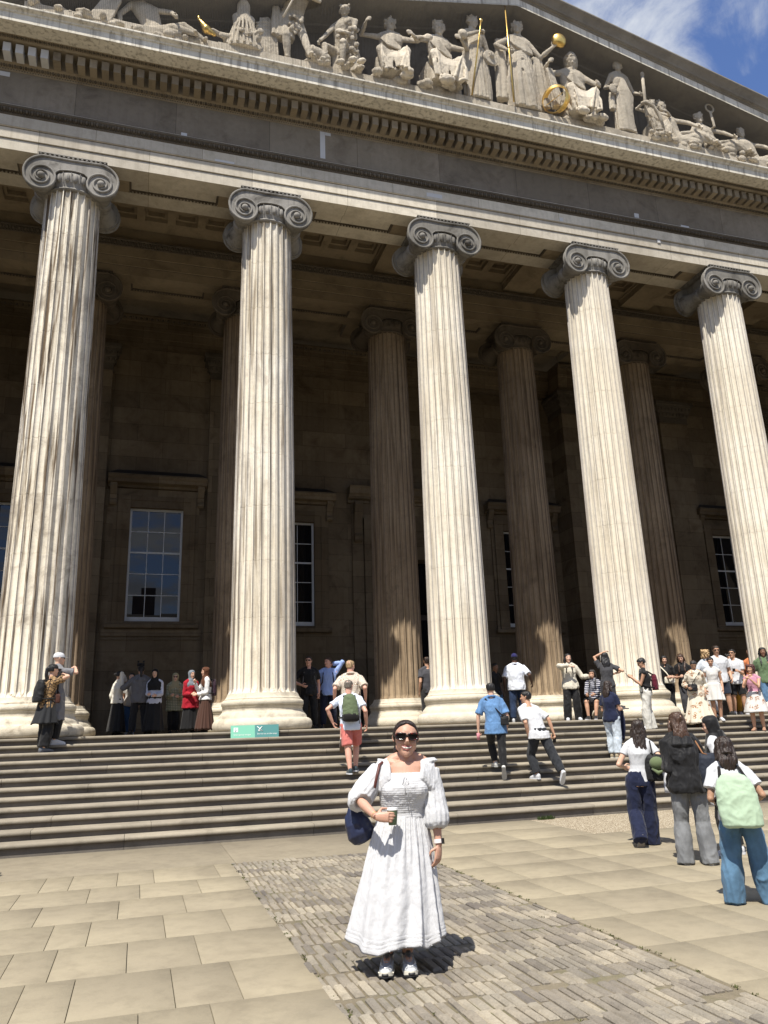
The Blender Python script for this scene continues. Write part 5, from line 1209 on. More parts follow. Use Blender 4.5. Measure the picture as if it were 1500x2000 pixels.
# ---- in the porch, left group
G_ = 'visitors in headscarves waiting in the porch'
F = Fig((1.66, 4.50, H), R_(-60), 1.62, True, wr=(.10, .16, 1.35), wl=(-.25, .05, .78), hyaw=-20)
make_person(F, 'woman in a cream jumper and black skirt, leftmost of the porch group', dict(vox=.012, skin='light', top=('sweater', (.66, .63, .55)), bottom=('skirt', BLACK, 'plain', (.26, .46, 8, .02)), hair=('bun', BLK), shoes=(BLACK, BLACK), face=True))
m_ = MB(); ringloft(m_, [((-.28, .05, .74), (.01, 0, 0), (0, .01, 0)), ((-.28, .05, .60), (.07, 0, 0), (0, .05, 0)), ((-.28, .05, .30), (.16, 0, 0), (0, .09, 0)), ((-.28, .05, .16), (.14, 0, 0), (0, .08, 0))], 14)
put(m_, F, 'tote_bag', cloth((.03, .05, .20)), 'royal blue cloth tote bag hanging from the hand of the cream jumper', 'bag', jobs=True, voxel=.012, disp=wrinkle(.014, 9, 6, 2))
F = Fig((1.98, 4.9, H), R_(170), 1.60, True)
make_person(F, 'person in pale top and blue jeans standing behind the grey hoodie', dict(vox=.013, skin='light', top=('tee', (.45, .43, .40)), bottom=('trousers', (.04, .09, .19), 'denim'), hair=('long', BLK, .3), shoes=(WHITE, WHITE), face=True))
F = Fig((2.20, 4.1, H), R_(4), 1.72, False, feet=((-.17, 0, 0), (.17, 0, 0)), wl=(-.28, .25, 1.25), wr=(.22, .25, 1.30), hpitch=-6)
make_person(F, 'person in a grey hooded top and dark trousers with a long ponytail, back to us', dict(vox=.011, skin='tan', top=('hoodie', (.12, .12, .13)), bottom=('trousers', (.02, .02, .022)), hair=('pony', BLK), shoes=(BLACK, BLACK)))
shoulderbag(F, 'R', (.22, -.08, 1.05), (.22, .10, .26), BLACK, 'black bag slung behind the grey hooded top')
m_ = MB(); m_.cbox(-.09, .09, .20, .23, 1.72, 1.80, .005); m_.cbox(-.09, -.045, .19, .24, 1.81, 1.86, .005); m_.cbox(.045, .09, .19, .24, 1.81, 1.86, .005)
put(m_, F, 'camera_rig', cloth((.02, .02, .02)), 'small black camera held above the head of the grey hooded top', 'camera')
for x, y, rz, h, lab, sp in [
    (2.55, 3.95, 165, 1.62, 'woman in a black headscarf, pale blue shirt and long black skirt in the porch', dict(hijab=(BLACK, .16), top=('shirt', (.50, .54, .66)), bottom=('skirt', BLACK, 'plain', (.27, .47, 8, .02)))),
    (3.08, 4.75, 178, 1.57, 'woman in a beige headscarf, sunglasses and patterned cream cardigan in the porch', dict(hijab=((.30, .27, .16), .18), top=('jacket', (.36, .36, .27), 'check'), long=.14, shades=True, bottom=('trousers', BLACK))),
    (3.46, 4.25, 205, 1.60, 'woman in a grey headscarf and bright red cardigan in the porch', dict(hijab=((.16, .18, .21), .12), top=('jacket', (.30, .010, .022)), long=.12, bottom=('skirt', BLACK, 'plain', (.24, .46, 8, .02)))),
    (3.80, 3.80, 98, 1.64, 'woman in a brown headscarf, white jumper and brown pleated skirt, rightmost of the porch group', dict(hijab=((.09, .035, .018), .14), top=('sweater', (.70, .70, .70)), bottom=('skirt', (.07, .035, .026), 'plain', (.27, .47, 14, .025))))]:
    F = Fig((x, y, H), R_(rz), h, True, wl=(-.10, .24, .95), wr=(.10, .25, .98 if rz > 100 else 1.25), hpitch=-4, curl=(.7, .7))
    sp.update(vox=.012, skin='light', shoes=(BLACK, BLACK), face=True); make_person(F, lab, sp, G_)
    if rz == 98: backpack(F, (.03, .015, .025), 'dark plum backpack on the woman in the white jumper', w=.28, hgt=.42, d=.14, pocket=False)
# ---- porch, middle
F = Fig((6.20, 2.45, H), R_(176), 1.78, False, feet=((-.14, 0, 0), (.14, .02, 0)), wr=(.19, .13, 1.06), er=(1, -.5, 0), build=1.15, hyaw=-16)
make_person(F, 'man in black polo and black trousers with sunglasses and a hand on his hip', dict(vox=.011, skin='pink', top=('tee', BLACK), bottom=('trousers', BLACK), hair=('short', DBR), shoes=(BLACK, BLACK), shades=True, face=True))
backpack(F, BLACK, 'black backpack with grey straps on the man in the black polo', w=.28, hgt=.44, d=.15, pocket=False, straps=(.10, .10, .11))
F = Fig((6.78, 2.80, H), R_(168), 1.78, False, feet=((-.13, 0, 0), (.15, 0, 0)), wl=(-.10, -.02, 1.60), el=(-1, .2, .3), wr=(.27, .06, .86), build=1.1, hyaw=-38)
make_person(F, 'man in a light blue shirt and glasses with one hand behind his head', dict(vox=.011, skin='pink', top=('shirt', (.27, .37, .66)), bottom=('trousers', (.012, .014, .03)), hair=('short', BRN), shoes=(BLACK, BLACK), face=True))
backpack(F, BLACK, 'black backpack on the man in the light blue shirt', w=.26, hgt=.42, d=.13, pocket=False)
F = Fig((8.72, 7.1, H), R_(185), 1.72, False)
make_person(F, 'person in dark clothes standing in deep shade beside the great doorway', dict(vox=.013, skin='brown', top=('shirt', (.015, .015, .03)), bottom=('trousers', BLACK), hair=('short', BLK), shoes=(BLACK, BLACK), face=True))
F = Fig((9.47, 2.75, H), R_(5), 1.78, False)
make_person(F, 'man in a grey tee partly hidden behind the second sunlit column', dict(vox=.012, skin='tan', top=('tee', (.06, .06, .068)), bottom=('trousers', (.03, .03, .03)), hair=('crop', DBR), shoes=(BLACK, BLACK)))
F = Fig((11.97, 2.60, H), R_(-26), 1.84, False, pel=(0, 0, 0), feet=((-.15, -.10, 0), (.15, .1, 0)), wl=(-.32, .08, .92), wr=(.42, .02, 1.02), build=1.25, hpitch=-4)
make_person(F, 'large man in a loose white shirt, dark jeans and navy cap, walking into the porch', dict(vox=.011, skin='dark', top=('short', (.70, .74, .82)), long=.05, sleeve=.85, bottom=('trousers', (.02, .035, .075), 'denim'), cap=((.02, .02, .09), False), shoes=(WHITE, WHITE), hair=('crop', BLK)))
F = Fig((11.50, 2.9, H), R_(200), 1.60, False, feet=((-.15, 0, 0), (.2, .2, 0)))
make_person(F, 'person in a black top and blue jeans just behind the large white shirt', dict(vox=.013, skin='brown', top=('tee', BLACK), bottom=('trousers', (.05, .10, .18), 'denim'), hair=('short', BLK), shoes=(WHITE, WHITE), face=True))
# ---- porch, right
F = Fig((12.86, 1.30, H), R_(158), 1.70, True, feet=((-.14, 0, 0), (.14, .04, 0)), wr=(.02, .30, 1.36), er=(1, .2, .1), wl=(-.48, .22, 1.08), el=(-.5, -.2, -1), hyaw=12, curl=(.2, .5))
make_person(F, 'smiling woman in a cream spotted jacket and wide black trousers pointing with her arm', dict(vox=.010, skin='light', top=('jacket', (.50, .47, .39), 'dots'), bottom=('wide', BLACK), hair=('long', BLK, .36), shoes=(WHITE, WHITE), face=True))
F = Fig((13.28, .90, H), R_(135), 1.62, True, pel=(0, -.05, -.36), feet=((-.10, .42, 0), (.10, .36, 0)), wl=(-.1, .35, .62), wr=(.1, .35, .62), hpitch=-10)
make_person(F, 'seated person in a striped dark top with bare legs, beside the third column base', dict(vox=.012, skin='tan', top=('shirt', (.02, .022, .05), 'stripe'), bottom=('shorts', BLACK), hair=('long', BLK, .2), shoes=(BLACK, WHITE), face=True))
F = Fig((13.28, .22, H), R_(-22), 1.62, True, wl=(-.02, .06, 1.62), el=(-1, .3, .2), wr=(.17, .02, 1.08), er=(1, -.6, 0))
make_person(F, 'woman with long wavy black hair holding a hand to her head, back to us', dict(vox=.011, skin='tan', top=('tee', (.05, .05, .055)), bottom=('skirt', (.03, .03, .035), 'plain', (.2, .40, 6, .02)), hair=('wavy', BLK, .34), shoes=(BLACK, BLACK)))
F = Fig((16.05, 1.62, H), R_(138), 1.66, True, wr=(-.06, .25, 1.05), wl=(-.22, .2, 1.05), hyaw=20, hpitch=-8)
make_person(F, 'woman in a black tee and black trousers with a cream shoulder bag', dict(vox=.011, skin='light', top=('tee', BLACK), bottom=('trousers', BLACK), hair=('bob', BLK), shoes=(BLACK, BLACK), face=True))
shoulderbag(F, 'L', (-.10, .20, .98), (.28, .08, .17), (.62, .58, .48), 'cream shoulder bag held by the woman in the black tee', scol=(.6, .56, .46), cross=True, swidth=.018)
F = Fig((16.42, 1.30, H), R_(140), 1.68, True, lean=(.05, .06), wl=(-.12, .25, 1.05), wr=(.12, .25, 1.05), hpitch=-24, hroll=8)
make_person(F, 'woman with long straight brown hair in a black tee, looking down at a phone', dict(vox=.011, skin='light', top=('tee', BLACK), bottom=('trousers', (.05, .05, .055)), hair=('long', BRN, .30), shoes=(BLACK, BLACK), face=True))
F = Fig((16.45, .42, H), R_(-24), 1.70, True, wl=(-.18, .2, 1.2), wr=(.2, .2, 1.2))
make_person(F, 'woman with a big mass of curly blonde hair and a pale top, back to us', dict(vox=.011, skin='tan', top=('tee', (.42, .45, .48)), bottom=('trousers', (.30, .30, .32)), hair=('curly', (.36, .24, .12)), shoes=(BLACK, WHITE)))
F = Fig((17.38, 1.10, H), R_(154), 1.88, False, feet=((-.17, 0, 0), (.17, 0, 0)), build=1.2, hpitch=-8, wl=(-.28, .12, .95), wr=(.26, .14, .95))
make_person(F, 'tall broad man in a white printed tee, sunglasses and dark shorts', dict(vox=.011, skin='tan', top=('tee', WHITE), long=.04, bottom=('shorts', (.02, .025, .04)), hair=('short', DBR), shoes=(BLACK, BLACK), shades=True, face=True))
m_ = MB()
for dx, dz in ((-.05, .03), (.0, .045), (.05, .02), (-.02, 0), (.04, -.015), (.0, -.035)): m_.ball((dx, .142, 1.37+dz), (.028, .012, .010), 7, 4)
me = m_.build('shirt_print', cloth((.35, .04, .06)), bpy.data.objects[[o.name for o in COL.objects if o.name.startswith('person')][-1]], True)
F = Fig((18.08, 1.30, H), R_(140), 1.80, False, feet=((-.14, 0, 0), (.14, 0, 0)), build=1.1, wl=(-.10, .30, 1.16), wr=(.12, .28, 1.12), hyaw=-20, hpitch=2)
make_person(F, 'man in a plain white tee and sunglasses holding a phone, black shorts', dict(vox=.011, skin='tan', top=('tee', WHITE), bottom=('shorts', BLACK), hair=('short', BLK), shoes=(WHITE, WHITE), shades=True, face=True))
phone(F, (.02, .38, 1.20), 'phone held by the man in the plain white tee', (0, .8, .5))
F = Fig((18.35, 1.75, H-.0), R_(145), 1.70, True)
make_person(F, 'person with dark curly hair in mustard trousers and an orange top', dict(vox=.012, skin='tan', top=('tee', (.50, .13, .05)), bottom=('trousers', (.36, .20, .03)), hair=('curly', BLK), shoes=(WHITE, WHITE), face=True))
F = Fig((18.72, .85, H), R_(146), 1.80, False, wl=(-.12, .28, 1.28), wr=(.28, .08, .92), build=1.05)
make_person(F, 'bearded man with long black hair, green shirt and blue jeans at the right edge', dict(vox=.011, skin='brown', top=('short', (.10, .15, .08)), bottom=('trousers', (.09, .17, .28), 'denim'), hair=('wavy', BLK, .14), shoes=(WHITE, WHITE), face=True))
F = Fig((19.1, 1.75, H), R_(170), 1.86, False)
make_person(F, 'bald man looking over the shoulder of the green shirt', dict(vox=.013, skin='tan', top=('tee', (.45, .16, .07)), bottom=('trousers', BLACK), shoes=(BLACK, BLACK), face=True))
# the one just outside the frame whose shadow lies on the slabs
F = Fig((.0, -6.1, 0), R_(-10), 1.70, True)
make_person(F, 'person in a pale top just outside the left edge, casting a shadow on the slabs', dict(vox=.012, skin='light', top=('tee', WHITE), bottom=('trousers', NAVY), hair=('long', DBR, .3), shoes=(WHITE, WHITE)))
# ================================================================ THE WOMAN IN WHITE
F = Fig((3.985, -11.30, 0), radians(162.7), 1.655, True, pel=(-.065, 0, .022), lean=(-.045, -.01), feet=((-.068, .02, .03), (.068, .03, .03)), toes=((-.10, 1, 0), (.10, 1, 0)), build=1.16,
        wr=(.118, .272, 1.012), er=(1, -.35, -.25), wl=(-.318, .07, .765), el=(-.5, -1, 0), hpitch=1, hyaw=4, hroll=-3)
F.hh = .248; F.M = Matrix.Translation((0, .006, 1.521-F.hc.z)) @ F.M; k = F.h
F.neck.z -= .005
wroot = empty('person', F.loc, F.face, 'smiling woman in a long white puff-sleeved dress and sunglasses holding a green cup', 'person')
SKW = plain('skin_fair', (0.46, 0.265, 0.19), 0.48, 0.05, 9, 0.12, 160, spec=0.35, extra={'Subsurface Weight': 0.12, 'Subsurface Radius': (0.02, 0.008, 0.004)})
X = lambda x, y, z: F.M @ Vector((x*F.hh, y*F.hh, z*F.hh))
mb = MB(); F.torso(mb, -.003, n=32)
for q in 'LR':
    F.arm(mb, q, n=20); F.leg(mb, q, n=16)
    a, t_ = F.ank[q], F.tvec[q]; limb(mb, [a-t_*.02, a+t_*.10], [.028, .022], 10)
hand(mb, F.wri['R'], (-1, .10, -.06), (.15, 1, .1), k, .42, -1)
hand(mb, F.wri['L'], (.12, .10, -1), (-.75, .65, 0), k, .34, 1)
# bust under the bodice
head_shape(mb, F.M, F.hh, F.neck-F.up*.035, .050, 1.0, 40)
mb.tube([X(0, .38, .06), X(0, .46, -.04), X(0, .51, -.12)], [.030*F.hh, .045*F.hh, .060*F.hh], 10)
for sx in (-1, 1): mb.ball(X(sx*.165, .265, -.14), .130*F.hh, 14, 8); mb.ball(X(sx*.17, .10, -.24), .14*F.hh, 14, 8)       # smile-lifted cheeks
mb.ball(X(0, .29, -.40), .13*F.hh, 12, 8)
limb(mb, [F.neck-F.up*.03+Vector((0, .01, 0)), F.neck+F.up*.03], [.060, .050], 16)
ck = F.neck-F.up*.055
limb(mb, [ck+Vector((-.13, .02, .02)), ck+Vector((0, .045, -.015)), ck+Vector((.13, .02, .02))], [.030, .036, .030], 12)
limb(mb, [ck+Vector((-.07, .05, -.09)), ck+Vector((.07, .05, -.09))], [.055, .055], 14)
soft(mb, 'body', SKW, wroot, .0042, 3)
# ---- bodice
ax = Vector((1, 0, 0)); P0_, N0 = F.pelvis, F.neck; sp_ = lambda u: P0_.lerp(N0, u)
def bod(name, mat, rings, disp, vox=.006, sm=3): g_ = MB(); [ringloft(g_, r, 40) for r in rings]; return soft(g_, name, mat, wroot, vox, sm, disp)
SM = cloth((.52, .525, .54), 'smock', .9); CR = cloth((.52, .525, .54), 'crinkle', .9)
z0 = .985
def at(z): u = (z-P0_.z)/(N0.z-P0_.z); return P0_+(N0-P0_)*u
ring = lambda z, w, d, dy=0: (at(z)+Vector((0, dy, 0)), (w, 0, 0), (0, d, 0))
rows = [ring(.975, .165, .125), ring(1.01, .160, .122), ring(1.05, .166, .128, .006), ring(1.10, .178, .142, .012), ring(1.15, .188, .158, .020), ring(1.19, .190, .160, .022), ring(1.23, .186, .148, .018), ring(1.265, .180, .132, .014), ring(1.285, .172, .120, .010)]
g_ = MB(); ringloft(g_, rows, 44)
for sx in (-1, 1): g_.ball(at(1.17)+Vector((sx*.082, .085, 0)), (.086, .082, .076), 16, 12)
soft(g_, 'bodice', SM, wroot, .0055, 3, lambda p, n: .0007*sin(p.z*420)+.0020*mnoise.noise(p*60)+.0015*mnoise.noise(p*25))
# puffed sleeves
def sleeve(q, prof, seed, nf=15):
    S_, E_, W2 = F.sh[q], F.elb[q], F.wri[q]; g_ = MB(); n = 64; vs = []
    L1 = (E_-S_).length; L2 = (W2-E_).length
    def pt(t):
        # smooth bend at the elbow
        if t < .8: return S_.lerp(E_, t)
        if t > 1.2: return E_.lerp(W2, t-1)
        u = (t-.8)/.4; a, b_ = S_.lerp(E_, .8), E_.lerp(W2, .2); return a*(1-u)**2+E_*2*u*(1-u)+b_*u*u
    m_ = len(prof)
    for j, (t, r, sag) in enumerate(prof):
        c = pt(t); d = (pt(min(2, t+.05))-pt(max(0, t-.05))).normalized(); e1 = d.cross(Vector((0, 1, 0))).normalized(); e2 = e1.cross(d)
        for i in range(n):
            a = 2*pi*i/n; g = 1+.045*sin(nf*a+seed+1.2*sin(2*a+t*3))*min(1, 3*abs(t-prof[0][0])+.2)+.05*mnoise.noise(Vector((cos(a)*2+seed, sin(a)*2, t*5)))
            if j >= m_-3: g = 1+.10*sin(nf*1.3*a+seed)
            p = c+(e1*cos(a)+e2*sin(a))*r*g; p.z -= sag; vs.append(p)
    fs = [(j*n+i, j*n+(i+1) % n, (j+1)*n+(i+1) % n, (j+1)*n+i) for j in range(m_-1) for i in range(n)]
    fs.append(tuple(range(n))[::-1]); fs.append(tuple((m_-1)*n+i for i in range(n))); g_.add(vs, fs)
    sx = -1 if q == 'L' else 1; nc = at(1.285); xi = nc.x+sx*.118; xo = S_.x+sx*.01
    for f_ in (0, .25, .5, .75, 1):
        x_ = xi+(xo-xi)*f_; zt = 1.368+(S_.z+.036-1.368)*f_; fy = .112-.034*f_; lo = 1.24-.07*f_
        limb(g_, [Vector((x_, fy, lo)), Vector((x_+sx*.006, fy-.006, lo+.045)), Vector((x_+sx*.010, fy-.040, 1.335-.02*f_)), Vector((x_+sx*.012, .01, zt)), Vector((x_+sx*.01, -.05, zt-.02)), Vector((x_, -.085, 1.25))], [.022, .020, .019, .017, .022, .028], 12)
    soft(g_, 'sleeve', CR, wroot, .0055, 2, wrinkle(.0035, 28, 9, 3+sx))
sleeve('R', [(-.20, .050, .012), (-.08, .068, -.004), (.08, .074, 0), (.3, .078, .004), (.55, .084, .010), (.78, .088, .018), (.95, .088, .022), (1.06, .084, .024), (1.12, .074, .022), (1.145, .055, .012), (1.165, .050, .008), (1.18, .060, .008), (1.17, .045, .006), (1.12, .04, .004)], 1.0)
sleeve('L', [(-.26, .050, .016), (-.10, .068, -.008), (.08, .068, 0), (.35, .074, 0), (.65, .082, 0), (.95, .090, 0), (1.2, .094, .003), (1.38, .090, .008), (1.48, .074, .010), (1.53, .050, .006), (1.55, .044, .0), (1.575, .054, 0), (1.56, .04, 0), (1.5, .035, 0)], 4.0)
# ---- skirt
n, m_ = 300, 90; vs = []; rs_ = random.Random(4); hz = .168
ph = [rs_.uniform(0, 6.28) for _ in range(8)]
for j in range(m_+1):
    u = j/m_; z = z0+.012-u*(z0-hz)
    for i in range(n):
        a = 2*pi*i/n; ca, sa = cos(a), sin(a)
        w = .163+(.335-.163)*(u**.80); d = .124+(.265-.124)*(u**.85)
        # gathers near the waist merge into broad folds at the hem
        ga = .0045*sin(62*a+3*sin(3*a))*max(0, 1-u*2.6)*min(1, u*14)+.006*sin(31*a+ph[0]+2*sin(2*a))*max(0, 1-abs(u-.28)*3.0)
        wa = a+.10*sin(2*a+ph[1]+u*1.3)+.05*sin(5*a+ph[2]-u*2)
        f1 = 1-2*abs((wa*11/(2*pi)+.08*u) % 1-.5)
        br = (f1**1.5-.35)*.066*u**1.15*(.55+.45*sin(3*a+ph[3]))
        f2 = sin(17*wa+ph[4]+u)*.010*u
        cr = .0035*mnoise.noise(Vector((ca*6, sa*6, z*14)))+.0022*mnoise.noise(Vector((ca*16, sa*16, z*38)))
        kneeb = 0.0
        r_ = br+f2+ga+cr
        cx = F.pelvis.x*(1-u)*1.0+(.0)*u; cy = -.005
        zz = z+(.020*sin(2*a+ph[5])+.018*sin(5*a+ph[6])+.5*br)*u**4
        if u > .90: r_ += .0035*sin(z*420)
        vs.append((cx+(w+r_)*ca, cy+(d+r_)*sa, zz))
fs = [(j*n+i, j*n+(i+1) % n, (j+1)*n+(i+1) % n, (j+1)*n+i) for j in range(m_) for i in range(n)]
base = len(vs); last = vs[m_*n:(m_+1)*n]
vs += [(p[0]*.975, p[1]*.975, p[2]+.012) for p in last]+[(p[0]*.80, p[1]*.80, p[2]+.20) for p in last]
fs += [(m_*n+i, m_*n+(i+1) % n, base+(i+1) % n, base+i) for i in range(n)]+[(base+i, base+(i+1) % n, base+n+(i+1) % n, base+n+i) for i in range(n)]
g_ = MB(); g_.add(vs, fs); g_.build('skirt', CR, wroot, True)
# bow at the neckline
g_ = MB(); b0 = at(1.262)+Vector((0.0, .152, 0)); b0.x += .004
for sx in (-1, 1):
    g_.tube([b0, b0+Vector((sx*.014, .016, -.012)), b0+Vector((sx*.020, .022, -.045)), b0+Vector((sx*.012, .022, -.062)), b0+Vector((sx*.004, .018, -.04)), b0], [.004, .006, .007, .007, .005, .004], 7)
g_.tube([b0, b0+Vector((-.004, .034, -.05)), b0+Vector((-.012, .040, -.10)), b0+Vector((-.02, .022, -.17))], [.003, .003, .003, .003], 5)
g_.tube([b0, b0+Vector((.006, .034, -.05)), b0+Vector((.004, .040, -.12))], [.003, .003, .003], 5); g_.ball(b0, .007, 8, 6)
g_.build('bow', cloth((.52, .525, .54)), wroot, True)
# ---- face details
e = MB()   # teeth showing in the smile
e.tube([X(-.15, .350, -.225), X(-.085, .405, -.262), X(0, .428, -.275), X(.085, .405, -.262), X(.15, .350, -.225)], [F.hh*.008, F.hh*.024, F.hh*.030, F.hh*.024, F.hh*.008], 8); e.build('teeth', MT['teeth'], wroot, True)
e = MB(); e.tube([X(-.175, .33, -.20), X(-.09, .405, -.238), X(-.03, .436, -.244), X(0, .434, -.250), X(.03, .436, -.244), X(.09, .405, -.238), X(.175, .33, -.20)], [F.hh*.008, F.hh*.015, F.hh*.018, F.hh*.015, F.hh*.018, F.hh*.015, F.hh*.008], 7)
e.tube([X(-.17, .33, -.208), X(-.09, .395, -.298), X(0, .418, -.330), X(.09, .395, -.298), X(.17, .33, -.208)], [F.hh*.008, F.hh*.020, F.hh*.026, F.hh*.020, F.hh*.008], 7); e.build('lips', MT['lips'], wroot, True)
e = MB(); e.box(0, 0, 0, 0, 0, 0) if False else None
def lens(sx, g, grow, y):
    out = [(-.155, .045), (-.12, .085), (.0, .095), (.12, .085), (.165, .04), (.14, -.04), (.08, -.085), (-.05, -.09), (-.13, -.05)]
    pts = []
    for (px_, pz) in out:
        lx = sx*(.175+px_*sx*sx*(1 if sx > 0 else 1)*1.0) if False else sx*.175+px_*sx
        pts.append((lx+(.0), .04+pz*1.0, y-.55*lx*lx))
    c = (sx*.175, .04)
    P = [X(c[0]+(a-c[0])*grow, yy, c[1]+(b-c[1])*grow) for a, b, yy in pts]; Q = [p+(F.M.to_3x3() @ Vector((0, -.05*F.hh, 0))) for p in P]
    n_ = len(P); g.add(P+Q, [tuple(range(n_)), tuple(n_+i for i in range(n_))[::-1]]+[(i, (i+1) % n_, n_+(i+1) % n_, n_+i) for i in range(n_)])
    return P
fr_ = MB(); ln_ = MB()
for sx in (-1, 1):
    P = lens(sx, ln_, .90, .452); fr_.tube([p for p in lens(sx, MB(), 1.0, .455)], F.hh*.026, 7, True)
    fr_.tube([X(sx*.325, .40, .075), X(sx*.355, .20, .075), X(sx*.365, -.02, .07)], [F.hh*.034, F.hh*.028, F.hh*.016], 6)
fr_.tube([X(-.04, .46, .07), X(0, .47, .08), X(.04, .46, .07)], F.hh*.022, 6)
m, t = new_mat('tortoiseshell'); v = t.n('ShaderNodeTexCoord').outputs['Object']
finish(t, t.mix(t.ramp(t.noise(v, 45, 3), .56, .66), (0.010, 0.005, 0.005), (0.15, 0.02, 0.012)), .18, spec=.6)
sg = bpy.data.objects.new('sunglasses', None); COL.objects.link(sg); sg.parent = wroot
fr_.build('frame', m, sg, True); ln_.build('lens', MT['shades'], sg, auto=40)
# ---- hair: centre parting, smoothed back into a low knot
g_ = MB(); n = 44; vs = []
rows = [(-.36, -.26, .22, .16, -.14), (-.20, -.20, .345, .26, -.04), (-.05, -.12, .385, .37, .03), (.08, -.07, .392, .44, .07), (.18, -.05, .388, .468, .12), (.27, -.045, .352, .463, .17), (.35, -.045, .315, .438, .245), (.43, -.05, .258, .378, .32), (.49, -.055, .18, .27, .6), (.528, -.06, .08, .14, .6)]
for z, cy, w, d, cut in rows:
    for i in range(n):
        a = 2*pi*i/n; xx = w*cos(a); yy = cy+d*sin(a)
        c2 = cut-.00 if z < .2 else cut - .10*max(0, 1-abs(xx)/.10)*(1 if z < .46 else 0)
        yy = min(yy, c2+(.05 if z > .3 else 0)); zz = z-(.022 if abs(xx) < .02 and z > .40 else 0)
        vs.append(X(xx, yy, zz))
q_ = len(rows); g_.add(vs, [(r*n+i, r*n+(i+1) % n, (r+1)*n+(i+1) % n, (r+1)*n+i) for r in range(q_-1) for i in range(n)]+[tuple(range(n))[::-1], tuple((q_-1)*n+i for i in range(n))])
for sx in (-1, 1):   # wings sweeping from the parting over the temples
    limb(g_, [X(sx*.03, .25, .455), X(sx*.15, .255, .40), X(sx*.255, .19, .30), X(sx*.315, .08, .16), X(sx*.335, -.05, .02), X(sx*.28, -.24, -.12)], [F.hh*x for x in (.035, .052, .058, .056, .065, .08)], 12)
g_.ball(X(.06, -.46, -.24), F.hh*.19, 14, 10)
for sx in (-1, 1): g_.ball(X(sx*.24, -.20, -.34), F.hh*.12, 12, 8)
soft(g_, 'hair', hairmat((.016, .008, .007)), wroot, .0045, 2, wrinkle(.0010, 90, 14, 2))
# necklace, earrings, bracelet, ring
e = MB(); c = F.neck+Vector((0, .0, -.005)); e.tube([c+Vector((.068*sin(a), .052*cos(a)+.012, -.035*cos(a)+.002)) for a in [2*pi*i/40 for i in range(40)]], .0012, 5, True); e.ball(c+Vector((0, .070, -.042)), .004, 7, 5)
e.build('necklace', MT['gold'], wroot, True)
d_ = (F.wri['R']-F.elb['R']).normalized(); e1 = d_.cross(Vector((0, 0, 1))).normalized(); e2 = e1.cross(d_); c = F.wri['R']-d_*.012
e = MB(); e.tube([c+e1*.030*cos(a)+e2*.032*sin(a) for a in [2*pi*i/30 for i in range(30)]], .0016, 5, True); e.build('bracelet', MT['gold'], wroot, True)
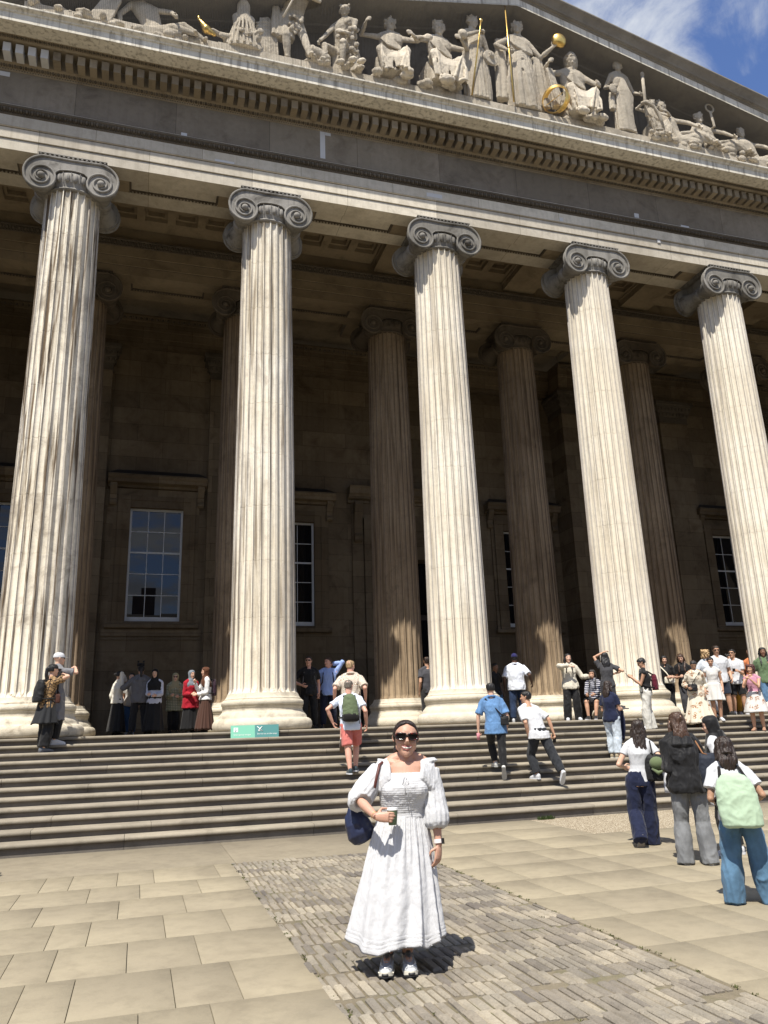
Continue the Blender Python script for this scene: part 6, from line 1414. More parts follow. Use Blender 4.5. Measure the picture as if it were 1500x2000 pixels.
# ---- shoes
GR, DG, CRM = plain('silver_mesh', (.42, .44, .46), .5, .1, 60, .5, 300), plain('dark_grey_overlay', (.10, .105, .11), .45, .1), plain('cream_midsole', (.62, .59, .50), .6, .05)
SV = plain('silver_panel', (.50, .52, .54), .28, .05, metal=.55); RB = plain('black_rubber', (.02, .02, .022), .6)
for q in 'LR':
    a = Vector((F.ank[q].x, F.ank[q].y, .098)); f = Vector((F.tvec[q].x, F.tvec[q].y, 0)).normalized(); sx = Vector((f.y, -f.x, 0)); up = Vector((0, 0, 1))
    sd = -1 if q == 'L' else 1
    so = bpy.data.objects.new('shoe', None); COL.objects.link(so); so.parent = wroot
    def R_2(fw, z, w, hgt): return (Vector((a.x, a.y, 0))+f*fw+up*z, sx*w, up*hgt)
    g_ = MB(); ringloft(g_, [R_2(-.075, .062, .012, .022), R_2(-.066, .066, .030, .040), R_2(-.03, .072, .035, .048), (R_2(.02, .068, .037, .046)), R_2(.06, .060, .040, .038), R_2(.10, .052, .045, .031), R_2(.14, .047, .046, .026), R_2(.175, .042, .038, .020), R_2(.195, .038, .020, .012)], 26); g_.build('upper', GR, so, True)
    g_ = MB(); g_.tube([a+up*.008+(f*cos(t_)*.040+sx*sin(t_)*.033)+up*.010*(cos(t_) < -.3) for t_ in [2*pi*i/20 for i in range(20)]], .0075, 8, True); g_.build('collar', DG, so, True)
    prf = [(-.082, .016), (-.07, .032), (-.02, .037), (.03, .037), (.08, .044), (.13, .050), (.17, .044), (.20, .024), (.212, .008)]
    def slab_(z0_, z1_, gr): 
        vs = []
        for z in (z0_, z1_):
            g2 = gr if z == z0_ else gr-.002
            for fw, w in prf: vs.append(Vector((a.x, a.y, 0))+f*fw*(1+.0)+up*(z+(.012 if fw > .19 else (.004 if fw > .165 else 0)))-sx*(w+g2))
            for fw, w in prf[::-1]: vs.append(Vector((a.x, a.y, 0))+f*fw+up*(z+(.012 if fw > .19 else (.004 if fw > .165 else 0)))+sx*(w+g2))
        m2 = 2*len(prf); return vs, [tuple(range(m2))[::-1], tuple(m2+i for i in range(m2))]+[(i, (i+1) % m2, m2+(i+1) % m2, m2+i) for i in range(m2)]
    g_ = MB(); v_, f_2 = slab_(.012, .034, .001); g_.add(v_, f_2)
    for fw in (-.05, -.02, .01, .04, .07, .10, .13):   # sculpted midsole ribs
        for s2 in (-1, 1): g_.tube([Vector((a.x, a.y, 0))+f*fw+sx*s2*.046+up*.016, Vector((a.x, a.y, 0))+f*(fw+.02)+sx*s2*(.048 if fw > .05 else .040)+up*.032], .005, 6)
    g_.build('midsole', CRM, so, auto=40)
    g_ = MB(); v_, f_2 = slab_(.001, .013, .0025); g_.add(v_, f_2); g_.ball(Vector((a.x, a.y, 0))+f*.196+up*.030, (.026, .022, .014), 10, 6); g_.build('outsole', RB, so, auto=40)
    g_ = MB()
    def top(fw, x, dz=.002):   # a point on the upper
        T_ = [(-.066, .066, .030, .040), (-.03, .072, .035, .048), (.02, .068, .037, .046), (.06, .060, .040, .038), (.10, .052, .045, .031), (.14, .047, .046, .026), (.175, .042, .038, .020)]
        for (f0, z0_, w0, h0), (f1, z1_, w1, h1) in zip(T_[:-1], T_[1:]):
            if f0 <= fw <= f1+1e-6:
                u = (fw-f0)/(f1-f0); z = z0_+(z1_-z0_)*u; w = w0+(w1-w0)*u; h = h0+(h1-h0)*u; break
        return Vector((a.x, a.y, 0))+f*fw+sx*x*w+up*(z+h*sqrt(max(0, 1-x*x))+dz)
    for s2 in (-1, 1):
        g_.tube([top(.165, s2*.30), top(.13, s2*.62), top(.09, s2*.80), top(.04, s2*.90), top(-.02, s2*.93)], .0045, 6)
        g_.tube([top(.13, s2*.62), top(.10, s2*.93, -.002), top(.06, s2*.98, -.004)], .0045, 6)
        g_.tube([top(.02, s2*.55), top(.05, s2*.85), top(.08, s2*.97, -.003)], .005, 6)
        g_.tube([top(-.03, s2*.70), top(-.01, s2*.97, -.005), top(.03, s2*.99, -.01)], .005, 6)
    g_.tube([top(.172, -.8, -.004), top(.172, -.4), top(.174, 0), top(.172, .4), top(.172, .8, -.004)], .006, 6); g_.build('overlay', SV, so, True)
    g_ = MB(); g_.tube([top(.035, 0, -.002)+up*.010, top(.06, 0, .001), top(.10, 0, .001)], [.020, .017, .014], 8)
    g_.tube([a+f*.040+up*.006, a+f*.052+up*.026], [.020, .017], 10); g_.build('tongue', DG, so, True)
    g_ = MB()
    for i, fw in enumerate((.045, .06, .075, .09, .105)): g_.tube([top(fw, -.45, .004), top(fw+.006, 0, .010), top(fw, .45, .004)], .0028, 6)
    for s2 in (-1, 1): g_.tube([top(.045, 0, .014), top(.045, s2*.3, .020), top(.060, s2*.55, .012), top(.075, s2*.5, .010), top(.055, s2*.15, .013)], .0022, 6)
    g_.build('laces', plain('lace', (.30, .31, .32), .7), so, True)
# ---- watch, cup, bag: things of their own
d_ = (F.wri['L']-F.elb['L']).normalized(); e1 = d_.cross(Vector((0, 1, 0))).normalized(); e2 = e1.cross(d_).normalized(); c = F.wri['L']-d_*.028
g_ = MB()
for dd in (-.010, -.0066, -.0033, 0, .0033, .0066, .010): g_.tube([c+d_*dd+e1*.0305*cos(a)+e2*.0285*sin(a) for a in [2*pi*i/28 for i in range(28)]], .0045, 6, True)
wt_ = put(g_, F, 'wrist_watch', cloth((.68, .60, .58), 'plain', .4), 'watch with a pale pink strap and square black face on her left wrist', 'watch')
bl = Matrix.Rotation(-F.face, 4, 'Z') @ (Vector(wt_.location)-Vector(F.loc))
nn = (Vector((-.85, .45, 0))-d_*Vector((-.85, .45, 0)).dot(d_)).normalized(); tt = nn.cross(d_).normalized(); cc = c+nn*.033-bl
g_ = MB(); vs = [cc+nn*o+d_*a*.019+tt*b_*.016 for o in (-.004, .006) for a, b_ in ((-1, -1), (-1, 1), (1, 1), (1, -1))]
g_.add(vs, [(3, 2, 1, 0), (4, 5, 6, 7), (0, 1, 5, 4), (1, 2, 6, 5), (2, 3, 7, 6), (3, 0, 4, 7)]); g_.build('watch_face', MT['shades'], wt_)
# cup
cp = Vector((.004, .232, .952)); g_ = MB(); g_.lathe([(.0265, 0), (.0285, .002), (.0375, .100), (.036, .100), (.027, .004)], 36, (0, 0, 0), cap=True)
g_.v = [tuple(Vector(p)+cp) for p in g_.v]; cu = put(g_, F, 'coffee_cup', plain('green_card', (.105, .15, .085), .55, .05), 'small green takeaway cup with white lid held by the woman in white', 'cup', smooth=True, auto=40)
g_ = MB(); g_.lathe([(.0385, .096), (.0395, .097), (.0395, .102), (.037, .104), (.036, .112), (.030, .113), (.029, .108), (.005, .108)], 36); g_.v = [(p[0], p[1], p[2]) for p in g_.v]
off = Matrix.Rotation(-F.face, 4, 'Z') @ (Vector(cu.location)-Vector(F.loc)); g_.v = [tuple(Vector(p)+cp-off) for p in g_.v]; g_.build('lid', plain('white_lid', (.65, .65, .64), .35, .02), cu, auto=40)
g_ = MB(); e_ = cp+Vector((0, 0, .052))-off
for i in range(5): g_.tube([e_+Vector((.016*cos(1.25*i), .0345, .016*sin(1.25*i))), e_+Vector((.010*cos(1.25*i+.5), .0348, .010*sin(1.25*i+.5)))], .0014, 5)
g_.build('printed_mark', plain('pale_print', (.30, .40, .26), .6), cu, True)
# shoulder bag behind her right arm
g_ = MB(); c = Vector((.250, -.02, .915))
rot = lambda x, z: Vector((x*.92+z*.40, 0, z*.92-x*.40))
ringloft(g_, [(c+rot(0, -.105), rot(.04, 0), (0, .03, 0)), (c+rot(0, -.095), rot(.080, 0), (0, .05, 0)), (c+rot(0, -.04), rot(.100, 0), (0, .07, 0)), (c+rot(0, .04), rot(.088, 0), (0, .06, 0)), (c+rot(0, .10), rot(.062, 0), (0, .04, 0)), (c+rot(-.01, .15), rot(.03, 0), (0, .02, 0))], 26)
bg_ = put(g_, F, 'shoulder_bag', plain('navy_leather', (.016, .022, .055), .38, .1, 6, .3, 90), 'soft navy shoulder bag with red-brown strap under the arm of the woman in white', 'bag', jobs=True, voxel=.006, disp=wrinkle(.007, 11, 7, 4))
bs_ = Matrix.Rotation(-F.face, 4, 'Z') @ (Vector(bg_.location)-Vector(F.loc)); g_ = MB()
sh = F.sh['R']
for dx in (0,):
    g_.tube([p+Vector((dx, 0, 0))-bs_ for p in (c+rot(-.02, .14), Vector((.145, .055, 1.10)), Vector((.118, .118, 1.22)), Vector((.085, .075, 1.345)), sh+Vector((-.035, .0, .058)), sh+Vector((-.02, -.07, -.02)), Vector((.16, -.12, 1.15)), c+rot(.02, .12)+Vector((0, -.03, 0)))], .011, 6)
g_.build('strap', plain('oxblood_leather', (.085, .022, .017), .5), bg_, True)
# ================================================================ PEDIMENT SCULPTURE
YS = YA-.66; ZS = B+3.17+.54
a = MB(); rr_ = random.Random(9)
x = XM-13.5
while x < XM+13.5:
    w = rr_.uniform(.9, 1.6); hmax = 7.33-.245*abs(x-XM)-3.17
    a.box(x+.004, x+w-.004, YA-.84, YA+.17, B+3.17, B+3.17+min(.54, hmax-.35)+rr_.uniform(-.02, .02)); x += w
part(a, 'plinth', MT['statue'])
def folds(g, c0, c1, r0, r1, n, seed, fr=.022, d0=.75, d1=.85, arc=(0, 2*pi), sway=.04):
    """cloth falling from a waist ring to a hem ring as a fan of pleats over a core"""
    rs = random.Random(seed); c0, c1 = Vector(c0), Vector(c1)
    ringloft(g, [(c0, (r0*.9, 0, 0), (0, r0*d0*.9, 0)), (c0.lerp(c1, .5), ((r0+r1)*.46, 0, 0), (0, (r0*d0+r1*d1)*.46, 0)), (c1, (r1*.92, 0, 0), (0, r1*d1*.92, 0))], 24)
    for i in range(n):
        a = arc[0]+(arc[1]-arc[0])*(i+rs.uniform(-.25, .25))/n; b_ = a+rs.uniform(-.18, .18); s_ = rs.uniform(-1, 1)*sway
        P = []
        for u in (0, .25, .5, .75, 1):
            r = r0+(r1-r0)*u; d = r0*d0+(r1*d1-r0*d0)*u; q = a+(b_-a)*u
            c = c0.lerp(c1, u); P.append(c+Vector((r*cos(q)+s_*sin(pi*u), d*sin(q), 0)))
        f = fr*rs.uniform(.7, 1.35); g.tube(P, [f*.6, f, f*1.1, f*1.25, f*1.3], 7)
def swag(g, pts, r, n=4, spread=.05):
    """a bundle of folds lying across the body"""
    pts = [Vector(p) for p in pts]
    for i in range(n):
        o = Vector((0, 0, (i-(n-1)/2)*spread)); m_ = [p+o*(1 if 0 < k < len(pts)-1 else .4)+Vector((0, -.006*i, 0)) for k, p in enumerate(pts)]
        g.tube(m_, [r*.7]+[r]*(len(pts)-2)+[r*.7], 7)
def statue(x, k, F, draw, label, rz=180, veil=False, z=ZS, y=YS, hair='bun', bare=False, scale=None):
    sc = k/1.7; g = MB(); F.torso(g, .002 if bare else .012, n=24)
    for q, pb in (('L', (-1, 0, .2)), ('R', (1, 0, .2))):
        F.arm(g, q, .003, n=12); F.leg(g, q, .004, n=12); d = (F.wri[q]-F.elb[q]).normalized()
        hand(g, F.wri[q], d, Vector(pb), 1.7, F.curl[0 if q == 'L' else 1], -1 if q == 'R' else 1, r=.011)
        limb(g, [F.ank[q]-F.tvec[q]*.02, F.ank[q]+F.tvec[q]*.15], [.036, .028], 10)
    head_shape(g, F.M, F.hh*1.05, F.neck-F.up*.03, .055, 1.05)
    X = lambda x, y, z: F.M @ Vector((x*F.hh, y*F.hh, z*F.hh))
    for sx in (-1, 1): g.ball(X(sx*.15, .40, .04), F.hh*.05, 8, 5)
    if veil: limb(g, [X(0, -.05, .30), X(0, -.22, .05), F.neck+Vector((0, -.05, -.03)), F.neck+Vector((0, -.06, -.25))], [.098, .115, .12, .15], 16)
    elif hair:
        rs = random.Random(int(x*7)); 
        for _ in range(46):
            a_ = rs.uniform(0, 2*pi); zz = rs.uniform(-.15, .5); r = .40*sqrt(max(.05, 1-(zz*.85)**2)); yy = -.06+r*sin(a_)*1.15
            if yy > .20 and zz < .30: continue
            g.ball(X(r*cos(a_), yy, zz), F.hh*rs.uniform(.07, .10), 6, 4)
    draw(g, F, X)
    o = soft(g, 'statue', MT['statue'], None, .0095, 1, lambda p, n: .004*mnoise.noise(p*22)+.003*mnoise.noise(p*50))
    o.location = (x, y, z); o.scale = (sc, sc*.66, sc); o.rotation_euler = (0, 0, radians(rz)); tag(o, label, 'statue', 'carved figures in the pediment'); return o, sc
def acc(o, g, name, mat, **kw): return g.build(name, mat, o, True, **kw)
def Fg(**k): k.setdefault('h', 1.7); h = k.pop('h'); return Fig((0, 0, 0), 0, h, k.pop('female', True), **k)
# -- standing woman with the gilded orb and spear (tallest)
F = Fg(feet=((-.10, .05, 0), (.10, -.03, 0)), wl=(-.50, .22, 1.22), el=(-.4, -.2, -1), wr=(.26, .20, .98), er=(1, -.4, 0), hyaw=-22, curl=(.35, 1.1), build=1.12)
def dr(g, F, X):
    folds(g, (0, 0, 1.05), (0, .0, .03), .17, .25, 26, 3, .024)
    swag(g, [(.17, .04, 1.36), (.10, .13, 1.25), (-.06, .15, 1.16), (-.20, .08, 1.12)], .026, 5, .045); swag(g, [(-.17, .02, 1.08), (0, .15, 1.0), (.18, .06, .98)], .024, 4, .05)
    for sx, zt in ((-1, 1.12), (1, 1.30)): folds(g, (sx*.30, -.03, zt), (sx*.34, -.02, .18), .07, .085, 7, 5+sx, .022)
    swag(g, [(.1, .14, .9), (-.05, .17, .72), (-.16, .14, .45)], .022, 4, .05)
oj, sj = statue(12.32, 3.42, F, dr, 'tallest stone woman holding up a gilded orb and a long gilded spear')
g = MB(); c = F.wri['L']+Vector((-.10, .06, .11)); g.ball(c, .118, 24, 16); acc(oj, g, 'gilded_orb', MT['gold'])
g = MB(); q_ = F.wri['R']+Vector((.0, .06, -.05)); g.tube([(q_.x, q_.y, .0), (q_.x, q_.y, 1.80)], .014, 8); g.ball((q_.x, q_.y, 1.83), (.032, .032, .055), 12, 8); g.ball((q_.x, q_.y, .98), .024, 8, 5); acc(oj, g, 'gilded_spear', MT['gold'])
# -- standing woman with gilded rod and palette
F = Fg(feet=((-.09, .05, 0), (.09, 0, 0)), wl=(-.27, .12, .92), wr=(-.02, .26, 1.24), er=(1, -.1, -.6), hyaw=24, hpitch=-8, curl=(.8, 1.1))
def dr(g, F, X):
    folds(g, (0, 0, 1.06), (0, .0, .03), .16, .21, 24, 8, .023); swag(g, [(-.14, .03, 1.38), (-.02, .13, 1.22), (.14, .06, 1.08)], .022, 4, .04); folds(g, (.16, .02, .95), (.18, .04, .3), .05, .07, 6, 4, .02)
    g.tube([(-.22, .10, .86), (-.24, .16, .86)], [.135, .135], 22)
oi_, si = statue(10.82, 3.20, F, dr, 'stone woman with a gilded rod across her body and a round palette at her hip')
g = MB(); g.tube([(.16, .18, .02), (-.02, .31, 1.20), (-.05, .33, 1.40)], .013, 8); g.ball((-.05, .33, 1.42), .03, 10, 7); acc(oi_, g, 'gilded_rod', MT['gold'])
# seated helper
def seated(x, k, label, seed, hyaw=0, twist=0, wl=(-.22, .32, .66), wr=(.22, .30, .66), veil=False, base='rock', rz=180, female=True, hp=-8, extra=None, lean=(0, .03), hair='bun'):
    F = Fg(female=female, pel=(0, -.06, -.40), lean=lean, feet=((-.13, .36, 0), (.13, .28, 0)), knees=((-.25, .3, 1), (.25, .3, 1)), wl=wl, wr=wr, el=(-1, -.4, -.1), er=(1, -.4, -.1), hyaw=hyaw, hpitch=hp, twist=twist, build=1.15)
    def dr(g, F, X):
        rs = random.Random(seed); pz = F.pelvis.z
        g.box(-.26, .26, -.30, .10, 0, pz-.03)                                  # seat
        for q, sx in (('L', -1), ('R', 1)):
            limb(g, [F.hip[q], F.knee[q]], [.105, .078], 16); limb(g, [F.knee[q], F.ank[q]+Vector((0, -.01, .03))], [.074, .070], 16)
            for i in range(6):
                a_ = rs.uniform(-.9, .9); kx = F.knee[q]+Vector((sx*.05*i/6, .06-.02*i, .06-.02*i)); an = F.ank[q]+Vector((.09*a_, .07-.03*abs(a_), .0)); g.tube([kx, kx.lerp(an, .5)+Vector((.03*a_, .05, 0)), an+Vector((.02*a_, .03, 0))], [.012, .017, .021], 7)
        # cloth slung between the knees
        kl, kr = F.knee['L'], F.knee['R']
        for i in range(11):
            u = i/10; t0 = kl.lerp(kr, u)+Vector((0, .02, .05)); sag = .10*sin(pi*u); b_ = F.ank['L'].lerp(F.ank['R'], u)+Vector((0, -.02, .04)); g.tube([F.pelvis+Vector((kl.x+(kr.x-kl.x)*u*.8, .05, .10)), t0+Vector((0, .0, -sag)), t0.lerp(b_, .5)+Vector((0, .06, -sag*.3)), b_+Vector((rs.uniform(-.03, .03), .06, 0))], [.016, .019, .018, .022], 7)
        ringloft(g, [((0, .0, pz-.08), (.24, 0, 0), (0, .16, 0)), ((0, .12, pz-.16), (.22, 0, 0), (0, .15, 0)), ((0, .20, .08), (.24, 0, 0), (0, .13, 0))], 18)
        swag(g, [(.16, .04, pz+.42), (.06, .13, pz+.30), (-.14, .10, pz+.18)], .024, 5, .045); swag(g, [(-.2, .02, pz+.08), (0, .16, pz+.03), (.22, .06, pz+.07)], .026, 3, .045)
        for i in range(10): g.ball((rs.uniform(-.34, .34), rs.uniform(-.1, .42), rs.uniform(.0, .05)), (rs.uniform(.06, .12), .09, .06), 7, 5)
        if extra: extra(g, F, X)
    return statue(x, k, F, dr, label, rz, veil, hair=hair)+(F,)
seated(8.20, 3.13, 'seated stone woman with one hand raised, left of the seated pair', 21, hyaw=10, wr=(.42, .24, .98), wl=(-.30, .34, .78), rz=172)
seated(9.72, 3.55, 'seated stone woman holding a small globe on her knee, right of the seated pair', 22, hyaw=-12, wl=(-.24, .30, .86), wr=(.34, .26, .72), rz=186, extra=lambda g, F, X: g.ball(F.wri['L']+Vector((0, .06, .07)), .075, 12, 8))
seated(14.15, 3.50, 'seated stone figure in a hood with heavy cloth over its knees, beside the gilded rings', 23, hyaw=-10, hp=-22, veil=False, wl=(-.28, .32, .62), wr=(.48, .14, .92), female=False, extra=lambda g, F, X: (limb(g, [X(0, -.05, .33), X(0, -.25, .1), X(0, -.22, -.35)], [.10, .12, .11], 14), folds(g, (.46, .10, .86), (.34, .06, .2), .05, .10, 7, 2, .02)))
# gilded armillary rings
ar = empty('armillary_sphere', (13.22, YA-.98, ZS+.05), 0, 'gilded open sphere of broad rings standing at the feet of the hooded figure', 'sculpture')
g = MB(); R_a = .40
def band(ax_, w=.065):
    A = Vector(ax_).normalized(); e1 = A.orthogonal().normalized(); e2 = A.cross(e1); vs = []; n = 40
    for i in range(n):
        a_ = 2*pi*i/n; d = e1*cos(a_)+e2*sin(a_)
        for r, h_ in ((R_a, -w), (R_a, w), (R_a-.02, w), (R_a-.02, -w)): vs.append(d*r+A*h_+Vector((0, 0, R_a)))
    g.add(vs, [(4*i+j, 4*((i+1) % n)+j, 4*((i+1) % n)+(j+1) % 4, 4*i+(j+1) % 4) for i in range(n) for j in range(4)])
band((1, .5, .25)); band((.15, .4, 1)); g.tube([(-.38, -.05, .05), (.30, .05, .78)], .012, 6); g.build('ring_band', MT['gold'], ar, auto=40)
# -- standing woman with club, mask and fan of pleats
F = Fg(feet=((-.10, .04, 0), (.10, .0, 0)), wl=(-.36, .14, .95), wr=(.24, .14, .98), hyaw=-34, hpitch=-2, curl=(1, .8))
def dr(g, F, X):
    rs = random.Random(5); folds(g, (0, 0, 1.02), (0, .0, .03), .15, .20, 12, 4, .02)
    for i in range(15):
        a_ = (i-7)/7; g.tube([(-.02+.10*a_, .13-.02*a_*a_, 1.22-.16*a_*a_), (-.02+.17*a_, .17-.05*a_*a_, .95-.1*a_*a_), (.02+.15*a_, .18-.06*a_*a_, .5), (.03+.16*a_, .18-.05*a_*a_, .03)], [.010, .022, .024, .026], 7)
    g.ball((.25, .18, .90), (.085, .05, .11), 12, 8); folds(g, (.22, .05, .9), (.24, .05, .5), .05, .06, 6, 3, .018)
om, sm_ = statue(15.82, 2.86, F, dr, 'stone woman with fan-like pleats holding a slender carved club and a mask')
g = MB(); g.tube([(-.40, .20, .42), (-.42, .20, .95), (-.45, .18, 1.36)], [.034, .034, .034], 9); g.ball((-.452, .18, 1.41), (.045, .045, .06), 8, 6); acc(om, g, 'club', MT['statue'])
# -- harp player and companion
seated(16.95, 2.17, 'seated stone figure behind a curved harp in the right slope of the pediment', 31, hyaw=-20, wl=(-.25, .3, .8), wr=(.36, .25, .98), rz=176)
g = MB(); hp_ = empty('stone_harp', (16.62, YS-.30, ZS+.25), 0, 'curved stone harp with strings in front of the seated figure', 'sculpture')
g.tube([(.35, 0, 0), (.30, 0, .5), (.12, 0, .82), (-.18, 0, .92), (-.30, 0, .84)], [.06, .06, .05, .05, .06], 9); g.tube([(.35, 0, 0), (.05, 0, -.06)], [.05, .04], 8); g.build('harp_frame', MT['statue'], hp_, True)
for i in range(5): s_ = MB(); s_.tube([(-.22+.07*i, 0, .88-.01*i), (.10+.05*i, 0, -.02)], .008, 5); s_.build('string', MT['statue'], hp_, True)
def reclin(x, k, label, seed, rz, hyaw=0, body=0.9, arm=None, nude=False, y=YS, z=ZS):
    F = Fg(female=not nude, pel=(0, 0, -.74), lean=(.22, -.06), feet=((-.75, .16, .0), (-.62, .26, .02)), knees=((-.2, .4, 1), (-.3, .3, 1)), wl=(-.30, .30, .34), wr=(.52, .05, .10), el=(-1, .4, 0), er=(1, -.2, 0), hyaw=hyaw, build=1.15)
    F.hip['L'] = F.pelvis+Vector((-.06, .06, -.02)); F.hip['R'] = F.pelvis+Vector((-.04, -.03, .02))
    def dr(g, F, X):
        rs = random.Random(seed)
        if not nude:
            for i in range(16):
                u = i/15; a0 = F.pelvis+Vector((-.02, .10-.2*u, .12)); kk = F.knee['L'].lerp(F.knee['R'], u)+Vector((0, 0, .08)); en = F.ank['L'].lerp(F.ank['R'], u)+Vector((rs.uniform(-.1, .12), rs.uniform(-.06, .08), .0))
                g.tube([a0, a0.lerp(kk, .5)+Vector((0, .04, -.03)), kk, kk.lerp(en, .5)+Vector((rs.uniform(-.05, .05), .05, 0)), en], [.03, .034, .034, .034, .03], 7)
        ringloft(g, [(F.pelvis+Vector((.12, -.02, -.03)), (0, .16, 0), (0, 0, .11)), (F.pelvis+Vector((-.12, 0, -.03)), (0, .19, 0), (0, 0, .12)), (F.pelvis+Vector((-.40, .08, -.03)), (0, .15, 0), (0, 0, .08))], 16)
        for i in range(22): g.ball((rs.uniform(-.75, .65), rs.uniform(-.1, .24), rs.uniform(-.02, .05)), (rs.uniform(.05, .12), .08, rs.uniform(.03, .07)), 7, 5)
        swag(g, [F.sh['L']+Vector((0, .05, .02)), F.chest+Vector((0, .13, -.05)), F.pelvis+Vector((.10, .12, .05))], .024, 4, .04)
        if arm: arm(g, F, X)
    return statue(x, k, F, dr, label, rz, z=z, y=y)
reclin(17.75, 3.08, 'stone figure half reclining in deep cloth behind the harp', 41, 180, hyaw=-20)
reclin(19.15, 2.86, 'reclining stone figure lifting a scrolled staff in the right corner', 42, 180, arm=lambda g, F, X: (g.tube([F.sh['L'], (-.02, .1, .62), (.02, .1, .95)], .03, 8), g.tube([(.02+.09*cos(t_), .1, 1.04+.09*sin(t_)) for t_ in [2*pi*i/14 for i in range(14)]], .022, 7, True)))
reclin(20.75, 2.63, 'reclining stone man leaning on his arm with bundles beside him, far right', 43, 180, hyaw=-15, nude=True, z=ZS-.12)
# -- left side
F = Fg(female=False, pel=(0, -.05, -.38), lean=(-.10, .22), feet=((-.05, .22, 0), (.25, .34, 0)), knees=((-.1, .6, 1), (.25, .6, 1)), wl=(-.1, .40, .62), wr=(.32, .44, .48), hpitch=-50, hyaw=10, build=1.12)
def dr(g, F, X):
    rs = random.Random(2); g.box(-.30, .16, -.30, .06, 0, F.pelvis.z-.04)
    for i in range(60): g.ball((rs.uniform(-.30, .02), rs.uniform(-.05, .24), rs.uniform(.28, .98)), (.045, .045, .05), 6, 4)
    for i in range(14): g.ball((rs.uniform(-.4, .3), rs.uniform(-.1, .4), .02), (.09, .08, .05), 6, 4)
statue(6.72, 2.75, F, dr, 'seated bare stone man bowed forward with a fleece across his lap', 150, bare=True)
F = Fg(female=False, feet=((-.20, .20, .0), (.12, .0, 0)), lean=(-.10, .30), pel=(.06, -.05, -.06), wl=(-.10, .46, 1.04), wr=(.18, .46, 1.02), el=(-1, -.1, -.5), er=(1, -.2, -.4), hpitch=-35, hyaw=-30, build=1.15)
def dr(g, F, X):
    folds(g, (.08, -.02, 1.0), (.16, .02, .42), .14, .12, 12, 3, .024); folds(g, (.30, .05, 1.0), (.30, .05, .45), .05, .06, 6, 6, .02)
    for i in range(20): g.ball((.10*cos(i), .16+.02*sin(i*3), .66+.16*sin(i*1.7)), (.03, .03, .04), 6, 4)
oe, se = statue(5.42, 3.05, F, dr, 'bare-chested stone hunter leaning on a long staff', 176, bare=True)
g = MB(); g.tube([(.22, .50, .50), (-.20, .52, 1.55)], .017, 8); acc(oe, g, 'staff', MT['statue'])
g = MB(); bo = empty('stone_boar', (6.05, YS-.1, ZS), 0, 'stone animal head with tusks lying between the hunter and the bowed man', 'sculpture')
limb(g, [(-.20, 0, .38), (.0, -.05, .32), (.22, -.16, .16)], [.20, .17, .09], 16); g.ball((-.16, .0, .56), (.10, .06, .12), 8, 6); limb(g, [(.05, -.18, .22), (.16, -.24, .26), (.2, -.24, .34)], [.03, .022, .01], 8)
rs = random.Random(3)
for i in range(24): g.ball((rs.uniform(-.4, .3), rs.uniform(-.2, .1), rs.uniform(.0, .12)), (.10, .09, .06), 6, 4)
soft(g, 'carved_head', MT['statue'], bo, .02, 1, lambda p, n: .012*mnoise.noise(p*12))
F = Fg(pel=(0, 0, -.55), lean=(.02, .10), feet=((-.20, .10, 0), (.20, -.10, 0)), knees=((-.5, 1, .6), (.5, 1, .6)), wl=(-.12, .30, .30), wr=(.10, .30, .34), hpitch=-40)
def dr(g, F, X):
    c = F.pelvis; limb(g, [X(0, 0, .30), X(0, -.1, 0), F.neck+Vector((0, 0, -.05))], [.11, .13, .13], 16)
    ringloft(g, [((0, .0, c.z+.45), (.12, 0, 0), (0, .10, 0)), ((0, .03, c.z+.15), (.22, 0, 0), (0, .18, 0)), ((0, .05, .12), (.34, 0, 0), (0, .26, 0)), ((0, .05, .0), (.38, 0, 0), (0, .28, 0))], 20)
    h0 = X(0, .05, .35)
    for i in range(12):
        a_ = -.4+(pi+.8)*i/11; g.tube([h0, (.13*cos(a_), .10+.12*sin(a_), c.z+.42), (.24*cos(a_), .05+.24*sin(a_), c.z+.1), (.36*cos(a_+.15), .05+.30*sin(a_+.15), .03)], [.016, .024, .026, .028], 7)
    swag(g, [(.22, .14, .42), (0, .30, .30), (-.26, .16, .20)], .026, 4, .05)
statue(4.02, 2.35, F, dr, 'kneeling stone figure wrapped in a veil beside a large wing', 178, hair=None)
wg = empty('stone_wing', (4.62, YS+.12, ZS), 0, 'tall feathered stone wing rising beside the veiled kneeling figure', 'sculpture')
g = MB(); pr = [(-.28, 0), (-.34, .5), (-.30, 1.0), (-.14, 1.40), (.06, 1.50), (.22, 1.25), (.30, .8), (.34, .3), (.36, -.02)]
g.prof_y(pr, -.06, .06)
for i in range(9): g.tube([(-.16+.05*i, -.07, 1.38-.02*i*i*.3), (-.20+.06*i, -.09, .8), (-.26+.075*i, -.07, .03)], [.02, .032, .030], 7)
for i in range(5): g.tube([(-.30, -.07, .75+.1*i), (.0, -.10, .85+.1*i), (.28, -.07, .75+.1*i)], .026, 7)
soft(g, 'wing', MT['statue'], wg, .016, 1, lambda p, n: .006*mnoise.noise(p*16))
reclin(1.75, 2.80, 'reclining stone figure with drapery in the left corner beside the tablet', 45, 180, hyaw=20, nude=True, z=ZS-.18)
tb = empty('stone_tablet', (.72, YS-.15, ZS-.15), 0, 'tilted stone tablet standing on the cornice at the far left', 'sculpture')
g = MB(); g.prof_y([(-.62, 0), (-.05, 0), (.18, .78), (.02, .92), (-.12, .84), (-.20, .90)], -.05, .05)
soft(g, 'slab', MT['statue'], tb, .02, 1, lambda p, n: .006*mnoise.noise(p*10))
lp = empty('gilded_lamp', (3.02, YS-.15, ZS+.22), 0, 'small gilded lamp held out beside the reclining figure', 'sculpture')
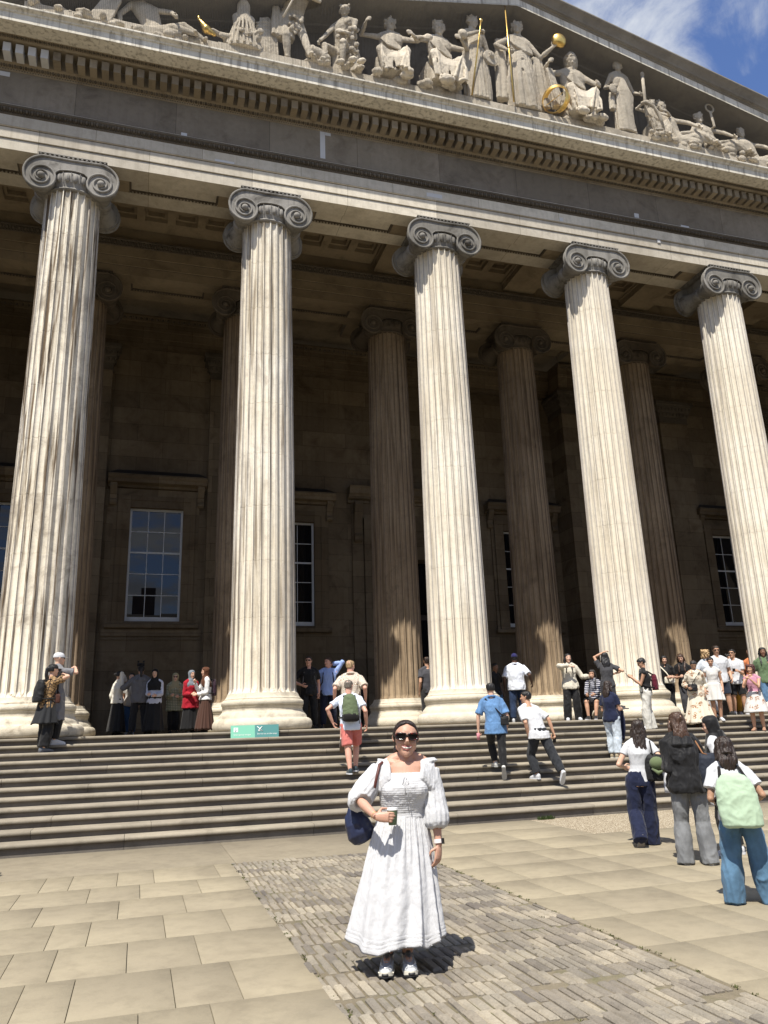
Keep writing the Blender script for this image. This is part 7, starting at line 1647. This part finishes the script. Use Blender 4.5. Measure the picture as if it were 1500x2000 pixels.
g = MB(); limb(g, [(.22, 0, .0), (0, -.02, .10), (-.18, -.02, .36)], [.05, .12, .035], 12); g.ball((-.20, -.02, .42), (.04, .04, .08), 8, 6); g.build('lamp_bowl', MT['gold'], lp, True)
g = MB(); limb(g, [(.55, .25, .30), (.30, .05, .12), (.16, -.02, .12)], [.09, .07, .06], 10); g.build('arm', MT['statue'], lp, True)
rk_ = empty('stone_rocks', (-.3, YS-.1, ZS-.25), 0, 'low carved rocks and foliage at the far left end of the pediment', 'sculpture')
g = MB(); rs = random.Random(6)
for i in range(40): g.ball((rs.uniform(-.9, .9), rs.uniform(-.15, .15), rs.uniform(.0, .28)), (rs.uniform(.06, .16), .1, rs.uniform(.05, .12)), 7, 5)
soft(g, 'rocks', MT['statue'], rk_, .02, 1, lambda p, n: .012*mnoise.noise(p*10))
# ================================================================ SIGNS AND SMALL THINGS
def textmesh(txt, size, mat, parent, loc, name='lettering', rot=(pi/2, 0, 0)):
    cu_ = bpy.data.curves.new(name, 'FONT'); cu_.body = txt; cu_.size = size; cu_.extrude = .0006; o = bpy.data.objects.new(name, cu_); COL.objects.link(o)
    bpy.context.view_layer.update(); me = bpy.data.meshes.new_from_object(o.evaluated_get(bpy.context.evaluated_depsgraph_get())); bpy.data.objects.remove(o)
    me.materials.clear(); me.materials.append(mat); o = link(name, me, parent, loc); o.rotation_euler = rot; return o
SG = {'g': plain('mint_sign', (.20, .52, .38), .5, .02), 'd': plain('teal_sign', (.085, .25, .245), .5, .02), 'w': plain('sign_white', (.75, .78, .76), .5, 0)}
sgx = 4.535; sn = empty('step_sign', (sgx, -.05, H-RZ-.002), radians(0), 'green and teal sign reading Do not sit on the steps, leaning on the top step', 'sign')
tl = Matrix.Rotation(radians(-9), 4, 'X')
def tilt(o): o.rotation_euler.x += radians(-9); return o
wS, hS = 1.00, .255
g = MB(); g.box(-wS/2, 0, -.012, -.002, 0, hS); b1 = g.build('panel', SG['g'], sn); b1.location = (0, -.030, 0); b1.rotation_euler = (radians(-7), 0, 0)
g = MB(); g.box(0.001, wS/2, -.012, -.002, 0, hS); b2 = g.build('panel', SG['d'], sn); b2.location = (0, -.030, 0); b2.rotation_euler = (radians(-7), 0, 0)
textmesh('Emergency escape', .048, SG['w'], b1, (-.44, -.0135, .050)); textmesh('Do not sit on the steps', .044, SG['w'], b2, (.045, -.0135, .060))
g = MB(); g.box(-.44, -.35, -.0145, -.0122, .12, .21); g.build('pictogram', SG['w'], b1)
g = MB(); g.tube([(-.405, -.0155, .13), (-.39, -.0155, .16), (-.40, -.0155, .18)], .007, 5); g.ball((-.395, -.0155, .195), .008, 6, 4); g.build('pictogram', SG['d'], b1, True)
g = MB(); g.tube([(.045, -.0145, .225), (.16, -.0145, .125)], .007, 6); g.tube([(.075, -.0145, .135), (.10, -.0145, .17), (.135, -.0145, .205)], .010, 6); g.tube([(.07, -.0145, .15), (.085, -.0145, .125), (.11, -.0145, .14)], .008, 6); g.ball((.145, -.0145, .215), .011, 7, 5); g.build('pictogram', SG['w'], b2, True)
nb = empty('notice', (9.47, WC-.42, H+.62), 0, 'pale framed notice on a thin stand by the great doorway', 'sign')
g = MB(); g.box(-.14, .14, -.01, .01, .0, .50); g.build('sheet', plain('notice_paper', (.42, .46, .60), .7, .03), nb); g = MB(); g.box(-.15, .15, .011, .03, -.02, .52); g.tube([(0, .02, -.6), (0, .02, 0)], .02, 6); g.build('stand', MT['wood'], nb)
bb = empty('access_sign', (8.12, WC-.9, H), 0, 'black upright board with a white round emblem near the doorway', 'sign')
g = MB(); g.box(-.42, .42, -.02, .02, .9, 1.75); g.box(-.03, .03, -.01, .03, 0, .9); g.build('board', MT['wood'], bb)
g = MB(); g.tube([(-.22+.07*cos(t_), -.025, 1.55+.07*sin(t_)) for t_ in [2*pi*i/16 for i in range(16)]], .012, 5, True); g.ball((-.22, -.025, 1.66), .02, 7, 5); g.build('emblem', SG['w'], bb, True)
# weed at the foot of the steps
wd = MB(); rs = random.Random(8)
for i in range(70):
    a_ = rs.uniform(0, 2*pi); x0, y0 = 9.02+rs.uniform(-.16, .16), -4.06+rs.uniform(-.02, .03); h_ = rs.uniform(.02, .07)
    wd.add([(x0-.008, y0, 0), (x0+.008, y0, 0), (x0+.03*cos(a_)+.006, y0-.03*abs(sin(a_)), h_), (x0+.03*cos(a_)-.006, y0-.03*abs(sin(a_)), h_)], [(0, 1, 2, 3)])
o = wd.build('weeds', plain('weed_green', (.05, .09, .02), .8, .3), None, recalc=False); tag(o, kind='stuff')
# terrace across the court, seen only as a reflection in the porch windows
tb_ = empty('terrace_house', (6, -62, 0), 0, 'dark brick terrace with chimneys across the court, reflected in the porch windows', 'building')
BR = plain('dark_brick', (.09, .06, .045), .9, .2, 3)
g = MB(); g.box(-45, 45, -6, 6, 0, 13); g.build('wall', BR, tb_)
g = MB(); g.prof_x([(-6.3, 13), (6.3, 13), (3, 16), (-3, 16)], -45, 45); rf = g.build('roof', MT['lead'], tb_)
for x_ in range(-40, 45, 9): g = MB(); g.box(x_-.9, x_+.9, -1, 1, 15, 18.5+((x_*7) % 3)*.5); g.tube([(x_-.4, 0, 18), (x_-.4, 0, 19.6)], .22, 8); g.tube([(x_+.4, 0, 18), (x_+.4, 0, 19.4)], .22, 8); g.build('chimney', BR, rf)
run_jobs()
